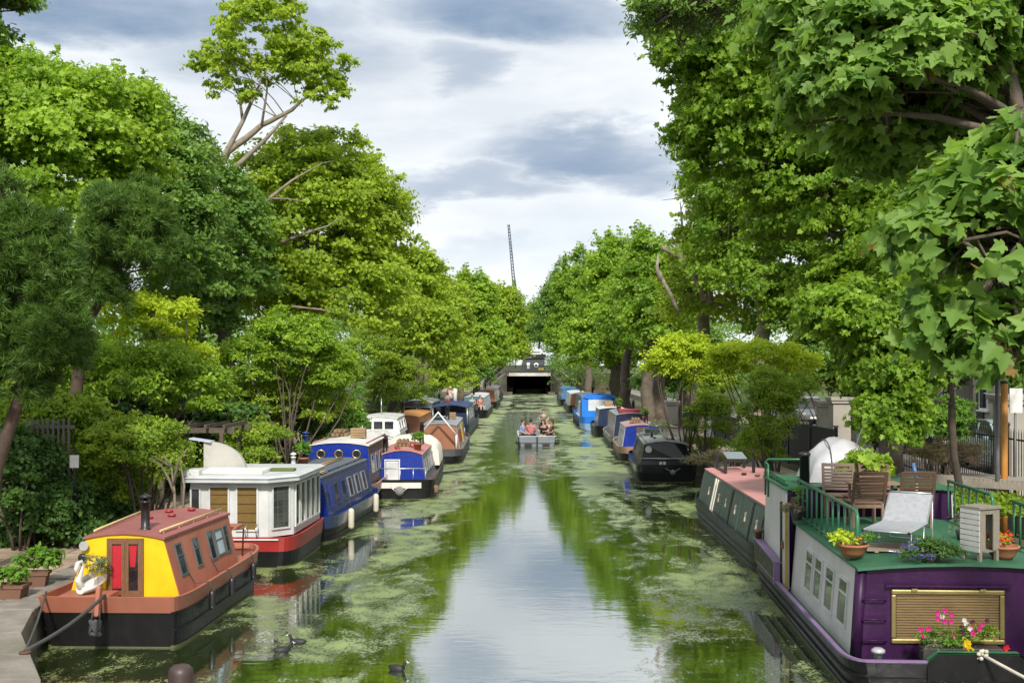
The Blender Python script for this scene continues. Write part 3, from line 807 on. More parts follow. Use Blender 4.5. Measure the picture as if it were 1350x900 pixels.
class Boat:
    def __init__(s, name, label, cat, x, y, yaw, L, W, near=(.75, 1.2, 2.2), far=(.3, 1.6, 2.0), group=None):
        s.root = thing(name, label, cat, (x, y, 0), yaw, group)
        s.L, s.W, s.near, s.far = L, W, near, far
        s.x, s.y, s.yaw = x, y, yaw
    def w(s, p):
        """Boat coordinates -> world."""
        c, n = math.cos(s.yaw), math.sin(s.yaw)
        return Vector((s.x+p[0]*c-p[1]*n, s.y+p[0]*n+p[1]*c, p[2]))
    def half(s, y):
        a, b = s.near, s.far
        k = 1.0
        if y < a[1]: k = min(k, a[0]+(1-a[0])*se(y/a[1], a[2]))
        if s.L-y < b[1]: k = min(k, b[0]+(1-b[0])*se((s.L-y)/b[1], b[2]))
        return s.W/2*k
    def ring(s, z, k=1.0, rake_n=0.0, rake_f=0.0, sheer_n=0.0, sheer_f=0.0, inset=0.0):
        ys = [s.near[1]*(1-math.cos(math.pi/2*i/7)) for i in range(8)]
        mid = [s.near[1]+(s.L-s.near[1]-s.far[1])*i/5 for i in range(1, 5)]
        ye = [s.L-s.far[1]+s.far[1]*math.sin(math.pi/2*i/7) for i in range(8)]
        right = []
        for y in ys+mid+ye:
            tn = max(0, 1-y/s.near[1]); tf = max(0, 1-(s.L-y)/s.far[1])
            hw = max(.01, s.half(y)*k-inset)
            yy = y - rake_n*tn + rake_f*tf
            yy = max(yy, -rake_n+inset) if tn > 0 else yy
            yy = min(yy, s.L+rake_f-inset) if tf > 0 else yy
            right.append((hw, yy, z+sheer_n*tn**1.5+sheer_f*tf**1.5))
        return right + [(-a, b, c) for a, b, c in right[::-1]]
    def hull(s, zb, zg, black=None, band=None, deck=None, deckz=None, flare=1.03, rake_n=.12, rake_f=.25, sheer_n=.06, sheer_f=.12, strake=True, line=True, rim=None):
        s.zg = zg; s.deckz = deckz if deckz is not None else zg-.06
        black = black or HULLBLACK
        m = MB(); rg = lambda z, k, a, **kw: s.ring(z, k, rake_n*a, rake_f*a, sheer_n*a, sheer_f*a, **kw)
        m.loft([rg(-.35, .86, 0), rg(0, .95, .1), rg(zb, .95+(flare-.95)*.6, .6)], caps=False)
        m.build('hull', black, s.root)
        if line:
            m = MB(); m.loft([rg(-.05, .953, .1), rg(.035, .962, .12)], caps=False); m.build('waterline', WEEDLINE, s.root)
        m = MB(); m.loft([rg(zb, .95+(flare-.95)*.6, .6), rg(zg, flare, 1), rg(zg, flare, 1, inset=.05), rg(s.deckz, flare, 1, inset=.06)], caps=False)
        m.build('bulwark', band or black, s.root)
        if rim:
            m = MB(); m.loft([rg(zg-.012, flare, 1, inset=-.006), rg(zg+.014, flare, 1, inset=-.006), rg(zg+.014, flare, 1, inset=.055), rg(zg-.012, flare, 1, inset=.055)], caps=False); m.build('rim', rim, s.root)
        if strake:
            m = MB()
            for z in (zb+.015, zb*.52):
                m.loft([rg(z-.02, .95+(flare-.95)*.6*z/zb+.003, .6*z/zb), rg(z-.012, .95+(flare-.95)*.6*z/zb+.022, .6*z/zb), rg(z+.012, .95+(flare-.95)*.6*z/zb+.022, .6*z/zb), rg(z+.02, .95+(flare-.95)*.6*z/zb+.003, .6*z/zb)], caps=False)
            m.build('rubbing_strake', black, s.root)
        m = MB(); r = rg(s.deckz+.004, flare, 1, inset=.055); n = len(r)
        m.v = [tuple((p[0], p[1], s.deckz)) for p in r]; m.f = [list(range(n))]; m.sm = [False]
        m.build('deck', deck or paint('deck_grey', (.16, .16, .155), .7), s.root)
        return s
    def cabin(s, y0, y1, hb, ht, z1, camber=.08, side=None, front=None, roof=None, back=None, z0=None, hb1=None, ht1=None, over=.03, rail=None, slant=0.0, name='cabin_side'):
        z0 = s.deckz-.01 if z0 is None else z0
        hb1 = hb if hb1 is None else hb1; ht1 = ht if ht1 is None else ht1
        s.c = dict(y0=y0, y1=y1, hb=hb, ht=ht, z0=z0, z1=z1, camber=camber, hb1=hb1, ht1=ht1)
        def sect(y, b_, t_, dy=0):
            top = [(t_*math.cos(math.pi*i/8), y+dy, z1+camber*(1-abs(math.cos(math.pi*i/8))**2)) for i in range(9)]
            return [(b_, y, z0)] + top + [(-b_, y, z0)]
        m = MB()
        m.loft([sect(y0, hb, ht, slant), sect((y0+y1)/2, (hb+hb1)/2, (ht+ht1)/2), sect(y1, hb1, ht1)], caps=True); m.build(name, side, s.root)
        if front:
            m = MB(); a = sect(y0-.012, hb*.985, ht*.985, slant); b_ = [(p[0], p[1]+.03, p[2]) for p in a]
            m.loft([a, b_]); m.build('cabin_front', front, s.root)
        def rs(y, t_, up):
            e = t_+over
            t = [(e*math.cos(math.pi*i/8), y, z1+up+camber*(1-abs(math.cos(math.pi*i/8))**2)) for i in range(9)]
            return t + [(p[0]*(1-.002), p[1], p[2]-.035) for p in t[::-1]]
        m = MB(); m.loft([rs(y0-over*1.6+slant, ht, .022), rs((y0+y1)/2, (ht+ht1)/2, .022), rs(y1+over, ht1, .022)]); m.build('roof', roof or side, s.root)
        if rail:
            for sd in (1, -1):
                m = MB(); m.tube([(sd*(ht-.08), y0+.12, z1+.075), (sd*((ht+ht1)/2-.08), (y0+y1)/2, z1+.075), (sd*(ht1-.08), y1-.12, z1+.075)], .018, 6)
                for k in range(6):
                    f = k/5; m.box((sd*(ht+(ht1-ht)*f-.08), y0+.15+(y1-y0-.3)*f, z1+.05), (.025, .025, .06))
                m.build('handrail', rail, s.root)
        return s
    def sidept(s, side, y, h):
        c = s.c; f = (y-c['y0'])/(c['y1']-c['y0']); k = h/(c['z1']-c['z0'])
        b_ = c['hb']+(c['hb1']-c['hb'])*f; t_ = c['ht']+(c['ht1']-c['ht'])*f
        p = Vector((side*(b_+(t_-b_)*k), y, c['z0']+h))
        up = Vector((side*(t_-b_), 0, c['z1']-c['z0'])).normalized()
        ax = Vector((-(c['hb1']-c['hb'])/(c['y1']-c['y0'])*0, side, 0)).normalized()
        ax = (Vector((side*(c['hb1']-c['hb']), c['y1']-c['y0'], 0))*side).normalized()
        return p, ax, up, ax.cross(up)
    def window(s, side, y, h, w, hh, frame=None, pane=None, t=.03, split=None, name='window'):
        p, ax, up, n = s.sidept(side, y, h)
        m = MB(); m.ring(p+n*.008, ax, up, w, hh, t, .035)
        if split: m.obox(p+up*(hh*split)+n*.008, ax, up, (w-2*t, t*.7, .03))
        o = m.build('window', frame or FRAME_ALU, s.root)
        m = MB(); m.obox(p+n*.004, ax, up, (w-t, hh-t, .02)); m.build('pane', pane or GL, o)
        return o
    def porthole(s, side, y, h, r, frame=None):
        p, ax, up, n = s.sidept(side, y, h)
        m = MB(); k = 16
        rings = []
        for rr, dd in ((r, -.01), (r, .03), (r*.78, .03), (r*.78, -.01)):
            rings.append([p+n*dd+(ax*math.cos(2*math.pi*i/k)+up*math.sin(2*math.pi*i/k))*rr for i in range(k)])
        m.loft(rings, caps=False); o = m.build('porthole', frame or BRASS, s.root)
        m = MB(); q = [p+n*.014+(ax*math.cos(2*math.pi*i/k)+up*math.sin(2*math.pi*i/k))*r*.8 for i in range(k)]; m.add(q, [list(range(k))]); m.build('pane', GL, o)
    def panel(s, side, y, h, w, hh, mat, name='side_panel', d=.012, off=.006):
        p, ax, up, n = s.sidept(side, y, h)
        m = MB(); m.obox(p+n*off, ax, up, (w, hh, d)); return m.build(name, mat, s.root)
    def box(s, name, c, size, mat, parent=None, rz=0, bevel=.006):
        m = MB(); m.box(c, size, rz); return m.build(name, mat, parent or s.root, bevel=bevel)
    def chimney(s, x, y, h=.5, r=.06, mat=None, z=None):
        z = z if z is not None else s.c['z1']+.05
        m = MB(); m.lathe([(r*1.25, z-.02), (r*1.25, z+.03), (r, z+.04), (r, z+h), (r*1.12, z+h), (r*1.12, z+h+.03), (r*.8, z+h+.03)], (x, y, 0), 12); m.build('chimney', mat or BLACK, s.root)
        m = MB(); m.lathe([(r*.5, z+h+.03), (r*.5, z+h+.08), (r*1.35, z+h+.08), (r*1.3, z+h+.10), (.01, z+h+.14)], (x, y, 0), 12); m.build('cowl', mat or BLACK, s.root)
    def vent(s, x, y, mat, r=.07):
        z = s.c['z1']+s.c['camber']*.7
        m = MB(); m.lathe([(r*.6, z), (r*.6, z+.05), (r, z+.055), (r*.95, z+.085), (.01, z+.10)], (x, y, 0), 12); m.build('roof_vent', mat, s.root)
    def fender(s, x, y, label, mat, z1=.5, l=.32, r=.055, group=None, cord=True):
        q = s.w((x, y, 0)); t = thing('fender', label, 'fender', (q.x, q.y, z1-l), s.yaw, group)
        m = MB(); m.lathe([(.02, 0), (r*.8, .02), (r, .06), (r, l-.06), (r*.75, l-.02), (.02, l)], (0, 0, 0), 10); m.build('body', mat, t)
        if cord:
            m = MB(); m.tube([(0, 0, l-.01), (-.02*(1 if x > 0 else -1), 0, l+.12), (-.10*(1 if x > 0 else -1), 0, l+.26)], .008, 5); m.build('cord', ROPE, t)
        return t

LF = 'boats moored along the left bank'; RF = 'boats moored along the right bank'
# ---- L1: terracotta narrowboat with yellow front
TERRA = paint('terracotta_paint', (.36, .125, .075), .5, .45, (.14, .08, .06), 3.0, .5)
YEL = paint('yellow_paint', (.74, .50, .004), .45, .25, (.3, .2, .05), 4.0, .3)
ROOFRED = paint('roof_oxide', (.28, .095, .085), .65, .3, (.2, .15, .12), 4.0, .1)
b = Boat('narrowboat', 'terracotta narrowboat with yellow front and red curtains, nearest on the left', 'narrowboat', -6.05, 16.5, -.03, 4.6, 2.08, (.88, .7, 2.6), (.6, 1.0, 2.2), LF)
b.hull(.50, .74, HULLBLACK, TERRA, TERRA, .64, 1.03, .22, .15, .03, .03, True)
b.cabin(.50, 3.25, .84, .59, 1.50, .085, TERRA, YEL, ROOFRED, hb1=.92, ht1=.74, over=.03)
for sd in (1, -1):
    m = MB(); m.tube([(sd*.50, .6, 1.60), (sd*.57, 1.9, 1.60), (sd*.64, 3.2, 1.60)], .018, 6)
    for k in range(5): m.box((sd*(.508+.125*k/4), .7+2.4*k/4, 1.57), (.03, .03, .07))
    m.build('handrail', paint('handrail_wood', (.60, .45, .22), .5), b.root)
WDOOR = wood('door_wood', (.10, .045, .022), (.22, .11, .05), 8, (10, 10, 1))
CURT = paint('red_curtain', (.42, .008, .02), .8, .05, grain=14)
for sx in (-1, 1):
    cx = .02+sx*.125
    m = MB(); m.ring((cx, .47, 1.075), (1, 0, 0), (0, 0, 1), .245, .80, .052, .035); d_ = m.build('door', WDOOR, b.root)
    m = MB(); m.box((cx, .485, 1.08), (.15, .012, .70)); m.build('pane', glass('door_glass', (.012, .010, .012)), d_)
    m = MB(); k = 11                                                   # gathered curtain behind the glass
    x0, x1 = (cx-.072, cx+.072) if sx < 0 else (cx-.072, cx+.05)
    top, bot = [], []
    for i in range(k):
        f = i/(k-1); x = x0+(x1-x0)*f; yy = .472+.004*math.sin(f*19)
        xb = x if sx < 0 else x0+(x1-x0)*f*.55
        top.append((x, yy, 1.40)); bot.append((xb if sx < 0 else x0+.02+(x1-x0)*f*.62, yy, .76 if sx < 0 else 1.08))
    m.loft([top, bot], closed=False, caps=False, smooth=True); m.build('curtain', CURT, d_)
m = MB(); m.ring((.02, .478, 1.075), (1, 0, 0), (0, 0, 1), .55, .86, .03, .05); m.build('door_frame', WDOOR, b.root)
for y, w_, hh, sp_ in ((.88, .28, .50, .12), (1.55, .25, .46, .12), (2.2, .26, .48, None), (2.92, .22, .46, .1)):
    b.window(1, y, .50, w_, hh, FRAME_GREY, None, .028, sp_)
    b.window(-1, y, .50, w_, hh, FRAME_GREY, None, .028, sp_)
b.panel(1, 2.57, .50, .34, .40, paint('pale_blue_glass', (.42, .52, .58), .2), 'blind_panel')
b.window(1, 2.57, .50, .38, .44, FRAME_GREY, paint('pale_blue_glass', (.42, .52, .58), .2), .03, .1)
b.chimney(.20, .80, .42, .065, BLACK, 1.58)
for x, y in ((-.15, 1.9), (.12, 2.2), (-.1, 2.7), (.2, 2.95)): b.vent(x, y, paint('vent_red', (.30, .03, .03), .4))
m = MB(); m.lathe([(.02, .05), (.05, .04), (.07, 0), (.07, -.012)], (-.585, .42, 1.40), 14, 'y'); m.build('headlamp', plain('lamp_glass', (.55, .58, .58), .12, .4), b.root)
m = MB(); m.lathe([(.02, .06), (.05, .05), (.065, 0), (.03, -.02)], (-.62, .44, 1.22), 12, 'y'); m.build('horn', BLACK, b.root)
m = MB(); m.beam((-.1, -.27, .50), (-.1, -.19, .92), .07, .11); m.build('stem_post', TERRA, b.root, bevel=.02)
m = MB()                                                                # stern rail and tiller guard
for x in (-.7, -.25, .25, .7): m.tube([(x, 3.55, .64), (x, 3.55, 1.2)], .018, 6)
m.tube([(-.75, 3.55, 1.2), (.75, 3.55, 1.2)], .02, 6); m.tube([(-.75, 3.55, .95), (.75, 3.55, .95)], .014, 6)
for sd in (1, -1): m.tube([(sd*.75, 3.55, 1.2), (sd*.8, 4.0, 1.15), (sd*.75, 4.1, .65)], .018, 6)
m.box((.55, 3.8, 1.22), (.5, .45, .03)); m.build('stern_rail', TERRA, b.root)
for y in (1.05, 2.1):                                                 # ropes that hold the fenders
    m = MB(); p, ax, up, n = b.sidept(1, y, 0); p2, *_ = b.sidept(1, y-.12, .86)
    m.tube([p2, p2+Vector((.02, .04, -.3)), p+Vector((.03, 0, .1)), Vector((1.08, y+.05, .75)), Vector((1.125, y+.05, .60))], .009, 5); m.build('fender_line', ROPE, b.root)
L1 = b
b.fender(1.13, 1.1, 'black fender on the terracotta hull nearest its bow', BLACK, .62, .30, .055, 'black fenders on the terracotta boat', False)
b.fender(1.13, 2.15, 'black fender halfway along the terracotta hull', BLACK, .62, .30, .055, 'black fenders on the terracotta boat', False)
b.fender(1.10, 3.55, 'black fender on the terracotta hull nearest its stern', BLACK, .62, .30, .055, 'black fenders on the terracotta boat')
q = b.w((-.1, -.33, .36))
t = thing('rope_fender', 'grey knotted rope fender hanging on the bow of the terracotta boat', 'fender', q)
m = MB(); rnd = random.Random(4)
for k in range(9):
    a = k*.7; pts = []
    for i in range(15):
        u = i/14*6.28
        pts.append((.085*math.cos(u+a)*(.6+.4*math.sin(k)), -.02-.04*math.sin(u*1.5+a), .11*math.sin(u+k*1.3)*.9+.0))
    m.tube(pts, .022, 6)
m.ball((0, 0, 0), .085, 10, 7, (1, .5, 1.05)); m.build('knot', paint('tarred_rope', (.06, .062, .065), .95, .6, (.3, .3, .3), 30), t)
m = MB(); m.tube([(-.06, 0, .08), (-.05, .04, .2), (0, .09, .3)], .014, 6); m.tube([(.06, 0, .08), (.05, .04, .2), (0, .09, .3)], .014, 6); m.build('loop', ROPE, t)
# mooring ropes from the bow to the quay ring
ring = onz(33, 862, GZ)
for i, (px, lb) in enumerate(((.0, 'thick dark mooring rope from the terracotta bow to the quay'), (-.95, 'thin dark mooring rope from the left gunwale of the terracotta boat to the quay'))):
    a_ = b.w((px, -.24 if i == 0 else -.02, .80)); t = MB(); e = Vector((ring.x, ring.y, GZ+.04))
    pts = [a_+(e-a_)*f-Vector((0, 0, .06*math.sin(math.pi*f))) for f in [k/8 for k in range(9)]]
    t.tube(pts, .026 if i == 0 else .015, 7); tag(t.build('mooring_rope', ROPE), lb, 'rope', 'mooring ropes')
t = MB(); t.lathe([(.045, 0), (.07, 0), (.07, .02), (.045, .02)], (ring.x, ring.y, GZ+.015), 12); t.tube([(ring.x-.03, ring.y, GZ), (ring.x, ring.y, GZ+.06), (ring.x+.03, ring.y, GZ)], .012, 6)
tag(t.build('mooring_ring', paint('rusty_iron', (.10, .05, .03), .8)), 'rusty iron mooring ring in the quay stone', 'ring')

# ---- L2: white houseboat with bay windows on a red hull
REDH = paint('red_hull', (.30, .020, .016), .45, .3, (.15, .05, .03))
b = Boat('houseboat', 'white houseboat with tall windows on a red hull, second on the left', 'houseboat', -5.88, 22.95, -.02, 3.0, 2.35, (.72, .9, 2.4), (.9, .4, 2), LF)
b.hull(.33, .62, HULLBLACK, REDH, REDH, .56, 1.02, .05, .05, .0, .0, False)
WPANEL = paint('white_boat_paint', (.60, .61, .60), .4, .12, (.35, .33, .28), 5.0, .18)
# bay front: straight front with an angled corner each side
plan = [(-1.15, 2.9), (-1.15, .75), (-1.0, .16), (.60, .10), (1.02, .55), (1.08, 2.9)]
z0, z1 = .60, 1.72
m = MB(); m.loft([[(x, y, z0) for x, y in plan], [(x, y, z1) for x, y in plan]]); m.build('cabin_wall', WPANEL, b.root)
BLIND = wood('bamboo_blind', (.07, .042, .008), (.24, .145, .03), 10, (1, 1, 14))
LEADED = glass('leaded_glass', (.03, .035, .03), .1)
def bay(p0, p1, f0, f1, za, zb_, pane, mull=None):
    a, c_ = Vector((p0[0], p0[1], 0)), Vector((p1[0], p1[1], 0)); ax = (c_-a).normalized(); n = ax.cross(Vector((0, 0, 1)))
    ce = a+(c_-a)*(f0+f1)/2+Vector((0, 0, (za+zb_)/2)); wd = (c_-a).length*(f1-f0)
    m = MB(); m.ring(ce+n*.016, ax, (0, 0, 1), wd, zb_-za, .035, .04)
    if mull:
        lead = MB()
        for i in range(1, mull[0]): lead.obox(ce+ax*(wd*(i/mull[0]-.5))+n*.012, ax, (0, 0, 1), (.012, zb_-za-.07, .02))
        for i in range(1, mull[1]): lead.obox(ce+Vector((0, 0, (zb_-za)*(i/mull[1]-.5)))+n*.012, ax, (0, 0, 1), (wd-.07, .010, .02))
    o = m.build('window', WPANEL, b.root)
    if mull: lead.build('glazing_bar', paint('lead_grey', (.10, .10, .10), .5) if pane is LEADED else BROWNW0, o)
    m = MB(); m.obox(ce+n*.007, ax, (0, 0, 1), (wd-.05, zb_-za-.05, .012)); m.build('pane', pane, o)
BROWNW0 = paint('dark_bar', (.04, .025, .012), .6)
F0, F1 = plan[2], plan[3]
bay(F0, F1, .0, .14, .95, 1.6, GL)
bay(F0, F1, .24, .51, .72, 1.64, BLIND, (1, 5)); bay(F0, F1, .59, .88, .72, 1.64, BLIND, (1, 5))
bay(plan[3], plan[4], .12, .84, .74, 1.64, LEADED, (3, 6))
for k in range(5):
    f0 = .03+k*.19; bay(plan[4], plan[5], f0, f0+.16, .74, 1.64, LEADED if k % 2 else GL, (1, 2) if k % 2 else None)
m = MB(); pl = [(-1.28, 3.0), (-1.28, .6), (-1.1, -.06), (.65, -.12), (1.16, .45), (1.21, 3.0)]
m.loft([[(x, y, z1+.0) for x, y in pl], [(x, y, z1+.06) for x, y in pl], [(x*.9, y*.94+.1, z1+.12) for x, y in pl]]); m.build('roof', paint('grey_white_roof', (.52, .54, .54), .5, .3), b.root)
m = MB(); m.loft([[(x*1.006, y-.004, z1+.058) for x, y in pl], [(x*1.006, y-.004, z1+.085) for x, y in pl]], caps=False); m.build('roof_edge', paint('roof_edge_grey', (.20, .22, .24), .5), b.root)
m = MB(); m.box((-.25, .8, z1+.16), (1.3, .8, .07)); m.build('skylight', WHITE, b.root, bevel=.01)
m = MB(); m.box((.1, 1.2, z1+.15), (1.6, .25, .05)); m.build('moss_strip', paint('moss', (.10, .13, .03), .95), b.root)
m = MB(); m.box((-1.0, .4, z1+.17), (.35, .5, .14)); m.build('vent_box', WPANEL, b.root, bevel=.02)
# curved white canopy standing up on the roof: a quarter shell with thickness
m = MB(); arcs = []
for d_ in (.0, .14):
    arc = [(-1.05, 1.2+d_, z1+.1)] + [(-1.05+.86*math.sin(a), 1.2+d_+.15*math.sin(a), z1+.1+.64*math.cos(a)) for a in [math.pi/2*i/10 for i in range(11)]]
    arcs.append(arc)
m.loft(arcs); m.build('canopy', paint('old_white_canvas', (.46, .45, .41), .7, .3, (.3, .28, .22), 6), b.root)
m = MB(); m.beam((-1.35, 1.3, z1+.80), (-.88, 1.3, z1+.73), .3, .03); m.build('canopy_lid', paint('pale_lilac', (.50, .50, .62), .5), b.root)
m = MB(); m.lathe([(.07, 0), (.07, .4), (.11, .4), (.11, .45), (.05, .5)], (-1.15, -.02, .62), 12); m.build('flue', BLACK, b.root)
m = MB()
for x in (.2, .42): m = MB(); m.tube([(x, -.1, .62), (x, -.16, .80), (x, -.03, .88)], .014, 6); m.build('cleat', ALU, b.root)
b.box('step_board', (0, -.02, .575), (1.7, .12, .03), WPANEL)

# ---- L3: long blue narrowboat
BLUE = paint('royal_blue', (.008, .030, .27), .3, .1, (.15, .16, .2), 5, .15)
BLUESIDE = paint('blue_side_worn', (.022, .042, .13), .22, .25, (.22, .24, .28), 2.2, .4)
b = Boat('narrowboat', 'long royal blue narrowboat with white fenders, third on the left', 'narrowboat', -5.52, 26.0, -.06, 6.3, 2.1, (.62, 1.1, 2.4), (.6, 1.3, 2.2), LF)
b.hull(.28, .58, HULLBLACK, BLUESIDE, BLUE, .50, 1.03, .12, .1, .05, .05)
b.cabin(.55, 5.5, .86, .66, 1.46, .05, BLUESIDE, BLUE, paint('slate_grey_roof', (.115, .13, .16), .5, .3), hb1=.92, ht1=.70, rail=BLUESIDE)
for y in (1.6, 2.35, 3.1, 3.9, 4.7): b.window(1, y, .5, .42, .5, FRAME_ALU if y > 3 else BLUESIDE, GL, .03)
b.panel(1, 1.0, .5, .30, .62, BLUE, 'door_panel')
m = MB(); m.add([(-.62, .75, 1.53), (.62, .75, 1.53), (.62, 1.4, 1.53), (-.62, 1.4, 1.53), (-.1, .72, 1.64), (.1, .72, 1.64), (.1, 1.4, 1.64), (-.1, 1.4, 1.64)], [(0, 1, 5, 4), (1, 2, 6, 5), (2, 3, 7, 6), (3, 0, 4, 7), (4, 5, 6, 7), (3, 2, 1, 0)])
m.build('skylight', wood('skylight_wood', (.40, .22, .06), (.55, .34, .12)), b.root)
m = MB(); m.box((.35, .53, 1.1), (.10, .03, .12)); m.box((.36, .53, .95), (.06, .04, .06)); m.build('socket', WHITE, b.root)
m = MB(); m.tube([(.36, .52, .93), (.38, .48, .8), (.42, .40, .62), (.6, .2, .55), (.75, .05, .6)], .010, 5); m.build('cable', paint('blue_cable', (.08, .2, .5), .5), b.root)
b.chimney(-.45, 2.2, .28, .06, WHITE, 1.5)
b.fender(1.13, 1.6, 'cream fender on the blue narrowboat, nearer its bow', paint('cream_fender', (.62, .57, .46), .6), .62, .5, .075, 'cream fenders on the blue boat')
b.fender(1.13, 4.7, 'cream fender on the blue narrowboat, farther back', paint('cream_fender', (.62, .57, .46), .6), .62, .5, .075, 'cream fenders on the blue boat')

L3 = b
# ---- L4: boat with raised blue front and three portholes
BROWNW = wood('dark_timber', (.05, .035, .03), (.11, .08, .065), 7, (10, 1, 10))
b = Boat('narrowboat', 'boat with raised blue front of three portholes and white roof, behind the long blue narrowboat', 'narrowboat', -5.55, 32.9, .0, 6.2, 2.15, (.8, .7, 2.4), (.5, 1.4, 2), LF)
b.hull(.3, .6, HULLBLACK, paint('faded_pink', (.46, .25, .22), .6), paint('faded_pink', (.46, .25, .22), .6), .52)
b.cabin(.35, 5.0, .95, .86, 1.72, .1, BROWNW, BLUE, paint('white_roof', (.70, .68, .66), .5), rail=paint('faded_pink', (.46, .25, .22), .6))
for x in (-.52, 0, .52):
    m = MB(); m.lathe([(.13, .02), (.13, -.02), (.10, -.02), (.10, .02)], (x, .33, 1.48), 16, 'y', cap=False); o = m.build('porthole', BRASS, b.root)
    m = MB(); m.lathe([(.104, .0), (.104, -.006)], (x, .335, 1.48), 16, 'y'); m.build('pane', GL, o)
for y in (1.0, 1.9, 2.8, 3.7): b.window(1, y, .65, .55, .55, FRAME_ALU, GL, .04)
b.chimney(-1.0, .5, .5, .08, paint('blue_flue', (.02, .06, .22), .4), 1.5)

L4 = b
# ---- L5: blue fronted boat with white bow band, moored outside
PINKROOF = paint('pink_oxide_roof', (.48, .20, .18), .65, .35, (.4, .3, .26), 4)
GREYSIDE = paint('grey_side', (.20, .23, .25), .4, .4, (.4, .4, .4), 3)
BOWWHITE = paint('bow_white', (.68, .67, .62), .5, .3)
b = Boat('narrowboat', 'narrowboat with blue front, white bow band and red roof, moored outermost on the left', 'narrowboat', -3.92, 34.6, .035, 8.6, 2.05, (.80, .8, 2.6), (.4, 1.5, 2), LF)
b.hull(.26, .56, HULLBLACK, HULLBLACK, paint('deck_brown', (.09, .05, .045), .7), .44, 1.03, .1, .1, .04, .05)
m = MB(); m.box((-.02, -.115, .43), (1.36, .02, .17)); m.build('bow_band', BOWWHITE, b.root)
b.cabin(.95, 6.4, .74, .62, 1.28, .14, GREYSIDE, BLUE, PINKROOF, hb1=.9, ht1=.72)
for y in (1.5, 2.3, 3.1, 3.9, 4.8, 5.6): b.window(1, y, .45, .5, .42, FRAME_ALU, glass('pale_glass', (.06, .08, .08)), .035)
m = MB(); m.box((-.30, .88, .78), (.40, .04, .6)); m.build('door', paint('pale_door', (.62, .64, .64), .4), b.root, bevel=.02)
m = MB(); m.ring((-.30, .85, .80), (1, 0, 0), (0, 0, 1), .48, .68, .03, .03); m.build('door_frame', WHITE, b.root)
m = MB()
for x in (-.78, -.4, 0, .4, .78): m.tube([(x, .12, .44), (x, .12, .92)], .013, 6)
m.tube([(-.82, .5, .92), (-.78, .12, .92), (.78, .12, .92), (.82, .5, .92)], .015, 6); m.build('bow_rail', ALU, b.root)
for x, y in ((-.2, 1.6), (.2, 2.2), (-.1, 3.0), (.15, 4.0), (-.15, 1.2)): b.vent(x, y, paint('vent_red', (.30, .03, .03), .4), .09)
b.chimney(-.55, 1.2, .42, .07); b.chimney(.42, 4.2, .7, .075)
m = MB(); m.lathe([(.11, -.14), (.13, -.2), (.11, -.24), (.03, -.26)], (0, 0, .26), 14, 'y'); m.ball((0, -.16, .26), .15, 12, 8, (1, .5, 1.0)); m.build('bow_fender', paint('pale_rope', (.22, .21, .20), .95, .5), b.root)
m = MB(); m.tube([(-.05, -.2, .2), (-.4, -.05, .5)], .02, 5); m.tube([(.05, -.2, .2), (.4, -.05, .5)], .02, 5); m.build('fender_chain', ALU, b.root)
b.fender(1.06, .5, 'round brown fender at the corner of the white banded bow', paint('brown_fender', (.20, .12, .08), .8), .38, .26, .11)
TARP = paint('cream_tarpaulin', (.74, .70, .60), .7, .15, (.4, .38, .3), 4, .15)
m = MB()
for k in range(1):
    rings = []
    for i in range(9):
        y = 4.9+2.9*i/8; hgt = 1.42+.16*math.sin(math.pi*i/8)+.05*math.sin(i*2.3)
        rings.append([(1.0*math.cos(math.pi*j/10), y, .60+(hgt-.60)*abs(math.sin(math.pi*j/10))**.42+.02*math.sin(j*3+i*2)) for j in range(11)])
    m.loft(rings, closed=False, caps=False, smooth=True)
    m.add([r for r in rings[0]], [list(range(11))]); m.add([r for r in rings[-1]], [list(range(11))[::-1]])
o = m.build('tarpaulin', TARP); o.parent = b.root
L5 = b

# ---- L6: wood sided boat with yellow panel and a white A-frame
WOODRED = wood('red_timber', (.20, .07, .035), (.38, .17, .09), 7, (10, 1, 10))
b = Boat('narrowboat', 'grey narrowboat with timber front, yellow side board and white mast frame', 'narrowboat', -3.75, 46.5, .02, 11, 2.05, (.6, 1.2, 2.2), (.4, 1.6, 2), LF)
b.hull(.28, .58, HULLBLACK, paint('dark_grey_hull', (.07, .07, .075), .5), None, .5)
b.cabin(1.6, 8.5, .88, .72, 1.5, .1, paint('beige_side', (.42, .38, .33), .5), WOODRED, paint('grey_roof', (.26, .27, .30), .6))
for y in (2.4, 3.4, 4.4, 7.4): b.window(1, y, .5, .5, .5, paint('maroon_frame', (.16, .03, .04), .5), GL, .05)
b.panel(1, 5.7, .5, .8, .9, paint('yellow_board', (.55, .42, .03), .5), 'side_board', .03, .02)
m = MB(); m.tube([(-.75, 1.0, 1.15), (0, .85, 2.1), (.75, 1.0, 1.15)], .045, 6); m.tube([(-.75, 1.0, 1.15), (-.75, 1.0, .55)], .045, 6); m.tube([(.75, 1.0, 1.15), (.75, 1.0, .55)], .045, 6); m.build('mast_frame', WHITE, b.root)
b.chimney(.2, 4.5, .6, .09); b.chimney(-.3, 6.5, .4, .08)
L6 = b
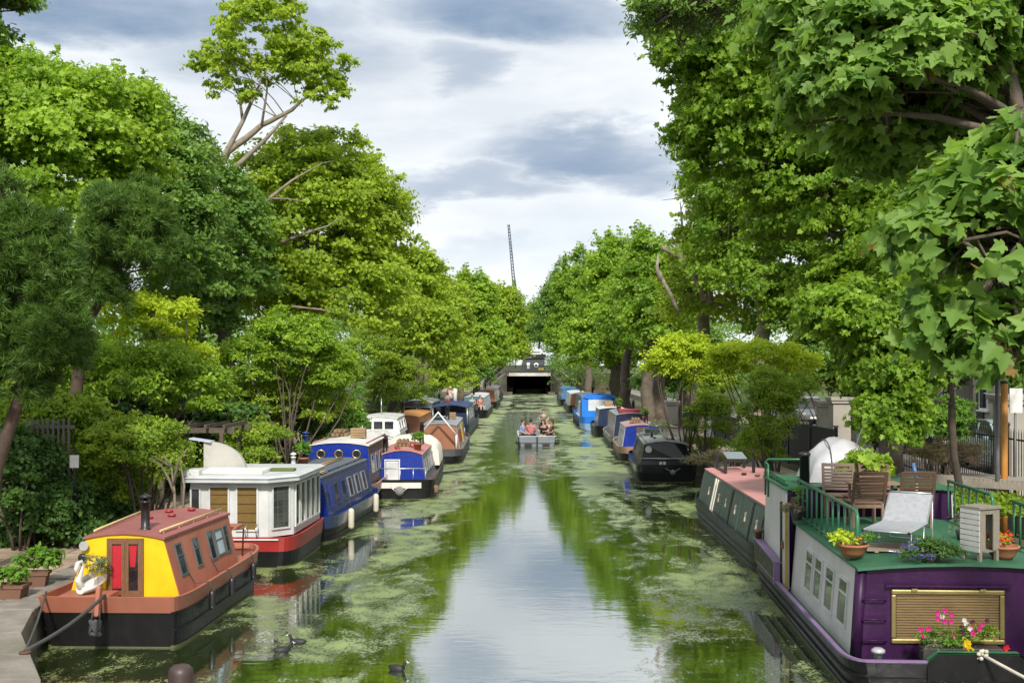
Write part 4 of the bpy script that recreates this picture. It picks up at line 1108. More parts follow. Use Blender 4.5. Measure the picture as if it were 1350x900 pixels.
# ---- L7: navy boat with canvas hood
NAVY = paint('navy_paint', (.008, .020, .06), .4, .2)
b = Boat('narrowboat', 'navy narrowboat with dark open cockpit under a blue canvas hood', 'narrowboat', -4.35, 62.5, .0, 14, 2.1, (.8, 1.0, 2.4), (.4, 1.6, 2), LF)
b.hull(.3, .72, HULLBLACK, NAVY, None, .5)
m = MB(); m.box((.1, -.13, .5), (1.5, .03, .22)); m.build('bow_band', BOWWHITE, b.root)
b.cabin(2.2, 11, .9, .76, 1.62, .1, paint('grey_green_side', (.22, .25, .24), .5), NAVY, paint('navy_canvas', (.03, .05, .14), .8), name='cabin_side')
m = MB(); m.box((.45, .55, .95), (1.0, .05, .9)); m.build('dodger', NAVY, b.root)
m = MB(); m.loft([[(-1.0, .4, 1.75), (0, .4, 1.95), (1.0, .4, 1.75), (1.0, .4, 1.69), (0, .4, 1.89), (-1.0, .4, 1.69)], [(-1.0, 2.8, 1.82), (0, 2.8, 2.02), (1.0, 2.8, 1.82), (1.0, 2.8, 1.76), (0, 2.8, 1.96), (-1.0, 2.8, 1.76)]]); m.build('hood', paint('navy_canvas', (.03, .05, .14), .8), b.root)
m = MB()
for x in (-.95, .95):
    for y in (.45, 2.7): m.tube([(x, y, .5), (x, y, 1.75)], .03, 6)
m.build('hood_post', ALU, b.root)
for y in (3.2, 4.6, 6.0, 7.4, 8.8): b.window(1, y, .6, .8, .5, FRAME_ALU, GL, .05)
# ---- L8, L9, L10a far boats on the left
def far_boat(label, x, y, yaw, L, z1, side, front, roof, group, hullc=None, wins=4, near=(.6, 1.2, 2.2), cx=.88, rail=None, band=None, camber=.1):
    b = Boat('narrowboat', label, 'narrowboat', x, y, yaw, L, 2.08, near, (.4, 1.6, 2), group)
    b.hull(.3, .6, HULLBLACK, band or hullc or HULLBLACK, None, .52)
    b.cabin(1.0, L-1.8, cx, cx-.14, z1, camber, side, front, roof, rail=rail)
    sd = 1 if x < 0 else -1
    for k in range(wins): b.window(sd, 1.8+(L-4.6)*k/max(1, wins-1), .52, .62, .42, FRAME_ALU, GL, .05)
    m = MB(); m.box((0, .97, 1.0), (.55, .04, .85)); m.build('door', BROWNW, b.root)
    b.chimney(-.25*sd, L*.35, .5, .08)
    return b
L8 = far_boat('pale grey narrowboat with people sitting on its near deck, far along the left bank', -4.15, 86, .0, 15, 1.55, paint('pale_grey_side', (.40, .44, .46), .5), paint('teal_front', (.06, .16, .2), .5), paint('pale_roof', (.5, .52, .52), .6), LF)
far_boat('brown and cream narrowboat second from the tunnel on the left', -3.95, 105, .0, 15, 1.6, paint('cream_side', (.5, .44, .34), .5), WOODRED, paint('brown_roof', (.2, .12, .09), .6), LF)
far_boat('dark narrowboat closest to the tunnel on the left', -4.1, 124, .0, 14, 1.5, paint('dark_grey_hull', (.07, .07, .075), .5), GREYSIDE, paint('grey_roof', (.26, .27, .30), .6), LF)
# inner row
GRP2 = LF
b = Boat('cruiser', 'white and grey river cruiser with a wheelhouse, on the inside of the left row', 'cruiser', -5.75, 40.6, .02, 8, 2.4, (.35, 2.2, 2), (.85, .5, 2), GRP2)
b.hull(.4, .85, paint('cruiser_grey', (.42, .44, .45), .35), paint('cruiser_grey', (.42, .44, .45), .35), WHITE, .8, 1.06, .4, .05, .15, 0)
b.cabin(1.6, 6.0, .95, .8, 1.4, .12, paint('cruiser_white', (.66, .67, .66), .35), None, paint('cruiser_white', (.66, .67, .66), .35))
for y in (2.4, 3.3, 4.2, 5.1): b.window(1, y, .35, .6, .3, BLACK, GL, .05)
b.cabin(3.4, 6.6, .85, .72, 2.0, .08, paint('cruiser_white', (.66, .67, .66), .35), paint('cruiser_white', (.66, .67, .66), .35), paint('cruiser_white', (.66, .67, .66), .35), z0=1.4, name='wheelhouse')
for x in (-.42, .0, .42):
    m = MB(); m.ring((x, 3.37, 1.74), (1, 0, 0), (0, 0, 1), .40, .36, .03, .03); o = m.build('windscreen', WHITE, b.root); m = MB(); m.box((x, 3.375, 1.74), (.36, .012, .32)); m.build('pane', GL, o)
for y in (4.0, 5.0, 6.0): b.window(1, y, .32, .7, .34, WHITE, GL, .04)
m = MB()
for sd in (1, -1):
    m.tube([(0, -.2, 1.45), (sd*.6, .5, 1.4), (sd*1.1, 1.8, 1.3)], .018, 6)
    for y, x in ((.3, .45), (1.0, .85), (1.7, 1.08)): m.tube([(sd*x, y, .85), (sd*x, y, 1.4)], .015, 6)
m.build('pulpit_rail', ALU, b.root)
m = MB(); m.tube([(0, 4.5, 2.05), (0, 4.5, 2.75)], .02, 6); m.build('mast', ALU, b.root)
far_boat('orange brown timber boat with varnished cabin, inside the left row', -5.7, 50.5, .0, 9, 1.7, wood('varnish', (.35, .14, .03), (.55, .27, .08)), WOODRED, paint('orange_roof', (.50, .22, .06), .6), GRP2, wins=3)
b = Boat('cruiser', 'grey canvas hooded cruiser inside the left row beside the navy boat', 'cruiser', -6.15, 61.5, .0, 8, 2.2, (.4, 2, 2), (.85, .5, 2), GRP2)
b.hull(.4, .9, paint('charcoal_hull', (.08, .085, .09), .4), None, None, .8, 1.05, .3, .05, .1, 0)
b.cabin(1.6, 6.8, .95, .8, 1.95, .16, paint('charcoal_canvas', (.09, .10, .10), .7), paint('charcoal_canvas', (.09, .10, .10), .7), paint('pale_canvas', (.42, .44, .42), .7))
for x in (-.4, .4):
    m = MB(); m.ring((x, 1.57, 1.55), (1, 0, 0), (0, 0, 1), .7, .4, .04, .03); o = m.build('windscreen', ALU, b.root); m = MB(); m.box((x, 1.575, 1.55), (.64, .012, .34)); m.build('pane', GL, o)
far_boat('blue topped narrowboat inside the left row near the traffic cone', -5.75, 72, .0, 12, 1.5, NAVY, NAVY, paint('navy_canvas', (.03, .05, .14), .8), GRP2, wins=3)

# ---- right bank
# R1: purple wide barge, nearest right
PURPLE = paint('purple_paint', (.030, .005, .040), .42, .12, (.16, .1, .16), 4, .25)
next(n for n in PURPLE.node_tree.nodes if n.type == 'BSDF_PRINCIPLED').inputs['Specular IOR Level'].default_value = .22
LILAC = paint('lilac_gunwale', (.20, .125, .25), .55, .4, (.4, .36, .4), 4)
BGREEN = paint('deck_green', (.026, .125, .060), .5, .7, (.14, .16, .12), 2.2, .5)
RGREEN = paint('rail_green', (.025, .15, .065), .35, .15)
BWHITE = paint('barge_white', (.58, .57, .56), .5, .25, (.24, .21, .18), 3, .5)
b = Boat('barge', 'wide purple and white houseboat barge with a green railed roof deck, nearest on the right', 'barge', 5.42, 13.75, -.045, 7.6, 3.05, (.80, .55, 2.6), (.8, .6, 2.4), RF)
R1 = b
b.hull(.30, .50, HULLBLACK, HULLBLACK, BGREEN, .40, 1.02, .10, .05, .02, .0, True, True, rim=LILAC)
c0 = b.w((0, 0, 0))
# lower saloon under the roof deck
b.cabin(.50, 4.75, 1.36, 1.27, 1.53, .07, BWHITE, PURPLE, BGREEN, over=.06)
m = MB()                                                               # purple rounded corner posts
for sd in (1, -1): m = MB(); m.tube([(sd*1.325, .53, .40), (sd*1.255, .53, 1.52)], .075, 12); m.build('corner_post', PURPLE, b.root)
for y in (1.25, 2.05, 2.80, 3.45):
    b.window(-1, y, .58, .50, .62, BWHITE, glass('bright_glass', (.05, .06, .06), .05), .035, .18)
m = MB(); m.ring((-.20, .475, .945), (1, 0, 0), (0, 0, 1), 1.40, .68, .065, .05); fr = m.build('front_window', paint('old_brass', (.26, .20, .075), .35, .3, metal=.5), b.root, bevel=.018)
m = MB()
for k in range(17): m.obox((-.20, .481, .68+.033*k), (1, 0, 0), (0, -.45, 1), (1.26, .027, .004))
m.build('blind', wood('cane_blind', (.22, .14, .06), (.40, .29, .14), 8, (1, 1, 16)), fr)
m = MB(); m.box((-.20, .494, .96), (1.28, .012, .56)); m.build('pane', glass('front_glass', (.02, .018, .012), .08), fr)
m = MB(); m.box((-.20, .44, 1.335), (1.55, .05, .022)); m.build('drip_rail', PURPLE, b.root)
for x in (-.62, .22): m = MB(); m.box((x, .44, 1.285), (.07, .03, .03)); m.build('hinge', BRASS, fr)
for z in (.65, .91, 1.16): m = MB(); m.tube([(-1.26, .475, z-.03), (-1.26, .42, z), (-.97, .42, z), (-.97, .475, z-.03)], .012, 6); m.build('step_rung', PURPLE, b.root)
for x in (-1.14, .72):
    m = MB(); m.lathe([(.05, 0), (.05, .06), (.085, .07), (.085, .10), (.05, .125), (.01, .13)], (x, .16, .50), 14); m.build('bollard', plain('bollard_grey', (.46, .46, .48), .4, .3), b.root)
m = MB(); pts = [(-.62, -.10, .50), (-.50, -.11, .60), (.46, -.11, .60), (.58, -.10, .50)]                       # raised bow board
m.loft([[(p[0], p[1], p[2]+.02) for p in pts]+[(p[0], p[1], .30) for p in pts[::-1]], [(p[0], p[1]+.07, p[2]+.02) for p in pts]+[(p[0], p[1]+.07, .30) for p in pts[::-1]]]); m.build('bow_board', HULLBLACK, b.root)
m = MB(); m.loft([[(p[0], p[1]-.012, p[2]+.024) for p in pts], [(p[0], p[1]+.09, p[2]+.024) for p in pts], [(p[0], p[1]+.09, p[2]+.044) for p in pts], [(p[0], p[1]-.012, p[2]+.044) for p in pts]], closed=False, caps=False)
m.build('bow_board_cap', BGREEN, b.root)
# gold framed side door and raised after cabin
b.box('side_door', (-1.41, 4.95, 1.1), (.05, .42, 1.35), BWHITE)
m = MB(); m.box((-1.44, 4.72, 1.12), (.04, .05, 1.45)); m.build('door_jamb', paint('ochre_paint', (.40, .28, .05), .5), b.root)
m = MB(); m.box((-1.45, 5.12, 1.12), (.04, .03, 1.4)); m.build('door_edge', BLACK, b.root)
m = MB(); m.box((-1.455, 5.0, 1.12), (.03, .09, .12)); m.build('door_lock', WDOOR, b.root)
b.cabin(5.15, 7.2, 1.42, 1.36, 2.02, .05, BWHITE, PURPLE, BGREEN, over=.05, name='after_cabin')
m = MB(); m.loft([[(-1.49, 5.15, .46), (-1.49, 7.35, .46), (-1.49, 7.35, .86), (-1.49, 5.15, .78)], [(-1.56, 5.15, .46), (-1.56, 7.35, .46), (-1.56, 7.35, .86), (-1.56, 5.15, .78)]]); m.build('side_board', HULLBLACK, b.root)
m = MB(); m.loft([[(-1.44, 5.10, .79), (-1.44, 7.36, .87), (-1.575, 7.36, .87), (-1.575, 5.10, .79)], [(-1.44, 5.10, .815), (-1.44, 7.36, .895), (-1.575, 7.36, .895), (-1.575, 5.10, .815)]]); m.box((-1.53, 5.10, .62), (.10, .06, .34)); m.build('side_board_cap', LILAC, b.root)
m = MB(); m.lathe([(.06, .87), (.06, 1.0), (.09, 1.0), (.09, 1.05)], (-1.5, 7.2, 0), 10); m.build('stern_bollard', paint('rusty_iron', (.10, .05, .03), .8), b.root)
# railings of green tube
DK = 1.60
def rail(pts, zt=.74, nb=10, mid=False, ends=True):
    m = MB(); P3 = [Vector(p) for p in pts]
    top = [p+Vector((0, 0, zt)) for p in P3]
    path = []
    if ends: path += [P3[0], P3[0]+Vector((0, 0, zt*.86)), P3[0]+(P3[1]-P3[0])*.015+Vector((0, 0, zt*.965))]
    path += [top[0]+(top[1]-top[0])*.045] + top[1:-1] + [top[-1]]
    m.tube(path, .026, 8)
    tot = sum((P3[i+1]-P3[i]).length for i in range(len(P3)-1))
    for i in range(len(P3)-1):
        a, c_ = P3[i], P3[i+1]; k = max(2, round(nb*(c_-a).length/tot))
        for j in range(1, k+1):
            p = a+(c_-a)*j/k; m.tube([p, p+Vector((0, 0, zt))], .017, 6)
        m.tube([a+Vector((0, 0, .04)), c_+Vector((0, 0, .04))], .018, 6)
    return m.build('railing', RGREEN, b.root)
rail([(-1.20, .95, DK-.02), (-1.20, 4.95, DK-.02)], .62, 11)
rail([(1.20, 1.35, DK-.02), (1.20, 2.05, DK-.02)], .62, 3)
rail([(1.20, 2.85, DK-.02), (1.20, 4.85, DK-.02)], .62, 6)
rail([(-1.32, 7.15, 2.04), (-1.32, 5.35, 2.04)], .10, 2, ends=False)
m = MB(); m.tube([(-1.38, 7.15, 1.7), (-1.38, 7.15, 2.30), (-1.35, 7.05, 2.36), (-.2, 7.05, 2.36), (-.15, 7.05, 2.05)], .022, 7); m.tube([(-1.38, 6.85, 1.7), (-1.38, 6.85, 2.28), (-1.38, 7.15, 2.3)], .02, 6); m.build('stern_rail', RGREEN, b.root)
m = MB(); m.lathe([(.085, 2.05), (.085, 2.55), (.10, 2.55), (.10, 2.6), (.04, 2.62)], (-1.0, 5.45, 0), 12); m.build('chimney', BLACK, b.root)
m = MB(); m.tube([(-.1+.9*(k/12)**2.2, 5.9, 2.05+1.45*math.sin(k/12*1.5)) for k in range(13)], .005, 5); m.build('aerial', ALU, b.root)

# R2: dark green narrowboat with slanting side panels
GREEN2 = paint('bottle_green', (.055, .095, .08), .4, .3, (.22, .26, .24), 3, .4)
b = Boat('narrowboat', 'bottle green narrowboat with slanting side panels and pink roof, behind the purple barge', 'narrowboat', 5.42, 21.75, -.005, 9.2, 2.1, (.7, 1.0, 2.3), (.5, 1.4, 2.2), RF)
b.hull(.30, .56, HULLBLACK, HULLBLACK, None, .50)
b.cabin(.15, 8.3, .98, .80, 1.33, .05, GREEN2, GREEN2, paint('salmon_roof', (.52, .24, .22), .65, .3, (.4, .3, .28), 4), ht1=.80, over=.015)
for k, y in enumerate((.8, 2.0, 3.2, 4.4, 5.4, 6.9, 7.8)):
    b.panel(-1, y, .40, .92, .74, GREEN2, 'side_panel', .02, .012)
    if k < 6:
        p, ax, up, n = b.sidept(-1, y, .42); m = MB(); m.obox(p+n*.03, ax, (up+ax*.4), (.05, .24, .02)); m.obox(p+n*.03, ax, (up-ax*.5), (.05, .2, .02)); m.build('motif', paint('pale_motif', (.42, .36, .30), .5), b.root)
for y in (5.95, 6.25): b.panel(-1, y, .42, .12, .78, TARP, 'cream_board', .03, .02)
for y in (1.4, 3.8): b.panel(-1, y, .40, .05, .8, BLACK, 'seam', .03, .01)
m = MB(); 
for y in (6.6, 7.9):
    m.beam((-.55, y, 1.36), (-.55, y, 1.72), .07, .07); m.beam((.15, y, 1.36), (.15, y, 1.72), .07, .07)
m.beam((-.6, 6.6, 1.70), (.2, 6.6, 1.70), .05, .05); m.beam((-.55, 6.6, 1.42), (-.55, 7.9, 1.42), .05, .05); m.build('roof_rack', BLACK, b.root)
m = MB(); m.obox((-.2, 7.3, 1.78), (1, 0, 0), (0, 1, .15), (.5, .7, .02)); m.build('solar_panel', plain('solar_cell', (.28, .32, .36), .2), b.root)
m = MB(); m.box((.35, 5.0, 1.44), (.45, .6, .1)); m.box((.3, 5.2, 1.52), (.3, .3, .08)); m.build('roof_bundle', BLACK, b.root, bevel=.03)
b.vent(-.2, 6.0, BLACK); b.vent(.05, 5.6, WDOOR)
b.box('locker', (-.7, -.02, .72), (.4, .1, .12), WHITE)

R2 = b
# R3: black narrowboat facing the camera
GLOSSB = paint('gloss_black', (.008, .008, .009), .14, .12, streak=.15)
b = Boat('narrowboat', 'glossy black narrowboat with grey roof facing the camera on the right', 'narrowboat', 4.80, 39.6, -.05, 7.2, 2.16, (.80, .9, 2.5), (.5, 1.3, 2.2), RF)
b.hull(.30, .58, HULLBLACK, GLOSSB, GLOSSB, .52, 1.03, .2, .1, .04, .02)
OLIVE = paint('olive_black', (.060, .064, .045), .35, .4, (.34, .33, .22), 2.5, .5)
b.cabin(.35, 6.6, .93, .74, 1.26, .12, OLIVE, GLOSSB, paint('grey_roof2', (.235, .24, .235), .65, .3), rail=paint('grey_roof2', (.235, .24, .235), .65, .3), slant=.22)
for y in (1.2, 2.2, 3.2, 4.2, 5.2): b.window(-1, y, .42, .6, .5, OLIVE, GL, .05)
m = MB(); m.tube([(-.95, .30, .80), (0, .24, .80), (.95, .30, .80)], .014, 6); m.build('front_rail', ALU, b.root)
m = MB(); m.lathe([(.09, -.02), (.12, -.05), (.12, 0)], (-.60, .50, 1.1), 14, 'y'); m.build('headlamp', plain('lamp_glass', (.55, .58, .58), .12, .4), b.root)
m = MB(); m.box((-.18, .36, .63), (.10, .04, .1)); m.box((-.05, .36, .63), (.10, .04, .1)); m.build('label_plate', WHITE, b.root)
m = MB(); m.lathe([(.02, -.3), (.08, -.28), (.1, -.22), (.04, -.18)], (.2, 0, .36), 12, 'y'); m.tube([(-.05, -.2, .5), (.2, -.28, .36), (.45, -.2, .5)], .02, 6); m.build('bow_fender', paint('grey_rope', (.16, .16, .155), .9), b.root)
for x, y in ((-.3, 2), (.2, 3.2), (-.1, 4.4), (.3, 1.5)): b.vent(x, y, BLACK, .06)
b.chimney(-.35, 2.8, .18, .05)
R3 = b
# R4.. R10 farther boats
R4 = b = far_boat('white sided narrowboat with mauve roof and blue front, behind the glossy black one', 4.85, 47.6, -.02, 6.4, 1.42, paint('white_side', (.58, .60, .62), .5), BLUE, paint('mauve_roof', (.38, .24, .25), .6), RF, band=paint('rust_band', (.32, .20, .13), .6), wins=3)
R5 = b = far_boat('timber sided narrowboat with navy ends and red roof box', 5.0, 54.6, -.01, 8.2, 1.62, paint('cream_brown_side', (.36, .30, .25), .5), NAVY, paint('grey_roof', (.26, .27, .30), .6), RF, band=GREYSIDE, wins=4)
b.box('roof_box', (.1, 1.9, 1.80), (1.3, 1.2, .14), paint('red_cover', (.30, .02, .03), .6))
R6 = b = far_boat('narrowboat with white roof and dark blue side panels, next to the bright blue boat', 4.75, 63.6, .0, 6.0, 1.55, paint('blue_grey_side', (.16, .19, .26), .4), NAVY, paint('white_roof', (.70, .68, .66), .5), RF, wins=3)
BRIGHT = paint('bright_blue', (.012, .17, .62), .4, .08, streak=.08)
b = Boat('cruiser', 'bright blue boat with tall hooped blue canopy and clear windows', 'cruiser', 4.45, 70.4, .0, 10.5, 2.5, (.7, 1.4, 2.2), (.6, 1.2, 2), RF)
b.hull(.35, .8, paint('pale_blue_hull', (.24, .36, .58), .4), BRIGHT, WHITE, .7)
b.cabin(3.2, 9.5, 1.05, .95, 1.5, .1, paint('white_side', (.58, .60, .62), .5), None, paint('mixed_roof', (.55, .42, .36), .6))
m = MB(); rings = []
for i, y in enumerate((.8, 1.2, 2.4, 3.4)):
    rings.append([(1.12*c_, y+.0, z) for c_, z in ((1, .7), (1, 1.5), (.96, 1.95), (.7, 2.18), (0, 2.26), (-.7, 2.18), (-.96, 1.95), (-1, 1.5), (-1, .7))])
m.loft(rings, closed=False, caps=False); m.add(rings[-1], [list(range(9))])
for x0, x1, za, zb_ in ((-1.12, -.72, .7, 1.95), (.72, 1.12, .7, 1.95), (-.72, .72, .7, 1.2), (-.95, .95, 1.9, 2.2)): m.box(((x0+x1)/2, .8, (za+zb_)/2), (x1-x0, .04, zb_-za))
m.build('canopy', BRIGHT, b.root)
m = MB(); m.box((0, .81, 1.55), (1.44, .02, .7)); m.build('clear_panel', paint('clear_vinyl', (.60, .64, .66), .15), b.root)
for k in range(5): b.fender(-1.3, 2.2+k*1.2, 'black tyre fender on the bright blue boat', BLACK, .6, .45, .14, 'black fenders on the bright blue boat')
b = far_boat('charcoal narrowboat with tall dark cabin past the bright blue boat', 4.6, 82, .0, 12, 1.75, paint('charcoal_hull', (.08, .085, .09), .4), paint('charcoal_canvas', (.09, .10, .10), .7), paint('grey_roof', (.26, .27, .30), .6), RF)
b.box('roof_cover', (.6, 1.6, 1.98), (.8, 1.4, .32), paint('orange_cover', (.62, .24, .06), .7), bevel=.08)
far_boat('white and red sided narrowboat far along the right bank', 4.35, 95.5, .0, 14, 1.55, paint('white_side', (.58, .60, .62), .5), WOODRED, paint('pale_roof', (.5, .52, .52), .6), RF)
b = far_boat('blue hooded narrowboat closest to the tunnel on the right', 4.15, 112, .0, 15, 1.6, paint('blue_grey_side', (.16, .19, .26), .4), paint('teal_blue', (.03, .15, .32), .5), paint('teal_blue', (.03, .15, .32), .5), RF)

# ------------------------------------------------------------------ odds and ends lying on boat roofs
def on_roof(bt, x, y, z, name, label, cat, kind, rz=0.0):
    q = bt.w((x, y, z)); t = thing(name, label, cat, q, bt.yaw+rz, None)
    if kind == 'crate':
        m = MB()
        for k in range(4): m.box((0, -.16, .04+.075*k), (.44, .018, .06)); m.box((0, .16, .04+.075*k), (.44, .018, .06)); m.box((-.22, 0, .04+.075*k), (.018, .3, .06)); m.box((.22, 0, .04+.075*k), (.018, .3, .06))
        m.box((0, 0, .012), (.42, .3, .02)); m.build('slats', wood('crate_wood', (.22, .14, .07), (.40, .28, .15)), t)
        m = MB(); m.ball((-.06, 0, .2), .13, 9, 6, (1, .9, .7)); m.ball((.1, .02, .22), .11, 9, 6, (1, 1, .6)); m.build('sack', paint('sack_cloth', (.12, .12, .13), .9), t)
    if kind == 'pot':
        m = MB(); m.lathe([(.09, 0), (.13, .2), (.145, .2), (.145, .24), (.12, .24), (.01, .2)], (0, 0, 0), 12); m.build('pot', paint('terracotta_pot', (.33, .13, .06), .8, .3, (.3, .2, .15), 8, .2), t)
        P, D, RR = clumps_in([((0, 0, .42), (.17, .17, .18), 16, .08)], np.random.default_rng(int(abs(x*100+y*37)))); foliage('leaves', P, D, RR, 24, .09, 'simple', 3, L_HERB, t)
    if kind == 'logs':
        m = MB()
        for k, (dx, dz) in enumerate(((-.2, .06), (-.07, .06), (.06, .06), (.19, .06), (-.13, .17), (0, .17), (.12, .17))): m.tube([(dx, -.35, dz), (dx+.01, .35, dz)], .06, 8)
        m.build('logs', wood('log_wood', (.14, .08, .04), (.30, .20, .11)), t)
    if kind == 'panel':
        m = MB(); m.obox((0, 0, .09), (1, 0, 0), (0, 1, .1), (.62, 1.1, .03)); m.build('cells', plain('solar_blue', (.02, .03, .07), .12), t); m = MB(); m.ring((0, 0, .092), (1, 0, 0), (0, 1, .1), .66, 1.14, .03, .04); m.build('frame', ALU, t)
    if kind == 'pole':
        m = MB(); m.tube([(0, -1.4, .05), (0, 1.4, .05)], .022, 7); m.tube([(.09, -1.2, .04), (.07, 1.3, .04)], .016, 6); m.build('shaft', wood('pole_wood', (.30, .18, .07), (.48, .32, .15)), t); m = MB(); m.tube([(0, -1.4, .05), (0, -1.15, .05)], .026, 7); m.build('red_tip', paint('vent_red', (.30, .03, .03), .4), t)
    return t
for bt, x, y, z, nm, lb, ct, kd in (
    (L5, -.1, 2.6, 1.43, 'firewood', 'stacked firewood on the red roof behind the blue front', 'firewood', 'logs'), (L5, .45, 1.5, 1.36, 'flower_pot', 'terracotta flower pot on the red roof edge', 'flower pot', 'pot'),
    (R3, .1, 2.4, 1.385, 'boat_pole', 'wooden boat pole with red tip on the grey roof of the black boat', 'pole', 'pole'), (R3, -.2, 5.0, 1.38, 'solar_panel', 'solar panel on the grey roof of the black boat', 'solar panel', 'panel'),
    (R2, .1, 3.6, 1.385, 'crate', 'slatted crate of sacks on the salmon roof', 'crate', 'crate'),
    (L3, .1, 3.6, 1.52, 'boat_pole', 'wooden boat pole with red tip on the roof of the long blue boat', 'pole', 'pole'), (L3, -.3, 2.6, 1.52, 'flower_pot', 'terracotta flower pot on the roof of the long blue boat', 'flower pot', 'pot'),
    (L4, .3, 2.2, 1.84, 'crate', 'slatted crate of sacks on the white roof behind the portholes', 'crate', 'crate'), (L4, -.4, 3.2, 1.83, 'firewood', 'stacked firewood on the white roof behind the portholes', 'firewood', 'logs'),
    (L6, -.1, 3.2, 1.62, 'solar_panel', 'solar panel on the roof behind the white mast frame', 'solar panel', 'panel'), (L6, .3, 5.6, 1.6, 'crate', 'slatted crate of sacks on the roof above the yellow board', 'crate', 'crate'),
    (R4, -.2, 2.4, 1.54, 'firewood', 'stacked firewood on the mauve roof', 'firewood', 'logs'), (R4, .3, 3.4, 1.53, 'flower_pot', 'terracotta flower pot on the mauve roof', 'flower pot', 'pot'),
    (R6, -.1, 2.4, 1.67, 'crate', 'slatted crate of sacks on the white roof next to the bright blue boat', 'crate', 'crate'), (R5, -.4, 4.0, 1.73, 'flower_pot', 'terracotta flower pot on the grey roof of the timber sided boat', 'flower pot', 'pot')):
    on_roof(bt, x, y, z, nm, lb, ct, kd)
# ------------------------------------------------------------------ things on the barge roof
rngp = np.random.default_rng(11)
TEAK = wood('teak_slats', (.07, .038, .024), (.145, .082, .05), 8, (1, 10, 10))
TEAKP = wood('teak_seat', (.20, .12, .08), (.32, .20, .14), 8, (1, 10, 10))
DKZ = 1.602
def chair(label, p, rz):
    t = thing('slatted_chair', label, 'chair', p, rz, 'teak chairs on the barge'); t.scale = (.95, .95, .92)
    m = MB()
    for k in range(7): m.box((0, -.20+.066*k, .42), (.50, .055, .02))
    m.build('seat', TEAKP, t)
    m = MB()
    for k in range(7): m.obox((0, -.235-.02*k, .50+.055*k), (1, 0, 0), (0, -.28, 1), (.47, .042, .016))
    for sd in (1, -1): m.beam((sd*.255, -.22, .40), (sd*.255, -.37, .92), .045, .03)
    m.obox((0, -.365, .915), (1, 0, 0), (0, -.28, 1), (.55, .06, .025)); m.build('backrest', TEAK, t)
    for sd in (1, -1):
        for y in (-.22, .22): m = MB(); m.beam((sd*.235, y, .0), (sd*.235, y, .41), .04, .04); m.build('leg', TEAKP, t)
    for y in (.22, -.22): m = MB(); m.box((0, y, .36), (.43, .025, .06)); m.build('apron', TEAKP, t)
    return t
def dpos(px, py, z=DKZ):
    q = onz(px, py, z); return q
chair('slatted teak chair seen from behind, left one of the front pair', (5.18, 17.6, DKZ), .03)
chair('slatted teak chair seen from behind, right one of the front pair beside the broom', (5.92, 17.55, DKZ), -.06)
chair('slatted teak chair facing the camera behind the left front chair', (5.05, 18.42, DKZ), 3.0)
chair('slatted teak chair facing the camera behind the right front chair', (5.72, 18.42, DKZ), 3.25)
t = thing('garden_table', 'small slatted teak table between the four chairs', 'table', (5.46, 18.0, DKZ))
m = MB()
for k in range(6): m.box((0, -.2+.08*k, .62), (.8, .07, .02))
m.build('tabletop', TEAKP, t)
for x in (-.34, .34):
    for y in (-.16, .16): m = MB(); m.box((x, y, .305), (.04, .04, .61)); m.build('leg', TEAKP, t)
# folding lounger
FAB = paint('grey_mesh_fabric', (.30, .31, .33), .75, .05, (.2, .2, .2), 40, .05)
q = dpos(1192, 716)
t = thing('sun_lounger', 'grey fabric folding sun lounger with raised back on the green deck', 'lounger', (q.x, q.y, DKZ), -.55)
m = MB()
sx = .30
prof = [(-1.0, .30), (-.1, .30), (.02, .305), (.40, .66)]
m.loft([[(-sx, y, z) for y, z in prof]+[(-sx, y, z-.012) for y, z in prof[::-1]], [(sx, y, z) for y, z in prof]+[(sx, y, z-.012) for y, z in prof[::-1]]]); m.build('sling', FAB, t)
m = MB()
for s_ in (-sx, sx): m.tube([(s_, -1.02, .29), (s_, -.1, .29), (s_, .02, .295), (s_, .42, .67)], .014, 6)
m.tube([(-sx, -1.02, .29), (sx, -1.02, .29)], .014, 6); m.tube([(-sx, .42, .67), (sx, .42, .67)], .014, 6); m.tube([(-sx, 0, .29), (sx, 0, .29)], .012, 6); m.build('frame', ALU, t)
for y in (-.88, -.15):
    m = MB(); m.tube([(-sx, y, .29), (-sx, y-.03, .02), (sx, y-.03, .02), (sx, y, .29)], .012, 6); m.build('leg', ALU, t)
m = MB(); m.tube([(-sx, .36, .62), (-sx, .40, .02), (sx, .40, .02), (sx, .36, .62)], .012, 6); m.build('leg', ALU, t)
m = MB()
for s_ in (-sx, sx): m.ball((s_, .42, .67), .024); m.ball((s_, -1.02, .29), .02)
m.build('corner_cap', BLACK, t)
q = dpos(1185, 724); t = thing('duckboard', 'weathered timber slats lying under the sun lounger', 'duckboard', (q.x, q.y, DKZ), -.1)
m = MB()
for k in range(5): m.box((0, -.24+.12*k, .03), (.95, .10, .022))
for x in (-.35, .35): m.box((x, 0, .009), (.05, .58, .018))
m.build('slats', wood('pale_slats', (.30, .23, .17), (.48, .40, .31), 8, (1, 10, 10)), t)
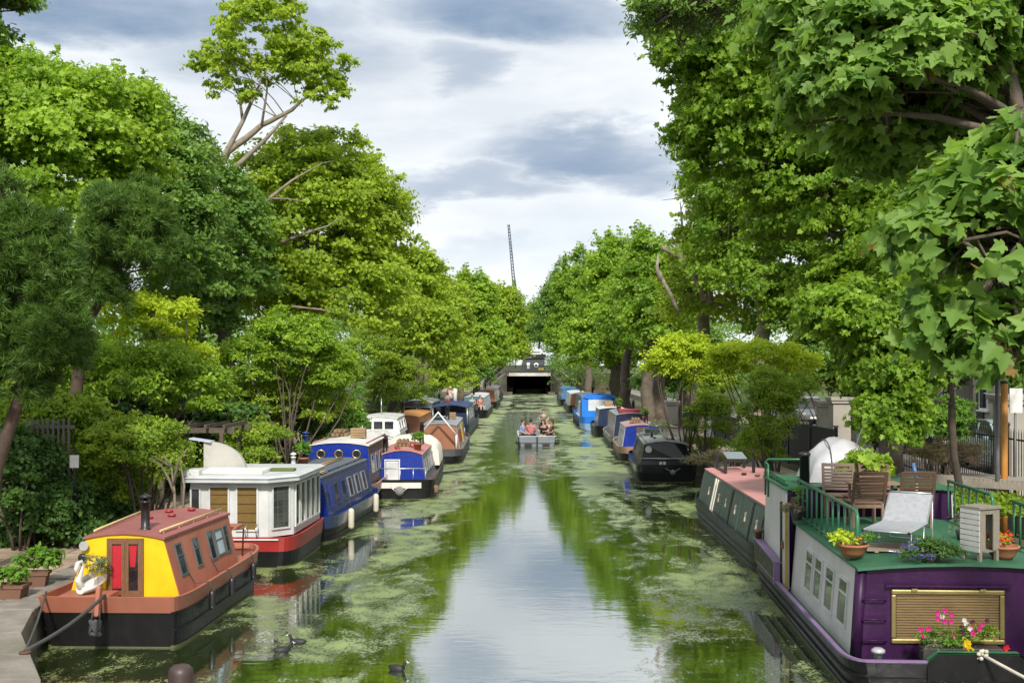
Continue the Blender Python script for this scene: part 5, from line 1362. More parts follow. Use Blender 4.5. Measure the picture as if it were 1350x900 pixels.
# pots and plants
TERRAC = paint('terracotta_pot', (.33, .13, .06), .8, .3, (.3, .2, .15), 8, .2)
def bowl(label, p, r, h, plants, group=None, name='flower_bowl'):
    t = thing(name, label, 'flower pot', p, 0, group)
    m = MB(); m.lathe([(r*.55, 0), (r*.8, h*.35), (r*.97, h*.8), (r*1.05, h*.85), (r*1.05, h), (r*.93, h), (r*.9, h*.82), (.01, h*.8)], (0, 0, 0), 20); m.build('pot', TERRAC, t)
    for nm, mat, (c, rr, n, cr), per, sz, kd in plants:
        P, D, RR = clumps_in([(c, rr, n, cr)], rngp); foliage(nm, P, D, RR, per, sz, kd, int(rngp.integers(9999)), mat, t)
    return t
FL_PINK = leaf_mat('pink_petal', (.55, .015, .20), (.80, .05, .36), .25); FL_YEL = leaf_mat('yellow_petal', (.70, .48, .01), (.85, .68, .02), .25)
FL_RED = leaf_mat('red_petal', (.50, .02, .02), (.75, .06, .03), .25); FL_WHITE = leaf_mat('white_petal', (.62, .60, .62), (.80, .80, .80), .25); FL_BLUE = leaf_mat('blue_petal', (.05, .05, .32), (.16, .14, .55), .25)
FL_ORANGE = leaf_mat('orange_petal', (.55, .16, .02), (.75, .30, .04), .25)
q = dpos(1127, 735); bowl('terracotta bowl with yellow green plants at the left railing end', (q.x, q.y+.1, DKZ), .20, .17,
    [('leaves', L_LIME, ((-.12, 0, .24), (.14, .14, .10), 10, .07), 22, .06, 'simple'), ('leaves', L_HERB, ((.14, 0, .22), (.1, .1, .06), 6, .06), 20, .05, 'simple'), ('flowers', FL_ORANGE, ((.02, 0, .25), (.06, .06, .05), 4, .04), 14, .04, 'simple')], 'terracotta bowls on the barge')
q = dpos(1335, 742); bowl('terracotta bowl with red and yellow flowers at the right railing end', (q.x, q.y+.3, DKZ), .20, .18,
    [('leaves', L_LIME, ((-.06, 0, .25), (.15, .14, .08), 8, .06), 18, .05, 'simple'), ('flowers', FL_RED, ((.0, 0, .27), (.16, .14, .08), 10, .05), 18, .045, 'simple')], 'terracotta bowls on the barge')
def bush_on(label, p, parts, name='potted_plant', cat='plant', pot=None):
    t = thing(name, label, cat, p, 0)
    m = MB(); r, h = pot or (.13, .14); m.lathe([(r*.75, 0), (r, h), (r*.85, h), (r*.8, h*.85), (.01, h*.8)], (0, 0, 0), 14); m.build('pot', paint('dark_pot', (.035, .03, .028), .6), t)
    for nm, mat, ell, per, sz, kd in parts:
        P, D, RR = clumps_in([ell], rngp); foliage(nm, P, D, RR, per, sz, kd, int(rngp.integers(9999)), mat, t)
    return t
q = dpos(1228, 742); bush_on('dark green lavender bush with blue flowers overhanging the front roof edge', (q.x, q.y+.05, DKZ-.02),
    [('leaves', L_IVY, ((.05, 0, .12), (.36, .22, .14), 44, .09), 46, .055, 'oval'), ('flowers', FL_BLUE, ((-.18, -.03, .14), (.22, .2, .16), 22, .06), 20, .03, 'oval'), ('leaves', L_HERB, ((-.04, .05, .22), (.2, .15, .10), 14, .07), 26, .05, 'oval')])
q = dpos(1272, 712); bush_on('small greyish lavender plant left of the slatted lantern box', (q.x, q.y, DKZ), [('leaves', L_GREY, ((0, 0, .2), (.16, .14, .18), 18, .06), 22, .05, 'oval'), ('flowers', FL_BLUE, ((0, 0, .26), (.15, .14, .14), 8, .05), 8, .025, 'oval')])
# slatted lantern box
q = dpos(1292, 738)
t = thing('slatted_box', 'grey weathered timber box with white slatted side standing on the deck', 'box', (q.x, q.y, DKZ), .42); t.scale = (.88, .88, .88)
GW = wood('grey_timber', (.16, .14, .11), (.28, .25, .20), 9, (10, 10, 1))
m = MB()
for x in (-.16, .16):
    for y in (-.15, .15): m.box((x, y, .38), (.05, .05, .76))
m.build('post', GW, t)
m = MB(); m.box((0, 0, .775), (.42, .40, .03)); m.box((0, 0, .15), (.34, .32, .02)); m.box((.165, 0, .46), (.02, .28, .58)); m.build('panel', GW, t)
m = MB()
for x in (-.135, .135): m.box((x, -.168, .46), (.12, .018, .60))
m.box((0, -.168, .72), (.36, .019, .07)); m.build('front_frame', GW, t)
m = MB()
for k in range(8): m.box((-.196, 0, .18+.078*k), (.016, .36, .066))
m.build('slats', paint('white_slat', (.50, .50, .48), .5, .2), t)
# white tarpaulin over things on the after roof
t = thing('tarpaulin', 'white tarpaulin tied over a heap on the after cabin roof', 'tarpaulin', R1.w((-.22, 6.2, 2.085)), R1.yaw)
m = MB(); rings = []
nn = 15
for i in range(nn):
    u = -1+2*i/(nn-1); a = []
    for j in range(17):
        th = math.pi*j/16; y = .62*math.cos(th); s_ = abs(math.sin(th))**.55
        hgt = .70*(1-abs(u)**3.0)**.5*(1-.20*max(0, u))*(1+.05*math.sin(5*u+2)+.04*math.sin(th*7+u*6))
        a.append((u*.66*(1+.03*math.sin(th*5)), y*(1+.05*math.sin(u*9)), max(0, hgt*s_)))
    rings.append(a)
m.loft(rings, closed=False, caps=False, smooth=True); m.build('sheet', paint('white_plastic_sheet', (.44, .44, .46), .4, .1, (.35, .35, .35), 7, .1, bump=.6), t)
m = MB()
for u in (-.45, .35): m.tube([(u*.66, .655*math.cos(math.pi*j/12), .705*abs(math.sin(math.pi*j/12))**.55*(1-abs(u)**3)**.5*(1-.2*max(0, u))*1.03+.01) for j in range(13)], .010, 5)
m.build('cord', ROPE, t)
# big potted plant behind the chairs
q = R1.w((-.02, 5.32, 2.075)); bush_on('leafy green potted plant in front of the white tarpaulin', q,
    [('leaves', L_BRIGHT, ((.02, 0, .30), (.40, .26, .20), 36, .11), 12, .14, 'maple'), ('leaves', L_LIME, ((.16, -.05, .22), (.22, .2, .12), 10, .1), 9, .10, 'maple')], pot=(.17, .2))
# broom with blue head leaning on the rail
q = dpos(1219, 690); t = thing('broom', 'long wooden broom with blue painted end leaning beside the chairs', 'broom', (q.x, q.y+.6, DKZ))
m = MB(); e0 = Vector((.10, .1, 0)); e1 = at(1209, 634, q.y+.75)-t.location; e2 = at(1204, 610, q.y+.8)-t.location
m.tube([e0, e1], .022, 7); m.build('handle', wood('pine_handle', (.50, .30, .12), (.66, .44, .20)), t)
m = MB(); m.tube([e1, e2], .030, 7); m.build('painted_end', paint('blue_pole', (.06, .14, .32), .4), t)
# hanging basket on the left rail
q = R1.w((-1.34, 4.35, 1.62)); t = thing('hanging_planter', 'brown planter of dry trailing plants hung outside the left railing', 'planter', q)
m = MB(); m.lathe([(.07, 0), (.11, .16), (.12, .2), (.10, .2), (.01, .17)], (0, 0, 0), 12); m.build('pot', paint('dark_pot', (.035, .03, .028), .6), t)
for mat, ell, per in ((L_DRY, ((-.08, 0, .16), (.14, .16, .14), 16, .06), 24), (L_HERB, ((.02, .1, .34), (.12, .12, .16), 10, .06), 16)):
    P, D, RR = clumps_in([ell], rngp); foliage('leaves', P, D, RR, per, .05, 'oval', int(rngp.integers(999)), mat, t)
# flower trough in the bow
q = R1.w((-.16, .12, .50)); t = thing('flower_trough', 'green trough of pink, white and yellow flowers below the front window', 'flower trough', q, R1.yaw)
m = MB(); m.box((0, 0, .08), (.95, .2, .16)); m.build('trough', paint('dark_pot', (.035, .03, .028), .6), t, bevel=.01)
for nm, mat, ell, per, sz, kd in (('leaves', L_HERB, ((-.2, 0, .24), (.30, .10, .14), 26, .07), 30, .05, 'oval'), ('leaves', L_BUSH, ((.22, 0, .27), (.24, .1, .16), 22, .07), 30, .05, 'oval'),
                                  ('leaves', L_GREY, ((-.38, 0, .19), (.12, .08, .09), 10, .06), 30, .035, 'oval')):
    P, D, RR = clumps_in([ell], rngp); foliage(nm, P, D, RR, per, sz, kd, int(rngp.integers(999)), mat, t)
def blooms(mat, spots, r=.032):
    for x, z in spots:
        m = MB(); y = -.11+.05*rngp.random()
        for k in range(6):
            a = k*1.047+rngp.random(); d_ = Vector((math.cos(a), -.25, math.sin(a)))
            u = d_.cross(Vector((0, 1, 0))).normalized()*.5
            c_ = Vector((x, y, z)); m.add([c_, c_+(d_*.6+u)*r, c_+d_*r*1.15, c_+(d_*.6-u)*r], [(0, 1, 2, 3)])
        m.build('flower', mat, t)
blooms(FL_PINK, [(-.30, .58), (-.22, .62), (-.14, .57), (-.22, .48), (-.15, .49), (-.42, .40), (-.50, .38), (-.47, .31), (-.1, .30), (.11, .36), (.10, .42), (.23, .45), (.19, .40), (-.30, .52), (.14, .33)])
blooms(FL_WHITE, [(.04, .46), (.02, .50), (.08, .40), (-.24, .54)], .03); blooms(FL_YEL, [(.05, .17), (.06, .10), (.05, .22), (.08, .14)], .05)
blooms(FL_RED, [(.52, .17), (.50, .13)], .04); blooms(leaf_mat('dark_petal', (.05, .005, .03), (.1, .01, .05), .1), [(-.02, .42), (.0, .34), (.12, .48), (.28, .50), (.3, .33)], .03)
m = MB()
for x, z in ((-.25, .6), (-.45, .38), (.05, .46), (.22, .45), (.1, .36), (-.17, .5), (.28, .5)): m.tube([(x*.7, 0, .16), (x*.9, -.06, z*.6), (x, -.09, z)], .004, 4)
m.build('stems', L_HERB, t)
a_ = R1.w((.02, -.08, .62)); e = a_+Vector((.95, -1.9, -.30))
m = MB(); m.tube([a_+(e-a_)*k/8-Vector((0, 0, .05*math.sin(math.pi*k/8))) for k in range(9)], .021, 8)
for k in range(10):
    u = k*.7; m.ball(a_+Vector((.05*math.cos(u*1.7), -.03+.03*math.sin(u), .04*math.sin(u*2.3))), .026)
o = m.build('mooring_rope', CREAMROPE); tag(o, 'pale knotted mooring rope leading from the purple barge bow to the right', 'rope', 'mooring ropes')

# ------------------------------------------------------------------ swan planter on the terracotta boat
SWANW = paint('swan_white', (.62, .61, .58), .4, .08, streak=.08)
q = L1.w((-.40, .10, .755)); t = thing('swan_planter', 'white swan shaped planter holding a grey leaved bush on the terracotta bow', 'planter', q, -.3)
L1.box('bow_locker', (-.38, .16, .695), (.7, .4, .12), TERRA)
m = MB(); rings = []
for i in range(9):
    f = i/8; y = -.16+.40*f; w_ = .035+.10*math.sin(math.pi*min(1, f*.9+.08))**.8; h0 = .015; h1 = .13+.09*f
    rings.append([(w_*math.cos(a)*(1.0), y, h0+(h1-h0)*(.5+.5*math.sin(a))) for a in [2*math.pi*k/12 for k in range(12)]])
m.loft(rings, smooth=True)
neck = [(0, -.13, .12), (0, -.19, .22), (0, -.14, .34), (0, -.10, .42), (0, -.13, .485), (0, -.20, .475), (0, -.235, .40), (0, -.24, .36)]
m.tube(neck, [.055, .045, .034, .030, .030, .036, .034, .020], 10)
for sd in (1, -1): m.loft([[(sd*.115, -.02, .10), (sd*.13, .1, .10), (sd*.125, .28, .16), (sd*.12, .30, .24), (sd*.13, .12, .25), (sd*.12, 0, .21)], [(sd*.09, -.02, .10), (sd*.10, .1, .10), (sd*.10, .28, .16), (sd*.10, .30, .24), (sd*.10, .12, .25), (sd*.09, 0, .21)]])
m.build('body', SWANW, t, bevel=.006)
m = MB(); m.lathe([(.018, 0), (.014, -.03), (.003, -.07)], (0, -.242, .365), 8); m.build('beak', paint('orange_beak', (.45, .16, .06), .5), t)
for mat, ell, per, sz in ((L_GREY, ((.05, .12, .36), (.17, .14, .15), 30, .06), 26, .045), (FL_WHITE, ((.05, .12, .40), (.18, .14, .12), 8, .05), 4, .03)):
    P, D, RR = clumps_in([ell], rngp); foliage('leaves', P, D, RR, per, sz, 'oval', int(rngp.integers(999)), mat, t)

# ------------------------------------------------------------------ left bank odds and ends
def trough(label, p, size, plants, group, rz=0):
    t = thing('plant_trough', label, 'planter', p, rz, group); m = MB(); a, b_, h = size
    m.loft([[(-a*.44, -b_*.44, 0), (a*.44, -b_*.44, 0), (a*.44, b_*.44, 0), (-a*.44, b_*.44, 0)], [(-a/2, -b_/2, h), (a/2, -b_/2, h), (a/2, b_/2, h), (-a/2, b_/2, h)]]); m.box((0, 0, h-.02), (a*1.06, b_*1.08, .045)); m.build('trough', paint('brown_clay', (.15, .075, .045), .8), t)
    for mat, ell, per, sz, kd in plants:
        P, D, RR = clumps_in([ell], rngp); foliage('leaves', P, D, RR, per, sz, kd, int(rngp.integers(999)), mat, t, tlo=.2)
q = onz(8, 788, GZ); trough('brown clay trough of herbs at the left edge, nearer the camera', (q.x-.05, q.y, GZ+.01), (.7, .3, .2), [(L_HERB, ((.1, 0, .3), (.3, .15, .14), 26, .08), 30, .08, 'simple')], 'clay troughs on the left path')
q = onz(30, 776, GZ); trough('brown clay trough of broad leaved plants, farther from the camera', (q.x, q.y+.2, GZ+.01), (.6, .3, .22), [(L_HERB, ((.1, .1, .36), (.34, .2, .18), 30, .10), 26, .13, 'simple')], 'clay troughs on the left path', .2)
POLEG = plain('grey_pole', (.14, .145, .15), .5, .2)
q = onz(366, 600, GZ); Y_ = 37
t = thing('lamp_post', 'slim grey lamp post among the bushes on the left bank', 'lamp post', ((369-VX)*Y_/F, Y_, GZ)); top = H-(418-VY)*Y_/F-GZ
m = MB(); m.tube([(0, 0, 0), (0, 0, top*.5), (0, 0, top)], [.04, .03, .022], 8); m.build('post', POLEG, t)
m = MB(); m.lathe([(.03, top), (.10, top+.02), (.10, top+.10), (.13, top+.11), (.03, top+.17)], (0, 0, 0), 12); m.build('lantern', POLEG, t)
t = thing('pergola', 'dark timber pergola with dry climbers behind the white houseboat', 'pergola', (-8.6, 27.5, GZ))
m = MB()
for x in (-1.4, .0, 1.4):
    for y in (-.8, .8): m = MB(); m.box((x, y, .95), (.09, .09, 1.9)); m.build('post', BARK_BROWN, t)
m = MB()
for y in (-.8, .8): m.box((0, y, 1.95), (3.4, .07, .12))
for k in range(8): m.box((-1.5+.43*k, 0, 2.05), (.06, 2.1, .09))
m.build('beam', BARK_BROWN, t)
q = at(590, 540, 70)
t = thing('traffic_cone', 'orange and white traffic cone on the left bank behind the navy boat', 'cone', (at(590, 540, 69).x, 69, 1.62))
m = MB(); m.box((0, 0, .03), (.5, .5, .06)); m.lathe([(.2, .06), (.13, .40)], (0, 0, 0), 14); m.lathe([(.09, .62), (.04, .95)], (0, 0, 0), 14); m.build('cone', paint('cone_orange', (.75, .10, .02), .5), t)
m = MB(); m.lathe([(.131, .40), (.091, .62)], (0, 0, 0), 14, cap=False); m.build('band', WHITE, t)
for px, dd, lb in ((600, 70, 'pale post standing beside the traffic cone'),):
    t = thing('white_post', lb, 'post', (at(px, 540, dd).x, dd, 1.6)); m = MB(); m.lathe([(.12, 0), (.12, .95), (.08, 1.0), (.02, 1.02)], (0, 0, 0), 10); m.build('shaft', WHITE, t)
# right bank: service bollard, yellow sign, jetty, poles
t = thing('service_post', 'pale grey service bollard on the towpath beside the glossy black boat', 'bollard', (6.95, 44.2, GZ)); h = H-(553-VY)*44.2/F-GZ
m = MB(); m.box((0, 0, h/2), (.24, .22, h)); m.build('shaft', paint('pale_post', (.55, .60, .64), .5), t, bevel=.02)
m = MB(); m.box((0, 0, h+.02), (.28, .26, .05)); m.box((0, 0, h-.3), (.26, .24, .03)); m.build('cap', POLEG, t)
q = at(845, 545, 60); t = thing('yellow_sign', 'small square yellow sign on a pale post behind the timber sided boat', 'sign', (q.x, 60, GZ))
m = MB(); m.box((0, 0, .55), (.22, .1, 1.1)); m.build('post', WHITE, t); m = MB(); m.box((0, -.02, q.z-GZ), (.46, .06, .46)); m.build('board', paint('sign_yellow', (.72, .50, .01), .4), t)
m = MB(); m.box((-.95, 0, q.z-GZ), (.75, .06, .42)); m.build('blue_board', NAVY, t)
t = thing('timber_gangway', 'weathered timber gangway with flowering bush on it, beyond the barge on the right', 'gangway', (0, 0, 0))
a_, e = at(1190, 614, 24.2), at(1372, 646, 22.4); e.z = a_.z = (a_.z+e.z)/2
t.location = a_; v = e-a_
GWL = wood('gangway_timber', (.24, .21, .17), (.40, .36, .30), 8, (10, 10, 1))
m = MB(); u = v.normalized(); s_ = u.cross(Vector((0, 0, 1)))
for k in range(30):
    p = v*(k+.5)/30; m.obox(p-s_*.25, s_, (0, 0, 1), (1.0, .04, v.length/30-.012))
m.build('planks', GWL, t)
m = MB(); m.beam(s_*.26-Vector((0, 0, .09)), v+s_*.26-Vector((0, 0, .09)), .05, .14); m.beam(-s_*.7-Vector((0, 0, .09)), v-s_*.7-Vector((0, 0, .09)), .05, .14); m.build('edge_beam', GWL, t)
for f in (.08, .55, .95):
    m = MB(); p = v*f; hh = a_.z-GZ+.02; m.box((p.x, p.y, -hh/2-.02), (.12, .12, hh)); m.beam((p.x, p.y, -.75), (p.x+u.x*.5, p.y+u.y*.5, -.1), .04, .04); m.build('leg', ALU if f > .5 else GWL, t)
GANG = a_; GV = v
for px, ptop, pbot, dd, r, mat, nm, lb in ((1324, 505, 640, 22.9, .07, wood('orange_timber', (.42, .17, .03), (.60, .28, .06), 8, (10, 10, 1)), 'timber_post', 'orange varnished timber post in front of the iron railing'),
                                           (1315, 500, 640, 22.7, .045, POLEG, 'steel_pole', 'slim grey steel pole just left of the orange timber post')):
    q = at(px, ptop, dd); t = thing(nm, lb, 'pole', (q.x, dd, GZ)); m = MB(); m.tube([(0, 0, 0), (0, 0, q.z-GZ)], r, 8)
    m.build('shaft', mat, t); m = MB(); m.lathe([(r*1.1, q.z-GZ), (r*1.1, q.z-GZ+.03), (.01, q.z-GZ+.06)], (0, 0, 0), 8); m.build('cap', BLACK, t)
q = at(1342, 528, 23.1); t = thing('white_sign', 'white sign board seen edge on behind the orange post', 'sign', (q.x, 23.2, GZ)); m = MB(); m.box((0, 0, q.z-GZ), (.26, .03, .5)); m.build('board', WHITE, t); m = MB(); m.tube([(0, .03, 0), (0, .03, q.z-GZ+.2)], .025, 6); m.build('post', POLEG, t)
q = onz(240, 898, 0); m = MB(); m.lathe([(.16, -.5), (.16, .12), (.15, .18), (.10, .225), (.01, .24)], (q.x, q.y-.05, 0), 18)
tag(m.build('mooring_post', paint('wet_timber', (.05, .03, .028), .5, .4)), 'round dark brown post top rising from the water at the bottom edge', 'post')

# ------------------------------------------------------------------ parked cars
def car(label, x, y, col, rz=0.0, van=False):
    t = thing('parked_car', label, 'car', (x, y, STREET_Z-.05), rz, 'cars parked beyond the railing')
    sec = [(-2.1, .42, .66), (-1.98, .30, .76), (-1.2, .26, .90), (-.75, .26, .94), (1.5, .26, .95), (2.0, .30, .90), (2.12, .42, .72)]
    m = MB(); rings = []
    for y_, z0, z1 in sec:
        w_ = .84 if abs(y_) < 1.9 else .74
        rings.append([(-w_*.95, y_, z0), (w_*.95, y_, z0), (w_, y_, z0+(z1-z0)*.5), (w_*.93, y_, z1), (-w_*.93, y_, z1), (-w_, y_, z0+(z1-z0)*.5)])
    m.loft(rings, smooth=False); pc = plain('car_paint_'+label[:9].replace(' ', '_'), col, .15, .3); m.build('body', pc, t, bevel=.04)
    m = MB(); hs = [(-1.15, .93, .93), (-.45, 1.38, .74), (.0, 1.45, .72), (1.2, 1.42, .70), (1.85, .95, .86)] if not van else [(-1.5, .93, .93), (-1.1, 1.75, .8), (0, 1.85, .8), (2.0, 1.8, .8), (2.1, .93, .88)]
    rings = [[(-.76, y_, .92), (.76, y_, .92), (w_*.88, y_, z1), (-w_*.88, y_, z1)] for y_, z1, w_ in hs]
    m.loft(rings); m.build('cabin', GL, t, bevel=.03)
    m = MB(); r_ = [[(-w_*.86, y_, z1+.012), (w_*.86, y_, z1+.012), (w_*.86, y_, z1+.03), (-w_*.86, y_, z1+.03)] for y_, z1, w_ in hs[1:-1]]; m.loft(r_); m.build('roof', pc, t)
    m = MB()
    for sd in (1, -1):
        for ya, yb in ((-1.15, -.45), (.35, .36), (1.85, 1.2)): m.beam((sd*.745, ya, .93), (sd*.66, yb, 1.38 if not van else 1.78), .05, .05)
    m.build('door_pillar', pc, t)
    for sd in (1, -1):
        for y_ in (-1.3, 1.3):
            m = MB(); m.lathe([(.2, -.1), (.31, -.1), (.33, -.05), (.33, .05), (.31, .1), (.2, .1)], (sd*.76, y_, .33), 18, 'x'); w_ = m.build('wheel', paint('tyre', (.02, .02, .02), .8), t)
            m = MB(); m.lathe([(.02, -.105), (.19, -.09), (.19, .09), (.02, .105)], (sd*.76, y_, .33), 14, 'x'); m.build('rim', ALU, w_)
        m = MB(); m.box((sd*.58, -2.06, .68), (.28, .06, .12)); m.build('headlight', plain('lamp_glass', (.55, .58, .58), .12, .4), t)
        m = MB(); m.box((sd*.6, 2.08, .76), (.22, .06, .14)); m.build('tail_light', plain('red_lens', (.4, .01, .01), .2), t)
        m = MB(); m.box((sd*.92, -.75, 1.0), (.16, .1, .1)); m.build('mirror', pc, t, bevel=.02)
    m = MB(); m.box((0, -2.13, .5), (.5, .02, .11)); m.build('number_plate', WHITE, t)
SX = STREET_X+2.2+1.15
car('pale silver blue car parked behind the iron railing, leftmost there', SX, 33.2, (.30, .38, .42))
car('dark teal car parked behind the iron railing and orange post', SX, 27.6, (.03, .06, .075))
car('black car parked behind the tall board fence', SX, 40.0, (.02, .022, .026))
car('dark blue van parked behind the board fence, farther along', SX, 46.5, (.02, .03, .06), 0, True)
car('grey car parked far along the street behind the tree trunks', SX, 57.5, (.16, .17, .18))

# ------------------------------------------------------------------ coots
COOT = paint('coot_black', (.012, .012, .013), .6, .1)
def coot(label, px, py, rz):
    q = onz(px, py, 0); t = thing('coot', label, 'bird', (q.x, q.y, 0), rz, 'coots on the canal'); t.scale = (.68, .68, .68)
    m = MB(); rings = []
    for y, w_, z0, z1 in ((-.17, .02, .03, .07), (-.12, .06, -.02, .10), (-.02, .085, -.04, .125), (.08, .075, -.04, .11), (.14, .045, -.01, .10), (.185, .012, .06, .09)):
        rings.append([(w_*math.cos(a), y, (z0+z1)/2+(z1-z0)/2*math.sin(a)) for a in [2*math.pi*k/10 for k in range(10)]])
    m.loft(rings, smooth=True); m.tube([(0, -.13, .06), (0, -.17, .13), (0, -.185, .175), (0, -.205, .18), (0, -.23, .17)], [.045, .032, .036, .032, .012], 9); m.build('body', COOT, t)
    m = MB(); m.lathe([(.014, 0), (.010, -.025), (.002, -.05)], (0, -.228, .175), 7, 'y'); m.box((0, -.222, .195), (.014, .015, .03)); m.build('beak', WHITE, t)
coot('black coot swimming alone in the middle foreground, farthest right', 523, 883, 1.2)
coot('black coot facing right near the white reflections', 372, 859, 1.9)
coot('black coot just behind and right of its neighbour near the white reflections', 393, 848, -1.7)
# ------------------------------------------------------------------ people: one skinned body, clothes and hair as children
SKIN = plain('skin_light', (.50, .30, .22), .55); SKIN2 = plain('skin_tan', (.36, .20, .13), .55)
def skin_mesh(name, chains, mat, parent, levels=1):
    verts, edges, rad, key = [], [], [], {}
    for ch in chains:
        prev = None
        for p, r in ch:
            k = tuple(round(c, 4) for c in p)
            if k not in key: key[k] = len(verts); verts.append(p); rad.append(r)
            i = key[k]
            if prev is not None and prev != i: edges.append((prev, i))
            prev = i
    me = bpy.data.meshes.new(name); me.from_pydata(verts, edges, []); o = bpy.data.objects.new(name, me); C.objects.link(o); o.parent = parent
    md = o.modifiers.new('skin', 'SKIN'); md.use_smooth_shade = True
    if not me.skin_vertices: 
        bpy.context.view_layer.objects.active = o
        bpy.ops.mesh.customdata_skin_add()
    for i, r in enumerate(rad):
        rr = r if isinstance(r, tuple) else (r, r)
        me.skin_vertices[0].data[i].radius = rr
    me.skin_vertices[0].data[0].use_root = True
    sd = o.modifiers.new('smooth', 'SUBSURF'); sd.levels = levels; sd.render_levels = levels
    me.materials.append(mat)
    return o
def person(label, p, rz, pose, top, bottom, hair, skin=None, group=None, lean=0.0, hat=None, long=False, arms='lap', sleeves=True, size=1.0):
    t = thing('person', label, 'person', p, rz, group); skin = skin or SKIN
    # faces -y; pelvis height by pose
    ph = {'stand': .92, 'sit': .50}[pose]
    L_ = lambda y, z: (y - lean*z)
    pel = (0, 0, ph); waist = (0, -lean*.18, ph+.16); chest = (0, -lean*.36, ph+.36); neck = (0, -lean*.5, ph+.53); jaw = (0, -lean*.56-.012, ph+.60); skull = (0, -lean*.6-.005, ph+.71); crown = (0, -lean*.6+.005, ph+.79)
    ch = [[(pel, (.14, .10)), (waist, (.125, .09)), (chest, (.155, .10)), (neck, .052), (jaw, (.06, .068)), (skull, (.075, .092)), (crown, .055)],
          [(skull, (.075, .092)), ((0, skull[1]-.105, skull[2]-.03), .016)]]
    shirt = [[(pel, (.155, .115)), (waist, (.14, .105)), (chest, (.17, .115)), ((0, neck[1]+.01, neck[2]-.07), .07)]]; trou = []
    for s in (1, -1):
        sh = (s*.185, chest[1]+.01, ph+.46)
        if arms == 'lap': el, wr = (s*.25, chest[1]-.02, ph+.20), (s*.10, chest[1]-.25, ph+.12)
        elif arms == 'front': el, wr = (s*.27, chest[1]-.12, ph+.22), (s*.16, chest[1]-.36, ph+.24)
        else: el, wr = (s*.25, .03, ph+.18), (s*.25, -.06, ph-.07)
        d_ = (Vector(wr)-Vector(el)).normalized(); side = d_.cross(Vector((0, 0, 1))).normalized()
        hand = Vector(wr)+d_*.085
        ch.append([(chest, (.155, .10)), (sh, .058), (el, .043), (wr, .028), (tuple(hand), (.036, .018))])
        for k, l in ((-1.5, .062), (-.5, .078), (.5, .074), (1.5, .056)):
            a_ = hand+side*k*.017; b_ = a_+d_*l*.55; c_ = b_+d_*l*.4-Vector((0, 0, .022))
            ch.append([(tuple(hand), (.036, .018)), (tuple(a_+d_*.012), .009), (tuple(b_), .0085), (tuple(c_), .007)])
        th = Vector(wr)+d_*.03; ch.append([(wr, .028), (tuple(th-side*s*.035), .011), (tuple(th-side*s*.05+d_*.04), .009)])
        if sleeves: shirt.append([(chest, (.17, .115)), (sh, .072), (tuple(Vector(sh)+(Vector(el)-Vector(sh))*.75), .062)])
        hp = (s*.095, 0, ph-.03)
        if pose == 'stand': kn, an, toe = (s*.11, -.03, .48), (s*.12, .02, .08), (s*.135, -.16, .03)
        else: kn, an, toe = (s*.13, -.43, ph-.02), (s*.13, -.42, ph-.42), (s*.14, -.58, ph-.46)
        ch.append([(pel, (.14, .10)), (hp, .09), (kn, .06), (an, .038), (toe, .03)])
        trou.append([(pel, (.155, .112)), (hp, .104), (kn, .074), (tuple(Vector(kn)+(Vector(an)-Vector(kn))*.85), .060)])
    skin_mesh('body', ch, skin, t); skin_mesh('shirt', shirt, top, t); skin_mesh('trousers', trou, bottom, t)
    m = MB(); m.ball((0, skull[1]+.022, skull[2]+.03), .098, 12, 8, (.88, 1.0, .98)); 
    if long: m.ball((0, skull[1]+.06, skull[2]-.08), .085, 10, 7, (1.0, .6, 1.5))
    m.build('hair', hair, t)
    for s in (1, -1):
        m = MB(); m.ball((s*.030, skull[1]-.088, skull[2]-.005), .011, 6, 5); m.build('eye', BLACK, t)
    if hat:
        m = MB(); m.lathe([(.19, skull[2]+.035), (.19, skull[2]+.045), (.105, skull[2]+.055), (.10, skull[2]+.12), (.06, skull[2]+.15), (.01, skull[2]+.155)], (0, skull[1]+.01, 0), 16); m.build('hat', hat, t)
    t.scale = (size,)*3
    return t
HBROWN = plain('hair_brown', (.05, .028, .016), .6); HBLACK = plain('hair_black', (.012, .010, .010), .5); HBLOND = plain('hair_blond', (.34, .22, .10), .6)
cl = lambda n, c: plain('cloth_'+n, c, .85)
# trip boat
TB = Boat('trip_boat', 'small grey open trip boat carrying passengers in mid canal', 'boat', .42, 56.9, .02, 5.2, 1.82, (.93, .5, 3), (.9, .5, 3))
TG = paint('trip_grey', (.19, .22, .245), .4, .15)
TB.hull(.22, .48, TG, TG, paint('deck_grey', (.16, .16, .155), .7), .16, 1.04, .15, .05, .03, 0, True, False, rim=paint('pale_rim', (.60, .62, .62), .4))
m = MB(); m.box((0, -.17, .24), (.07, .06, .5)); m.build('stem', BLACK, TB.root)
for sd in (1, -1): m = MB(); m.lathe([(.03, -.02), (.09, .0), (.09, .14), (.03, .16)], (sd*.98, .05, .12), 10); m.build('corner_fender', BLACK, TB.root)
for sd in (1, -1): m = MB(); m.box((sd*.45, -.145, .05), (.36, .05, .12)); m.build('intake', BLACK, TB.root)
m = MB(); m.box((-.68, 2.0, .40), (.38, 3.0, .05)); m.box((.68, 2.0, .40), (.38, 3.0, .05)); m.box((0, 4.2, .45), (1.5, .4, .05)); m.box((-.68, 2, .27), (.3, 2.8, .22)); m.box((.68, 2, .27), (.3, 2.8, .22)); m.build('bench', paint('bench_grey', (.28, .29, .29), .6), TB.root)
m = MB(); m.box((.05, 3.3, .55), (.5, .4, .75)); m.tube([(.05, 3.05, .95), (.05, 2.95, 1.05)], .02, 6); m.build('console', paint('console_grey', (.2, .2, .2), .5), TB.root)
gp = 'passengers on the trip boat'
def onboat(x, y, z): return TB.w((x, y, z))
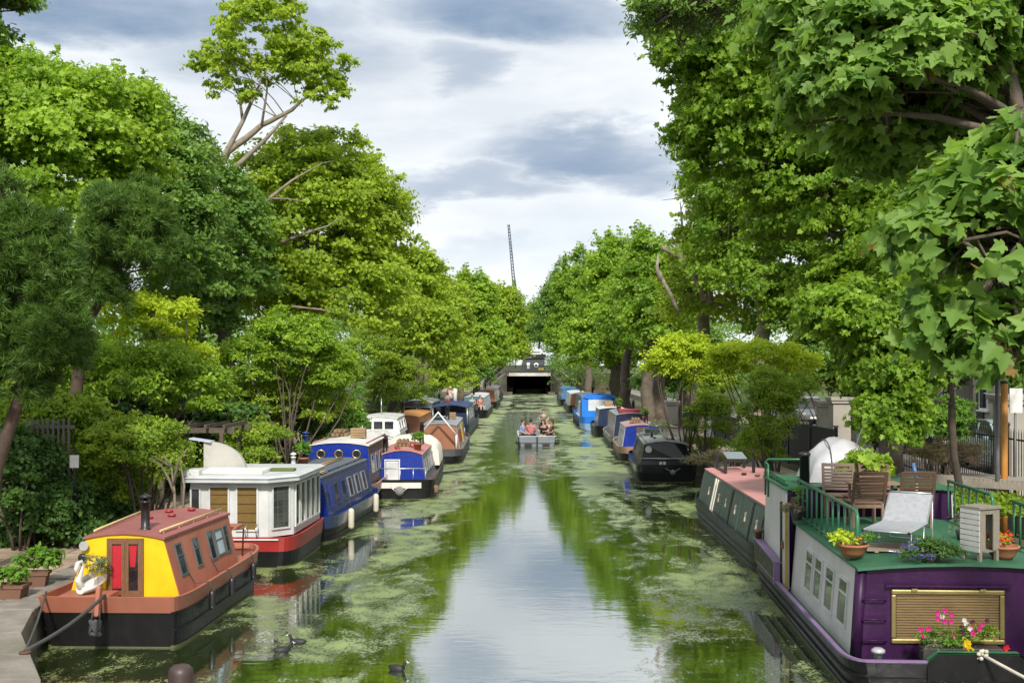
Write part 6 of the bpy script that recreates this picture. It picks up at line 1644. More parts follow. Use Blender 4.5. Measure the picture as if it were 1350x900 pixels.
person('person in a blue and white shirt seated at the left of the trip boat', onboat(-.70, 1.0, -.02), 1.1, 'sit', cl('blue', (.10, .25, .60)), cl('dark', (.03, .03, .04)), HBROWN, None, gp)
person('person in a pink shirt with black hair, second from left on the trip boat', onboat(-.28, 1.5, -.02), 2.9, 'sit', cl('pink', (.60, .18, .22)), cl('dark', (.03, .03, .04)), HBLACK, SKIN2, gp)
person('person in black leaning forward, seated just left of the standing skipper', onboat(.40, 1.1, -.02), -.3, 'sit', cl('black', (.015, .015, .018)), cl('tan', (.40, .30, .22)), HBROWN, None, gp, lean=.35, arms='front')
person('person in a pale sleeveless top seated beside the skipper on the trip boat', onboat(.62, 1.7, -.02), -.6, 'sit', cl('cream', (.55, .42, .34)), cl('black', (.015, .015, .018)), HBLOND, None, gp, long=True, lean=.2)
person('person in a black top seated at the right end of the trip boat', onboat(.78, 1.0, -.02), -1.3, 'sit', cl('black', (.015, .015, .018)), cl('dark', (.03, .03, .04)), HBROWN, SKIN2, gp, long=True)
person('person in a grey shirt standing at the helm of the trip boat', onboat(.42, 2.9, .165), .15, 'stand', cl('grey', (.13, .15, .16)), cl('black', (.015, .015, .018)), HBROWN, None, gp, arms='front', lean=.06, size=.92)
# people farther along the left bank
gq = 'people along the left bank'
def lb(x, y, z): return (x, y, z)
person('person in shorts seated on the near deck of the pale grey boat, red top', L8.w((.45, .75, .42)), .5, 'sit', cl('red', (.45, .10, .10)), cl('shorts', (.45, .36, .30)), HBROWN, None, gq)
person('person in a turquoise top seated on the deck of the pale grey boat', L8.w((-.15, .7, .42)), .2, 'sit', cl('turquoise', (.10, .42, .50)), cl('dark', (.03, .03, .04)), HBLACK, None, gq)
person('person in a wide straw hat on the bank beside the pale grey boat', (-6.1, 88.5, GZ), .4, 'stand', cl('white', (.6, .58, .55)), cl('tan', (.40, .30, .22)), HBROWN, None, gq, hat=plain('straw', (.48, .38, .18), .8))
person('person in a light blue shirt standing on the left bank beyond the traffic cone', (-6.6, 84.5, GZ), 1.0, 'stand', cl('sky', (.30, .48, .62)), cl('dark', (.03, .03, .04)), HBLOND, None, gq)
person('person in dark clothes walking on the ramp left of the tunnel', (-6.6, 148, .985), .3, 'stand', cl('lilac', (.32, .30, .44)), cl('black', (.015, .015, .018)), HBLACK, None, gq)
person('person in a brown coat walking uphill left of the tunnel', (-7.5, 150, 1.37), 2.8, 'stand', cl('brown', (.20, .12, .08)), cl('black', (.015, .015, .018)), HBROWN, None, gq)
mb = MB(); mb.add([(-30, 146, GZ), (-6.0, 146, GZ), (-6.0, 158, 2.9), (-30, 158, 2.9)], [(0, 1, 2, 3)]); mb.add([(-6, 146, GZ-.5), (-6, 158, GZ-.5), (-6, 158, 2.9), (-6, 146, GZ)], [(0, 1, 2, 3)])
structure(mb.build('ramp', bpy.data.materials['paving']))
# ------------------------------------------------------------------ trees and shrubs, left bank near to far
def E(px, py, d, rx, ry, n, cr, rd=None):
    """Crown mass: photo centre, distance, half sizes in photo measure -> ellipsoid in metres."""
    q = at(px, py, d); k = d/F
    return (tuple(q), (rx*k, rd if rd else rx*k, ry*k), n, cr)
def stem(pts):
    return [(tuple(at(px, py, d)) if py is not None else ((px-VX)*d/F, d, GZ-.1), r) for px, py, d, r in pts]
def pine(name, label, ells, trunk, seed, per=75, limbs=14):
    rng = np.random.default_rng(seed); b = Vector(trunk[0][0]); root = thing(name, label, 'tree', b)
    ee = [((e[0][0]-b.x, e[0][1]-b.y, e[0][2]-b.z), e[1], e[2], e[3]) for e in ells]
    P, D, RR = clumps_in(ee, rng); mb = MB(); pts = [tuple(Vector(p)-b) for p, r in trunk]; mb.tube(pts, [r for p, r in trunk], 10)
    fa = np.array(pts)
    for i in rng.permutation(len(P))[:limbs*3]:
        j = min(range(len(fa)), key=lambda m: np.linalg.norm(fa[m]-P[i])+(2 if m == 0 else 0)); limb(mb, fa[j], P[i], trunk[j][1]*.4, .012, rng)
    mb.build('trunk', BARK_RED, root)
    N = np.maximum(6, per*(.6+.8*rng.random(len(P)))).astype(int); ci = np.repeat(np.arange(len(P)), N)
    u = norm(rng.normal(size=(len(ci), 3))+np.array([0, 0, .7])+D[ci]*.9)
    pos = P[ci]+u*RR[ci][:, None]*(.25+.75*rng.random((len(ci), 1))); pos += rng.normal(size=pos.shape)*.03
    tint = .1+.5*rng.random(len(P))[ci]+.35*rng.random(len(ci))
    leaf_mesh('crown', pos, rng.normal(size=pos.shape), .17*(.7+.6*rng.random(len(ci))), tint, 'needle', rng, L_PINE, root, direction=u*1.6)
    return root
LT = 'broadleaf trees along the left bank'; RT = 'broadleaf trees along the right bank'
pine('pine_tree', 'dark pine with reddish leaning trunk at the left edge', [E(30, 400, 19.5, 70, 120, 170, .30, .8), E(-30, 330, 19.5, 80, 110, 90, .32, .9), E(70, 455, 19.3, 40, 52, 60, .26, .6), E(10, 500, 19.4, 60, 50, 50, .26, .6)], stem([(-22, None, 19.4, .14), (-6, 620, 19.4, .12), (20, 540, 19.4, .10), (46, 470, 19.5, .08), (35, 380, 19.5, .06), (20, 300, 19.6, .03)]), 3)
pine('pine_tree', 'dark pine branch mass beside the bright maple, second pine from the left', [E(165, 315, 24, 58, 76, 110, .32, .9), E(115, 375, 24, 46, 40, 50, .28, .7)], stem([(96, None, 25.5, .16), (100, 520, 25.5, .14), (112, 430, 25, .11), (150, 370, 24.4, .07), (175, 300, 24, .03)]), 5)
tree('broadleaf_tree', 'bright green broadleaf tree at the top left corner', 'tree', at(20, 600, 27).to_tuple()[:2]+(GZ-.1,), [E(40, 250, 27, 160, 165, 250, .52, 2.6), E(120, 190, 27.5, 90, 90, 90, .45, 1.8), E(-30, 130, 27, 110, 70, 70, .45, 2)],
     stem([(20, None, 27, .26), (25, 480, 27, .22), (35, 330, 27, .15), (45, 180, 27, .06)]), 'star', .17, 'star', L_BRIGHT, BARK_GREY, 21, LT, 95)
tree('broadleaf_tree', 'ivy dark broadleaf tree with pointed shoots behind the second pine', 'tree', at(215, 600, 34).to_tuple()[:2]+(GZ-.1,), [E(200, 280, 34, 85, 150, 230, .50, 2.4), E(150, 165, 34, 70, 50, 60, .42, 1.6), E(245, 330, 33, 45, 110, 90, .45, 1.6), E(30, 130, 33, 80, 45, 50, .4, 1.6)],
     stem([(215, None, 34, .3), (212, 420, 34, .24), (205, 280, 34, .14), (200, 160, 34, .05)]), 'star', .19, 'simple', L_DEEP, BARK_GREY, 22, LT, 85)
# tall tree with an open crown and bare pale limbs
rt = tree('broadleaf_tree', 'tall open crowned tree with bare pale forked limbs rising above the others on the left', 'tree', at(255, 600, 42).to_tuple()[:2]+(GZ-.1,),
     [E(340, 60, 42, 62, 60, 60, .34, 1.8), E(412, 90, 42, 52, 46, 50, .34, 1.6), E(295, 90, 42, 38, 36, 30, .32, 1.2), E(350, 14, 42, 46, 26, 26, .32, 1.2), E(310, 130, 42, 34, 22, 12, .28, 1.2), E(425, 130, 42, 34, 30, 18, .3, 1.2), E(375, 100, 42, 40, 40, 16, .3, 1.2)],
     stem([(255, None, 42, .42), (256, 380, 42, .36), (268, 255, 42, .27), (300, 200, 42, .14), (345, 165, 42, .10), (385, 145, 42, .07), (420, 110, 42, .03)]), 'star', .2, 'star', L_PLANE, BARK_PALE, 23, LT, 36, limbs=16, fork=.72, limb_k=.30)
mb = MB(); rng_ = np.random.default_rng(77); B_ = rt.location
for pts in ([(270, 252, .15), (296, 205, .11), (320, 160, .08), (345, 105, .04)], [(276, 245, .13), (318, 214, .10), (352, 182, .07), (378, 152, .04)], [(320, 160, .06), (316, 130, .04), (300, 95, .015)], [(345, 165, .05), (352, 120, .035), (350, 60, .012)]):
    mb = MB(); mb.tube([tuple(at(px, py, 41.9)-B_) for px, py, r in pts], [r for *_, r in pts], 8); mb.build('limb', BARK_PALE, rt)
rt = tree('plane_tree', 'large yellow green plane tree with one bare limb in the middle of the left bank', 'tree', at(400, 560, 46).to_tuple()[:2]+(GZ-.1,),
     [E(400, 330, 46, 120, 130, 250, .62, 3.6), E(420, 225, 46, 66, 52, 80, .52, 2.4), E(490, 300, 48, 54, 80, 100, .55, 2.4), E(330, 380, 45, 80, 90, 110, .55, 2.4), E(460, 400, 46, 80, 70, 100, .55, 2.6)],
     stem([(395, None, 46, .40), (398, 470, 46, .34), (410, 360, 46, .22), (425, 230, 46, .07)]), 'star', .21, 'star', L_PLANE, BARK_PALE, 24, LT, 90, limbs=26)
mb = MB()
for pts in ([(330, 290, .09), (355, 262, .075), (385, 238, .05), (425, 215, .015), (440, 212, .004)], [(355, 262, .05), (380, 262, .03), (400, 266, .006)], [(245, 425, .10), (285, 400, .08), (340, 350, .05), (360, 325, .008)], [(370, 320, .08), (410, 305, .06), (432, 298, .03), (452, 285, .005)], [(385, 404, .05), (424, 408, .03), (440, 412, .005)]):
    mb = MB(); mb.tube([tuple(at(px, py, 42.6)-rt.location) for px, py, r in pts], [r for *_, r in pts], 8); mb.build('limb', BARK_PALE, rt)
rows = [
    ('dark green tree filling the gap left of the plane tree', 300, 400, 40, [(290, 330, 70, 110, 120), (255, 420, 60, 80, 80)], L_DEEP, .20, 'star', 25),
    ('yellow green tree with rounded crown behind the orange brown boat', 515, 470, 62, [(535, 400, 52, 68, 120), (560, 450, 44, 50, 80)], L_PLANE, .26, 'star', 26),
    ('mid green tree with pale seed clusters right of the rounded crown', 553, 480, 76, [(580, 430, 40, 60, 110), (600, 470, 34, 34, 60)], L_PLANE, .28, 'star', 27),
    ('pointed tree top just below the church spires', 562, 470, 88, [(568, 395, 20, 38, 50), (590, 420, 26, 40, 60)], L_BUSH, .30, 'simple', 28),
    ('tall rounded tree near the tunnel on the left, left one of two', 608, 470, 104, [(624, 410, 28, 46, 110), (640, 460, 28, 40, 80)], L_BRIGHT, .34, 'star', 29),
    ('tall rounded tree near the tunnel on the left, right one of two', 630, 470, 126, [(660, 430, 30, 46, 120), (672, 462, 20, 24, 50)], L_PLANE, .38, 'star', 30),
    ('dense green tree closing the view above the left of the tunnel', 690, 470, 175, [(688, 435, 22, 32, 60)], L_DEEP, .5, 'simple', 31),
    ('dense green tree closing the view above the cafe roof', 712, 470, 185, [(706, 438, 24, 30, 60)], L_BUSH, .5, 'simple', 32),
]
for lb_, px, pt, d, ms, mat, sz, kd, sd in rows:
    b0 = ((px-VX)*d/F, d, 2.8 if d > 156 else GZ-.1)
    tree('broadleaf_tree', lb_, 'tree', b0, [E(x, y, d, rx, ry, n, sz*2.5, max(2.2, rx*d/F*.9)) for x, y, rx, ry, n in ms],
         [((b0[0], d, b0[2]), .3), tuple((at(px, 480, d).to_tuple(), .25)), tuple((at(ms[0][0], ms[0][1]-ms[0][3]*.7, d).to_tuple(), .06))], 'star', sz, kd, mat, BARK_GREY, sd, LT, 62, limbs=14)
# lower greenery on the left bank
shr = [
    ('golden yellow feathery shrub tree in front of the dark tree on the left', 205, 430, 28.5, [(205, 425, 50, 34, 50), (240, 480, 40, 30, 36), (170, 400, 28, 16, 14)], L_LIME, .13, 'simple', 70, 41),
    ('mid green feathery tree below the golden shrub', 150, 540, 27, [(170, 500, 90, 50, 120), (70, 510, 60, 50, 70), (260, 520, 50, 40, 60)], L_BRIGHT, .13, 'simple', 70, 42),
    ('broad green bush overhanging the path at the far left', 60, 560, 23.5, [(65, 560, 80, 40, 110), (130, 590, 60, 30, 60)], L_BUSH, .12, 'simple', 70, 43),
    ('twiggy yellow green bush above the roof of the terracotta boat', 190, 600, 22.8, [(175, 590, 66, 40, 110), (225, 612, 26, 34, 36), (150, 640, 50, 40, 60)], L_BUSH, .10, 'simple', 60, 44),
    ('dark ivy covered bush beside the path at the left edge', 30, 660, 21.5, [(22, 630, 50, 60, 110), (70, 680, 46, 46, 90), (110, 700, 32, 36, 50), (35, 715, 42, 30, 60)], L_IVY, .10, 'star', 80, 45),
    ('dark ivy mass around the white notice', 105, 640, 25.5, [(100, 640, 40, 70, 110), (140, 670, 40, 40, 70), (60, 640, 30, 50, 40)], L_IVY, .11, 'star', 80, 46),
    ('green bush behind the white houseboat roof', 330, 530, 36, [(320, 540, 70, 40, 100), (400, 530, 60, 40, 90), (270, 560, 50, 30, 60)], L_BUSH, .13, 'simple', 70, 47),
    ('light green feathery tree around the lamp post', 380, 470, 35, [(385, 460, 60, 46, 100), (330, 480, 50, 36, 60), (430, 490, 40, 36, 60)], L_BRIGHT, .14, 'simple', 70, 48),
    ('bright green bush above the blue narrowboat', 400, 560, 40, [(385, 560, 60, 24, 70), (440, 560, 40, 30, 60)], L_HERB, .13, 'simple', 70, 49),
    ('bush with orange berries beside the portholed boat', 447, 565, 46, [(445, 560, 26, 24, 60), (430, 550, 20, 16, 30)], L_BUSH, .12, 'simple', 60, 50),
    ('dull green tree with greyish twigs above the wheelhouse cruiser', 490, 500, 60, [(490, 485, 50, 50, 140), (525, 510, 40, 36, 80)], L_BUSH, .16, 'simple', 64, 51),
    ('dark green bush behind the wheelhouse cruiser', 500, 540, 70, [(490, 540, 50, 26, 80), (545, 535, 40, 24, 60)], L_DEEP, .16, 'simple', 60, 52),
    ('pale grey leaved bush standing above the wheelhouse cruiser', 492, 548, 60, [(492, 540, 12, 11, 16)], L_GREY, .12, 'oval', 46, 53),
    ('yellow green bush behind the navy boat hood', 560, 515, 90, [(560, 505, 44, 24, 70), (600, 500, 30, 26, 60)], L_PLANE, .24, 'simple', 56, 54),
    ('dark bush at the foot of the trees before the tunnel ramp', 630, 500, 125, [(628, 492, 26, 20, 70), (610, 500, 24, 16, 40)], L_DEEP, .30, 'simple', 56, 55),
    ('dark ivy hedge filling the back of the left garden, nearer part', 200, 560, 31, [(120, 560, 110, 60, 150), (260, 580, 80, 50, 110), (170, 640, 90, 40, 90)], L_IVY, .16, 'star', 60, 56),
    ('dark ivy hedge filling the back of the left garden, farther part', 400, 540, 39, [(370, 540, 90, 50, 140), (395, 545, 40, 30, 50), (320, 600, 70, 30, 70)], L_IVY, .17, 'star', 60, 57),
    ('low tangle of leaves beneath the pergola', 320, 620, 28.5, [(320, 610, 50, 26, 60), (335, 575, 44, 14, 46)], L_BUSH, .11, 'simple', 50, 58),
]
for lb_, px, py, d, ms, mat, sz, kd, per, sd in shr:
    b0 = (at(px, py, d).x, d, GZ-.05)
    shrub(lb_, b0, [E(x, y, d+(i*.35), rx, ry, n, max(.16, sz*2.1), max(.9, rx*d/F*.7)) for i, (x, y, rx, ry, n) in enumerate(ms)], sz, kd, mat, sd, per, 'shrubs along the left bank', stems=12)
q = [o for o in C.objects if o.get('label', '').startswith('bush with orange')][0]
P, D, RR = clumps_in([((0, -.1, 1.5), (.75, .5, .65), 26, .14)], rngp); foliage('berries', P, D, RR, 9, .06, 'oval', 5, FL_ORANGE, q)
# bare twisted stems by the terracotta boat
t = thing('bare_shrub', 'pale bare twisted stems rising behind the terracotta boat roof', 'shrub', at(232, 690, 21.6).to_tuple()[:2]+(GZ-.05,)); m = MB()
for pts in ([(232, 690), (230, 650), (226, 615), (205, 602), (198, 600)], [(228, 640), (236, 605), (248, 590)], [(226, 615), (215, 598)], [(240, 690), (243, 640), (238, 610)], [(230, 650), (222, 630), (212, 612), (196, 606)]):
    m.tube([tuple(at(x, y, 21.6)-t.location) for x, y in pts], [.028*(1-i/(len(pts)-1))+.006 for i in range(len(pts))], 6)
m.build('stems', BARK_PALE, t)

# ------------------------------------------------------------------ right bank, far to near
rowsR = [
    ('far dark tree beside the cafe at the right of the tunnel', 735, 160, [(728, 425, 26, 46, 90), (745, 390, 24, 40, 60)], L_DEEP, .42, 'simple', 61, 2.8),
    ('tall green tree fourth from the tunnel end on the right', 776, 122, [(765, 400, 38, 62, 150), (750, 450, 28, 40, 70)], L_MAPLE, .36, 'star', 62, None),
    ('broad bright green tree with dark trunk on the right, above the bright blue boat', 815, 84, [(815, 400, 52, 78, 220), (790, 455, 44, 56, 130), (845, 455, 44, 56, 120)], L_BRIGHT, .28, 'star', 63, None),
    ('green tree standing behind the broad bright one on the right', 870, 68, [(860, 390, 46, 74, 170), (885, 440, 36, 44, 90)], L_MAPLE, .25, 'star', 64, None),
    ('dark green tree between the trunks on the right', 905, 74, [(900, 470, 44, 44, 110)], L_DEEP, .26, 'star', 75, None),
]
for lb_, px, d, ms, mat, sz, kd, sd, zb in rowsR:
    b0 = ((px-VX)*d/F, d, zb if zb else GZ-.1)
    tree('broadleaf_tree', lb_, 'tree', b0, [E(x, y, d, rx, ry, n, sz*2.5, max(2.2, rx*d/F*.9)) for x, y, rx, ry, n in ms],
         [((b0[0], d, b0[2]), .55 if d < 100 else .4), tuple((at(px, 470, d).to_tuple(), .40)), tuple((at(ms[0][0], ms[0][1]-ms[0][3]*.6, d).to_tuple(), .07))], 'star', sz, kd, mat, BARK_GREY, sd, RT, 62, limbs=16)
for lb_, px, d, r, sd in (('thick brown trunk plane tree just behind the board fence on the right', 856, 66, .42, 81), ('thick brown trunk plane tree to the left of its neighbour behind the fence', 826, 76, .42, 82)):
    b0 = ((px-VX)*d/F, d, GZ-.1)
    tree('plane_tree', lb_, 'tree', b0, [E(px+8, 430, d, 46, 50, 90, .6, 2.6)], [(b0, r), (at(px-2, 500, d).to_tuple(), r*.8), (at(px+4, 420, d).to_tuple(), r*.3)], 'star', .26, 'star', L_MAPLE, BARK_GREY, sd, RT, 50, limbs=10)
rt = tree('broadleaf_tree', 'yellowish tree with sawn bare limbs and dead twigs on the right', 'tree', ((925-VX)*50/F, 50, GZ-.1),
     [E(930, 390, 50, 56, 70, 130, .50, 2.6), E(960, 330, 50, 60, 70, 120, .5, 2.4), E(905, 330, 50, 26, 36, 30, .4, 1.4), E(930, 270, 50, 40, 46, 34, .4, 1.4)],
     stem([(930, None, 50, .40), (928, 480, 50, .33), (928, 400, 50, .25), (905, 340, 50, .18), (900, 325, 50, .14)]), 'star', .2, 'star', L_PLANE, BARK_PALE, 65, RT, 52, limbs=26)
mb = MB()
for pts in ([(930, 395, .17), (915, 365, .16), (898, 340, .14), (892, 322, .10)], [(898, 340, .09), (880, 330, .11), (872, 326, .10)], [(870, 370, .09), (866, 352, .08), (868, 336, .04)], [(893, 410, .10), (885, 390, .09), (868, 358, .08)],
            [(936, 400, .16), (930, 310, .13), (925, 250, .12), (921, 205, .08)], [(970, 390, .1), (972, 300, .11), (975, 290, .11), (966, 262, .05), (957, 245, .03)], [(950, 310, .07), (950, 255, .05)], [(990, 330, .09), (991, 300, .09)],
            [(925, 240, .04), (908, 255, .025), (890, 262, .015), (872, 264, .01)], [(908, 255, .02), (898, 275, .01)], [(925, 232, .03), (905, 240, .015), (893, 246, .01)]):
    mb = MB(); mb.tube([tuple(at(px, py, 47.6)-rt.location) for px, py, r in pts], [r for *_, r in pts], 8); mb.build('limb', BARK_PALE, rt)
shrR = [
    ('golden yellow tree overhanging the fence, left half', 905, 475, 41, [(905, 470, 46, 28, 60), (880, 490, 30, 20, 26), (930, 500, 30, 30, 40)], L_LIME, .15, 'simple', 60, 101),
    ('golden yellow tree overhanging the fence, right half', 1010, 475, 38, [(1000, 468, 54, 18, 46), (1040, 480, 40, 18, 34), (960, 480, 30, 24, 34)], L_LIME, .14, 'simple', 60, 102),
    ('willowy green shrub climbing the board fence left of its gap', 930, 560, 41, [(935, 555, 28, 36, 70), (945, 520, 24, 28, 40), (925, 590, 28, 14, 30)], L_BUSH, .13, 'oval', 56, 103),
    ('tall slender leaved shrub between the two fences', 1020, 560, 32.5, [(1015, 545, 36, 56, 120), (1000, 590, 34, 26, 50), (1050, 520, 26, 26, 36)], L_BUSH, .12, 'oval', 56, 104),
    ('dark evergreen behind the tall board fence', 1090, 500, 45, [(1080, 480, 60, 34, 110), (1040, 500, 40, 28, 60), (1130, 500, 40, 40, 70)], L_DEEP, .2, 'star', 60, 105),
    ('dry grassy weeds along the right bank beside the glossy black boat', 960, 603, 36.5, [(950, 606, 44, 8, 50), (985, 603, 24, 8, 26)], L_DRY, .12, 'oval', 40, 106),
    ('flowering pale pink bush on the timber gangway', 1245, 605, 24.0, [(1225, 600, 30, 14, 40), (1258, 602, 34, 20, 60)], L_DRY, .06, 'oval', 60, 107),
    ('bright green bush beside the iron railing', 1245, 560, 26.5, [(1240, 565, 36, 26, 60), (1255, 545, 24, 18, 30)], L_HERB, .10, 'simple', 60, 108),
    ('green garden plants below the timber gangway', 1255, 660, 21.3, [(1230, 662, 40, 16, 44), (1300, 668, 30, 14, 26), (1330, 672, 24, 14, 20)], L_BUSH, .09, 'simple', 60, 109),
    ('green plants by the right barge railing', 1270, 645, 19.6, [(1225, 668, 20, 14, 20), (1280, 672, 16, 10, 12)], L_BUSH, .08, 'simple', 50, 110),
    ('dark hedge behind the far board fence', 880, 500, 70, [(880, 505, 40, 22, 70), (940, 500, 40, 24, 60)], L_DEEP, .24, 'simple', 50, 111),
    ('tall dark hedge screening the street on the right', 1180, 480, 40, [(1200, 470, 110, 50, 150), (1290, 490, 80, 40, 70)], L_DEEP, .2, 'star', 60, 112),
    ('pale sage bush on the bank beside the service bollard', 870, 562, 46, [(868, 563, 14, 8, 16)], L_GREY, .1, 'oval', 40, 113),
]
for lb_, px, py, d, ms, mat, sz, kd, per, sd in shrR:
    b0 = (at(px, py, d).x, d, GZ-.05)
    if 'pink' in lb_: b0 = (at(px, py, d).x, GANG.y-.4, GANG.z+.02)
    shrub(lb_, b0, [E(x, y, d+(i*.3), rx, ry, n, max(.13, sz*2.1), max(.4, rx*d/F*.6)) for i, (x, y, rx, ry, n) in enumerate(ms)], sz, kd, mat, sd, per, 'shrubs along the right bank', stems=10)
q = [o for o in C.objects if o.get('label', '').startswith('flowering pale')][0]
P, D, RR = clumps_in([((.1, 0, .25), (.55, .35, .28), 40, .10)], rngp); foliage('flowers', P, D, RR, 14, .035, 'oval', 6, leaf_mat('rose_petal', (.42, .20, .26), (.66, .45, .50), .3), q)
# woods closing the view behind the gardens and the street
def wood_mass(name, boxes, size, mat, seed):
    rg = np.random.default_rng(seed); P = []; RR = []
    for (x0, x1, y0, y1, z0, z1, n) in boxes:
        p = np.stack([rg.uniform(x0, x1, n), rg.uniform(y0, y1, n), z0+(z1-z0)*rg.random(n)**.8], 1); p[:, 2] += 1.2*np.sin(p[:, 1]*.45+p[:, 0]); P.append(p); RR.append(.7+.7*rg.random(n))
    P = np.concatenate(P); RR = np.concatenate(RR); D = norm(np.stack([-np.sign(P[:, 0]), -.6*np.ones(len(P)), .5*np.ones(len(P))], 1))
    o = foliage(name, P, D, RR, 40, size, 'simple', seed+1, mat); o['kind'] = 'stuff'; return o
wood_mass('background_trees', [(-22, -14, 18, 60, .5, 7.0, 420), (-22, -12, 60, 156, .5, 9, 620), (12, 22, 78, 156, .5, 9, 520), (-40, -22, 20, 60, .5, 9, 160), (-10, 18, 205, 212, 2.8, 13, 420), (3.2, 9, 150, 158, .8, 6, 90), (-12, -2.2, 158, 168, 2.8, 9, 130), (2.6, 12, 158, 168, 2.8, 9, 110), (-60, -8, 170, 210, 2.8, 13, 220), (10, 60, 170, 210, 2.8, 13, 220), (15, 40, 12, 26, 1, 8, 200)], .42, L_DEEP, 301)
# thick trunk of the golden tree
big = tree('sycamore_tree', 'thick trunked sycamore behind the fence whose dark crown fills the upper right', 'tree', ((1002-VX)*46/F, 46, GZ-.1),
     [E(1010, 330, 46, 90, 110, 200, .58, 3.2), E(960, 230, 46, 56, 70, 90, .5, 2.4), E(1060, 410, 46, 70, 50, 90, .55, 2.6)],
     stem([(1003, None, 46, .40), (1000, 500, 46, .36), (1005, 400, 46, .28), (1015, 260, 46, .1)]), 'star', .19, 'star', L_MAPLE, BARK_PALE, 66, RT, 84, limbs=24)
big2 = tree('sycamore_tree', 'large sycamore whose crown edge meets the sky at the upper right', 'tree', ((1170-VX)*27/F, 27, GZ-.1),
     [E(1000, 130, 27, 110, 120, 250, .46, 2.4), E(920, 60, 26.5, 66, 66, 80, .40, 1.6), E(950, 190, 26.5, 46, 80, 90, .40, 1.6), E(1110, 250, 27, 120, 130, 260, .46, 2.6), E(1180, 60, 27, 140, 90, 200, .46, 2.6), E(1150, 390, 26, 80, 70, 120, .42, 2.0), E(1290, 300, 27, 110, 140, 180, .5, 2.6)],
     stem([(1176, None, 27, .30), (1172, 430, 27, .27), (1150, 330, 27, .21), (1100, 210, 27, .14), (1040, 110, 27, .06)]), 'star', .18, 'star', L_MAPLE, BARK_GREY, 67, RT, 92, limbs=44, fork=.35)
mb = MB()
for pts in ([(1160, 400, .14), (1165, 440, .14)], [(1130, 300, .05), (1090, 370, .035), (1040, 420, .02)], [(1140, 330, .06), (1120, 420, .04), (1105, 480, .02)]):
    mb = MB(); mb.tube([tuple(at(px, py, 26)-big2.location) for px, py, r in pts], [r for *_, r in pts], 7); mb.build('limb', BARK_GREY, big2)
# hanging foliage in the middle right
tree('sycamore_tree', 'dark hanging sycamore in front of the pillars, its lowest leaves over the teak chairs', 'tree', ((1250-VX)*21/F, 21.5, GZ-.1),
     [E(1175, 490, 20.5, 50, 64, 110, .30, 1.0), E(1172, 560, 20.2, 44, 54, 90, .22, .7), E(1150, 440, 20.6, 50, 40, 60, .3, .9), E(1120, 420, 21, 60, 46, 90, .30, 1.2), E(1210, 400, 21, 60, 80, 120, .32, 1.3), E(1290, 430, 21.5, 90, 90, 120, .34, 1.4), E(1240, 320, 21.5, 90, 80, 130, .34, 1.5)],
     stem([(1262, None, 21.5, .075), (1255, 560, 21.5, .07), (1240, 450, 21.5, .055), (1230, 330, 21.5, .03)]), 'star', .15, 'star', L_MAPLE, BARK_BROWN, 68, RT, 64, limbs=30, fork=.3)
# near sycamore: full leaf outlines, trunk at the right edge
near = tree('sycamore_tree', 'near sycamore with large lobed leaves and dark trunk at the top right', 'tree', (7.9, 9.5, GZ-.1),
     [E(1170, 90, 10.6, 130, 80, 130, .26, .9), E(1100, 130, 10.4, 60, 50, 40, .22, .6), E(1270, 40, 10.8, 110, 60, 80, .26, .9), E(1060, 40, 11, 60, 50, 40, .24, .7), E(1180, 200, 11.5, 90, 50, 40, .25, .8), E(1330, 120, 12, 60, 90, 60, .26, .9)],
     [((7.9, 9.5, GZ-.1), .2), ((7.6, 9.6, 2.4), .17), ((6.3, 10.2, 4.4), .12), (tuple(at(1350, 190, 10.6)), .085), (tuple(at(1318, 60, 10.7)), .07), (tuple(at(1300, -40, 10.8)), .05)], 'maple', .118, 'maple', L_SYC, BARK_BROWN, 69, RT, 31, limbs=40, fork=.45, up=.45, out=.6, rnd=.6, shoots=0)
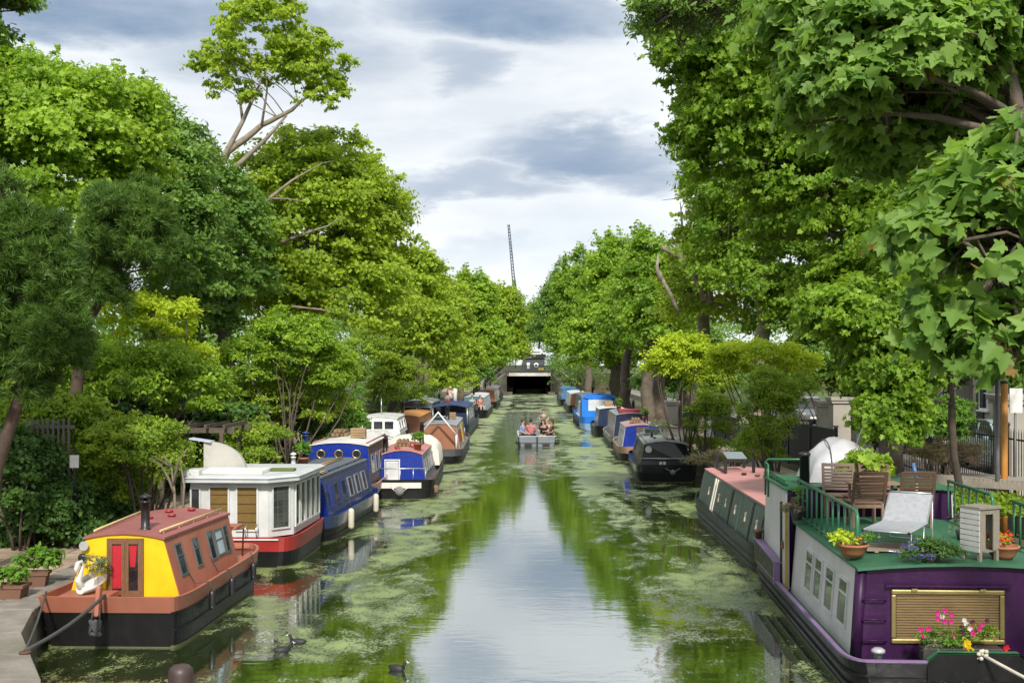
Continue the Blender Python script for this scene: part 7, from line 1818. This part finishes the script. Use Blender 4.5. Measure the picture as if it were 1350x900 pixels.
tree('sycamore_tree', 'nearest sycamore spray with the largest pale leaves and brown seed keys at the right edge', 'tree', (7.9, 6.5, GZ-.1),
     [E(1305, 330, 5.3, 90, 110, 40, .17, .36), E(1235, 330, 5.2, 50, 40, 12, .14, .22), E(1310, 460, 5.2, 62, 70, 28, .15, .28), E(1240, 440, 5.2, 36, 50, 12, .135, .2), E(1335, 230, 5.5, 46, 60, 22, .16, .3), E(1400, 380, 5.5, 90, 160, 40, .2, .4)],
     [((7.9, 6.5, GZ-.1), .2), ((7.4, 6.4, 2.5), .17), ((5.4, 6.0, 4.2), .10), (tuple(at(1640, 330, 5.6)), .05), (tuple(at(1470, 380, 5.4)), .035), (tuple(at(1370, 340, 5.4)), .015)], 'maple', .092, 'maple', L_SYC, BARK_BROWN, 70, RT, 15, limbs=30, fork=.4, up=.4, out=.6, rnd=.6, shoots=0)
t = thing('seed_keys', 'brown papery seed keys hanging among the nearest sycamore leaves', 'seed cluster', at(1322, 455, 5.0)); m = MB(); rr_ = random.Random(3)
for k in range(16):
    p = Vector((rr_.uniform(-.05, .05), rr_.uniform(-.03, .03), rr_.uniform(-.07, .06))); d_ = Vector((rr_.uniform(-1, 1), rr_.uniform(-.6, .6), rr_.uniform(-1, .2))).normalized()*.035; w_ = d_.cross(Vector((0, 1, 0))).normalized()*.007
    m.tube([(0, 0, .09), p], .0018, 4); m.add([p-w_*.5, p+d_*.5-w_*1.3, p+d_, p+d_*.5+w_], [(0, 1, 2, 3)])
m.build('keys', paint('dry_key', (.34, .20, .09), .8), t)
# twig sprays entering at the top
tree('ash_tree', 'dark leafed ash spray hanging in at the top, against the sky', 'tree', (9.4, 16, GZ-.1),
     [E(880, 20, 15.5, 44, 26, 24, .22, .6), E(850, 40, 15.5, 14, 18, 8, .14, .3), E(960, 15, 15.5, 70, 30, 30, .25, .8), E(915, 60, 15.7, 20, 26, 8, .15, .3)],
     [((9.4, 16, GZ-.1), .18), (at(1480, 200, 16).to_tuple(), .13), (at(1250, -90, 16).to_tuple(), .08), (at(960, -20, 15.6).to_tuple(), .03)], 'simple', .12, 'oval', L_DEEP, BARK_BROWN, 71, RT, 34, limbs=22, fork=.6)
tree('broadleaf_tree', 'leafy twig hanging into the top left corner against the sky', 'tree', (at(-260, 500, 14).x, 14, GZ-.1),
     [E(10, 2, 14, 22, 14, 14, .14, .4), E(-14, 50, 14, 22, 22, 10, .14, .4), E(-60, 0, 14, 60, 40, 20, .2, .6)],
     [((at(-260, 500, 14).x, 14, GZ-.1), .14), (at(-230, 200, 14).to_tuple(), .10), (at(-120, -20, 14).to_tuple(), .04), (at(-10, -12, 14).to_tuple(), .015)], 'star', .11, 'star', L_DEEP, BARK_BROWN, 72, LT, 26, limbs=16, fork=.6)
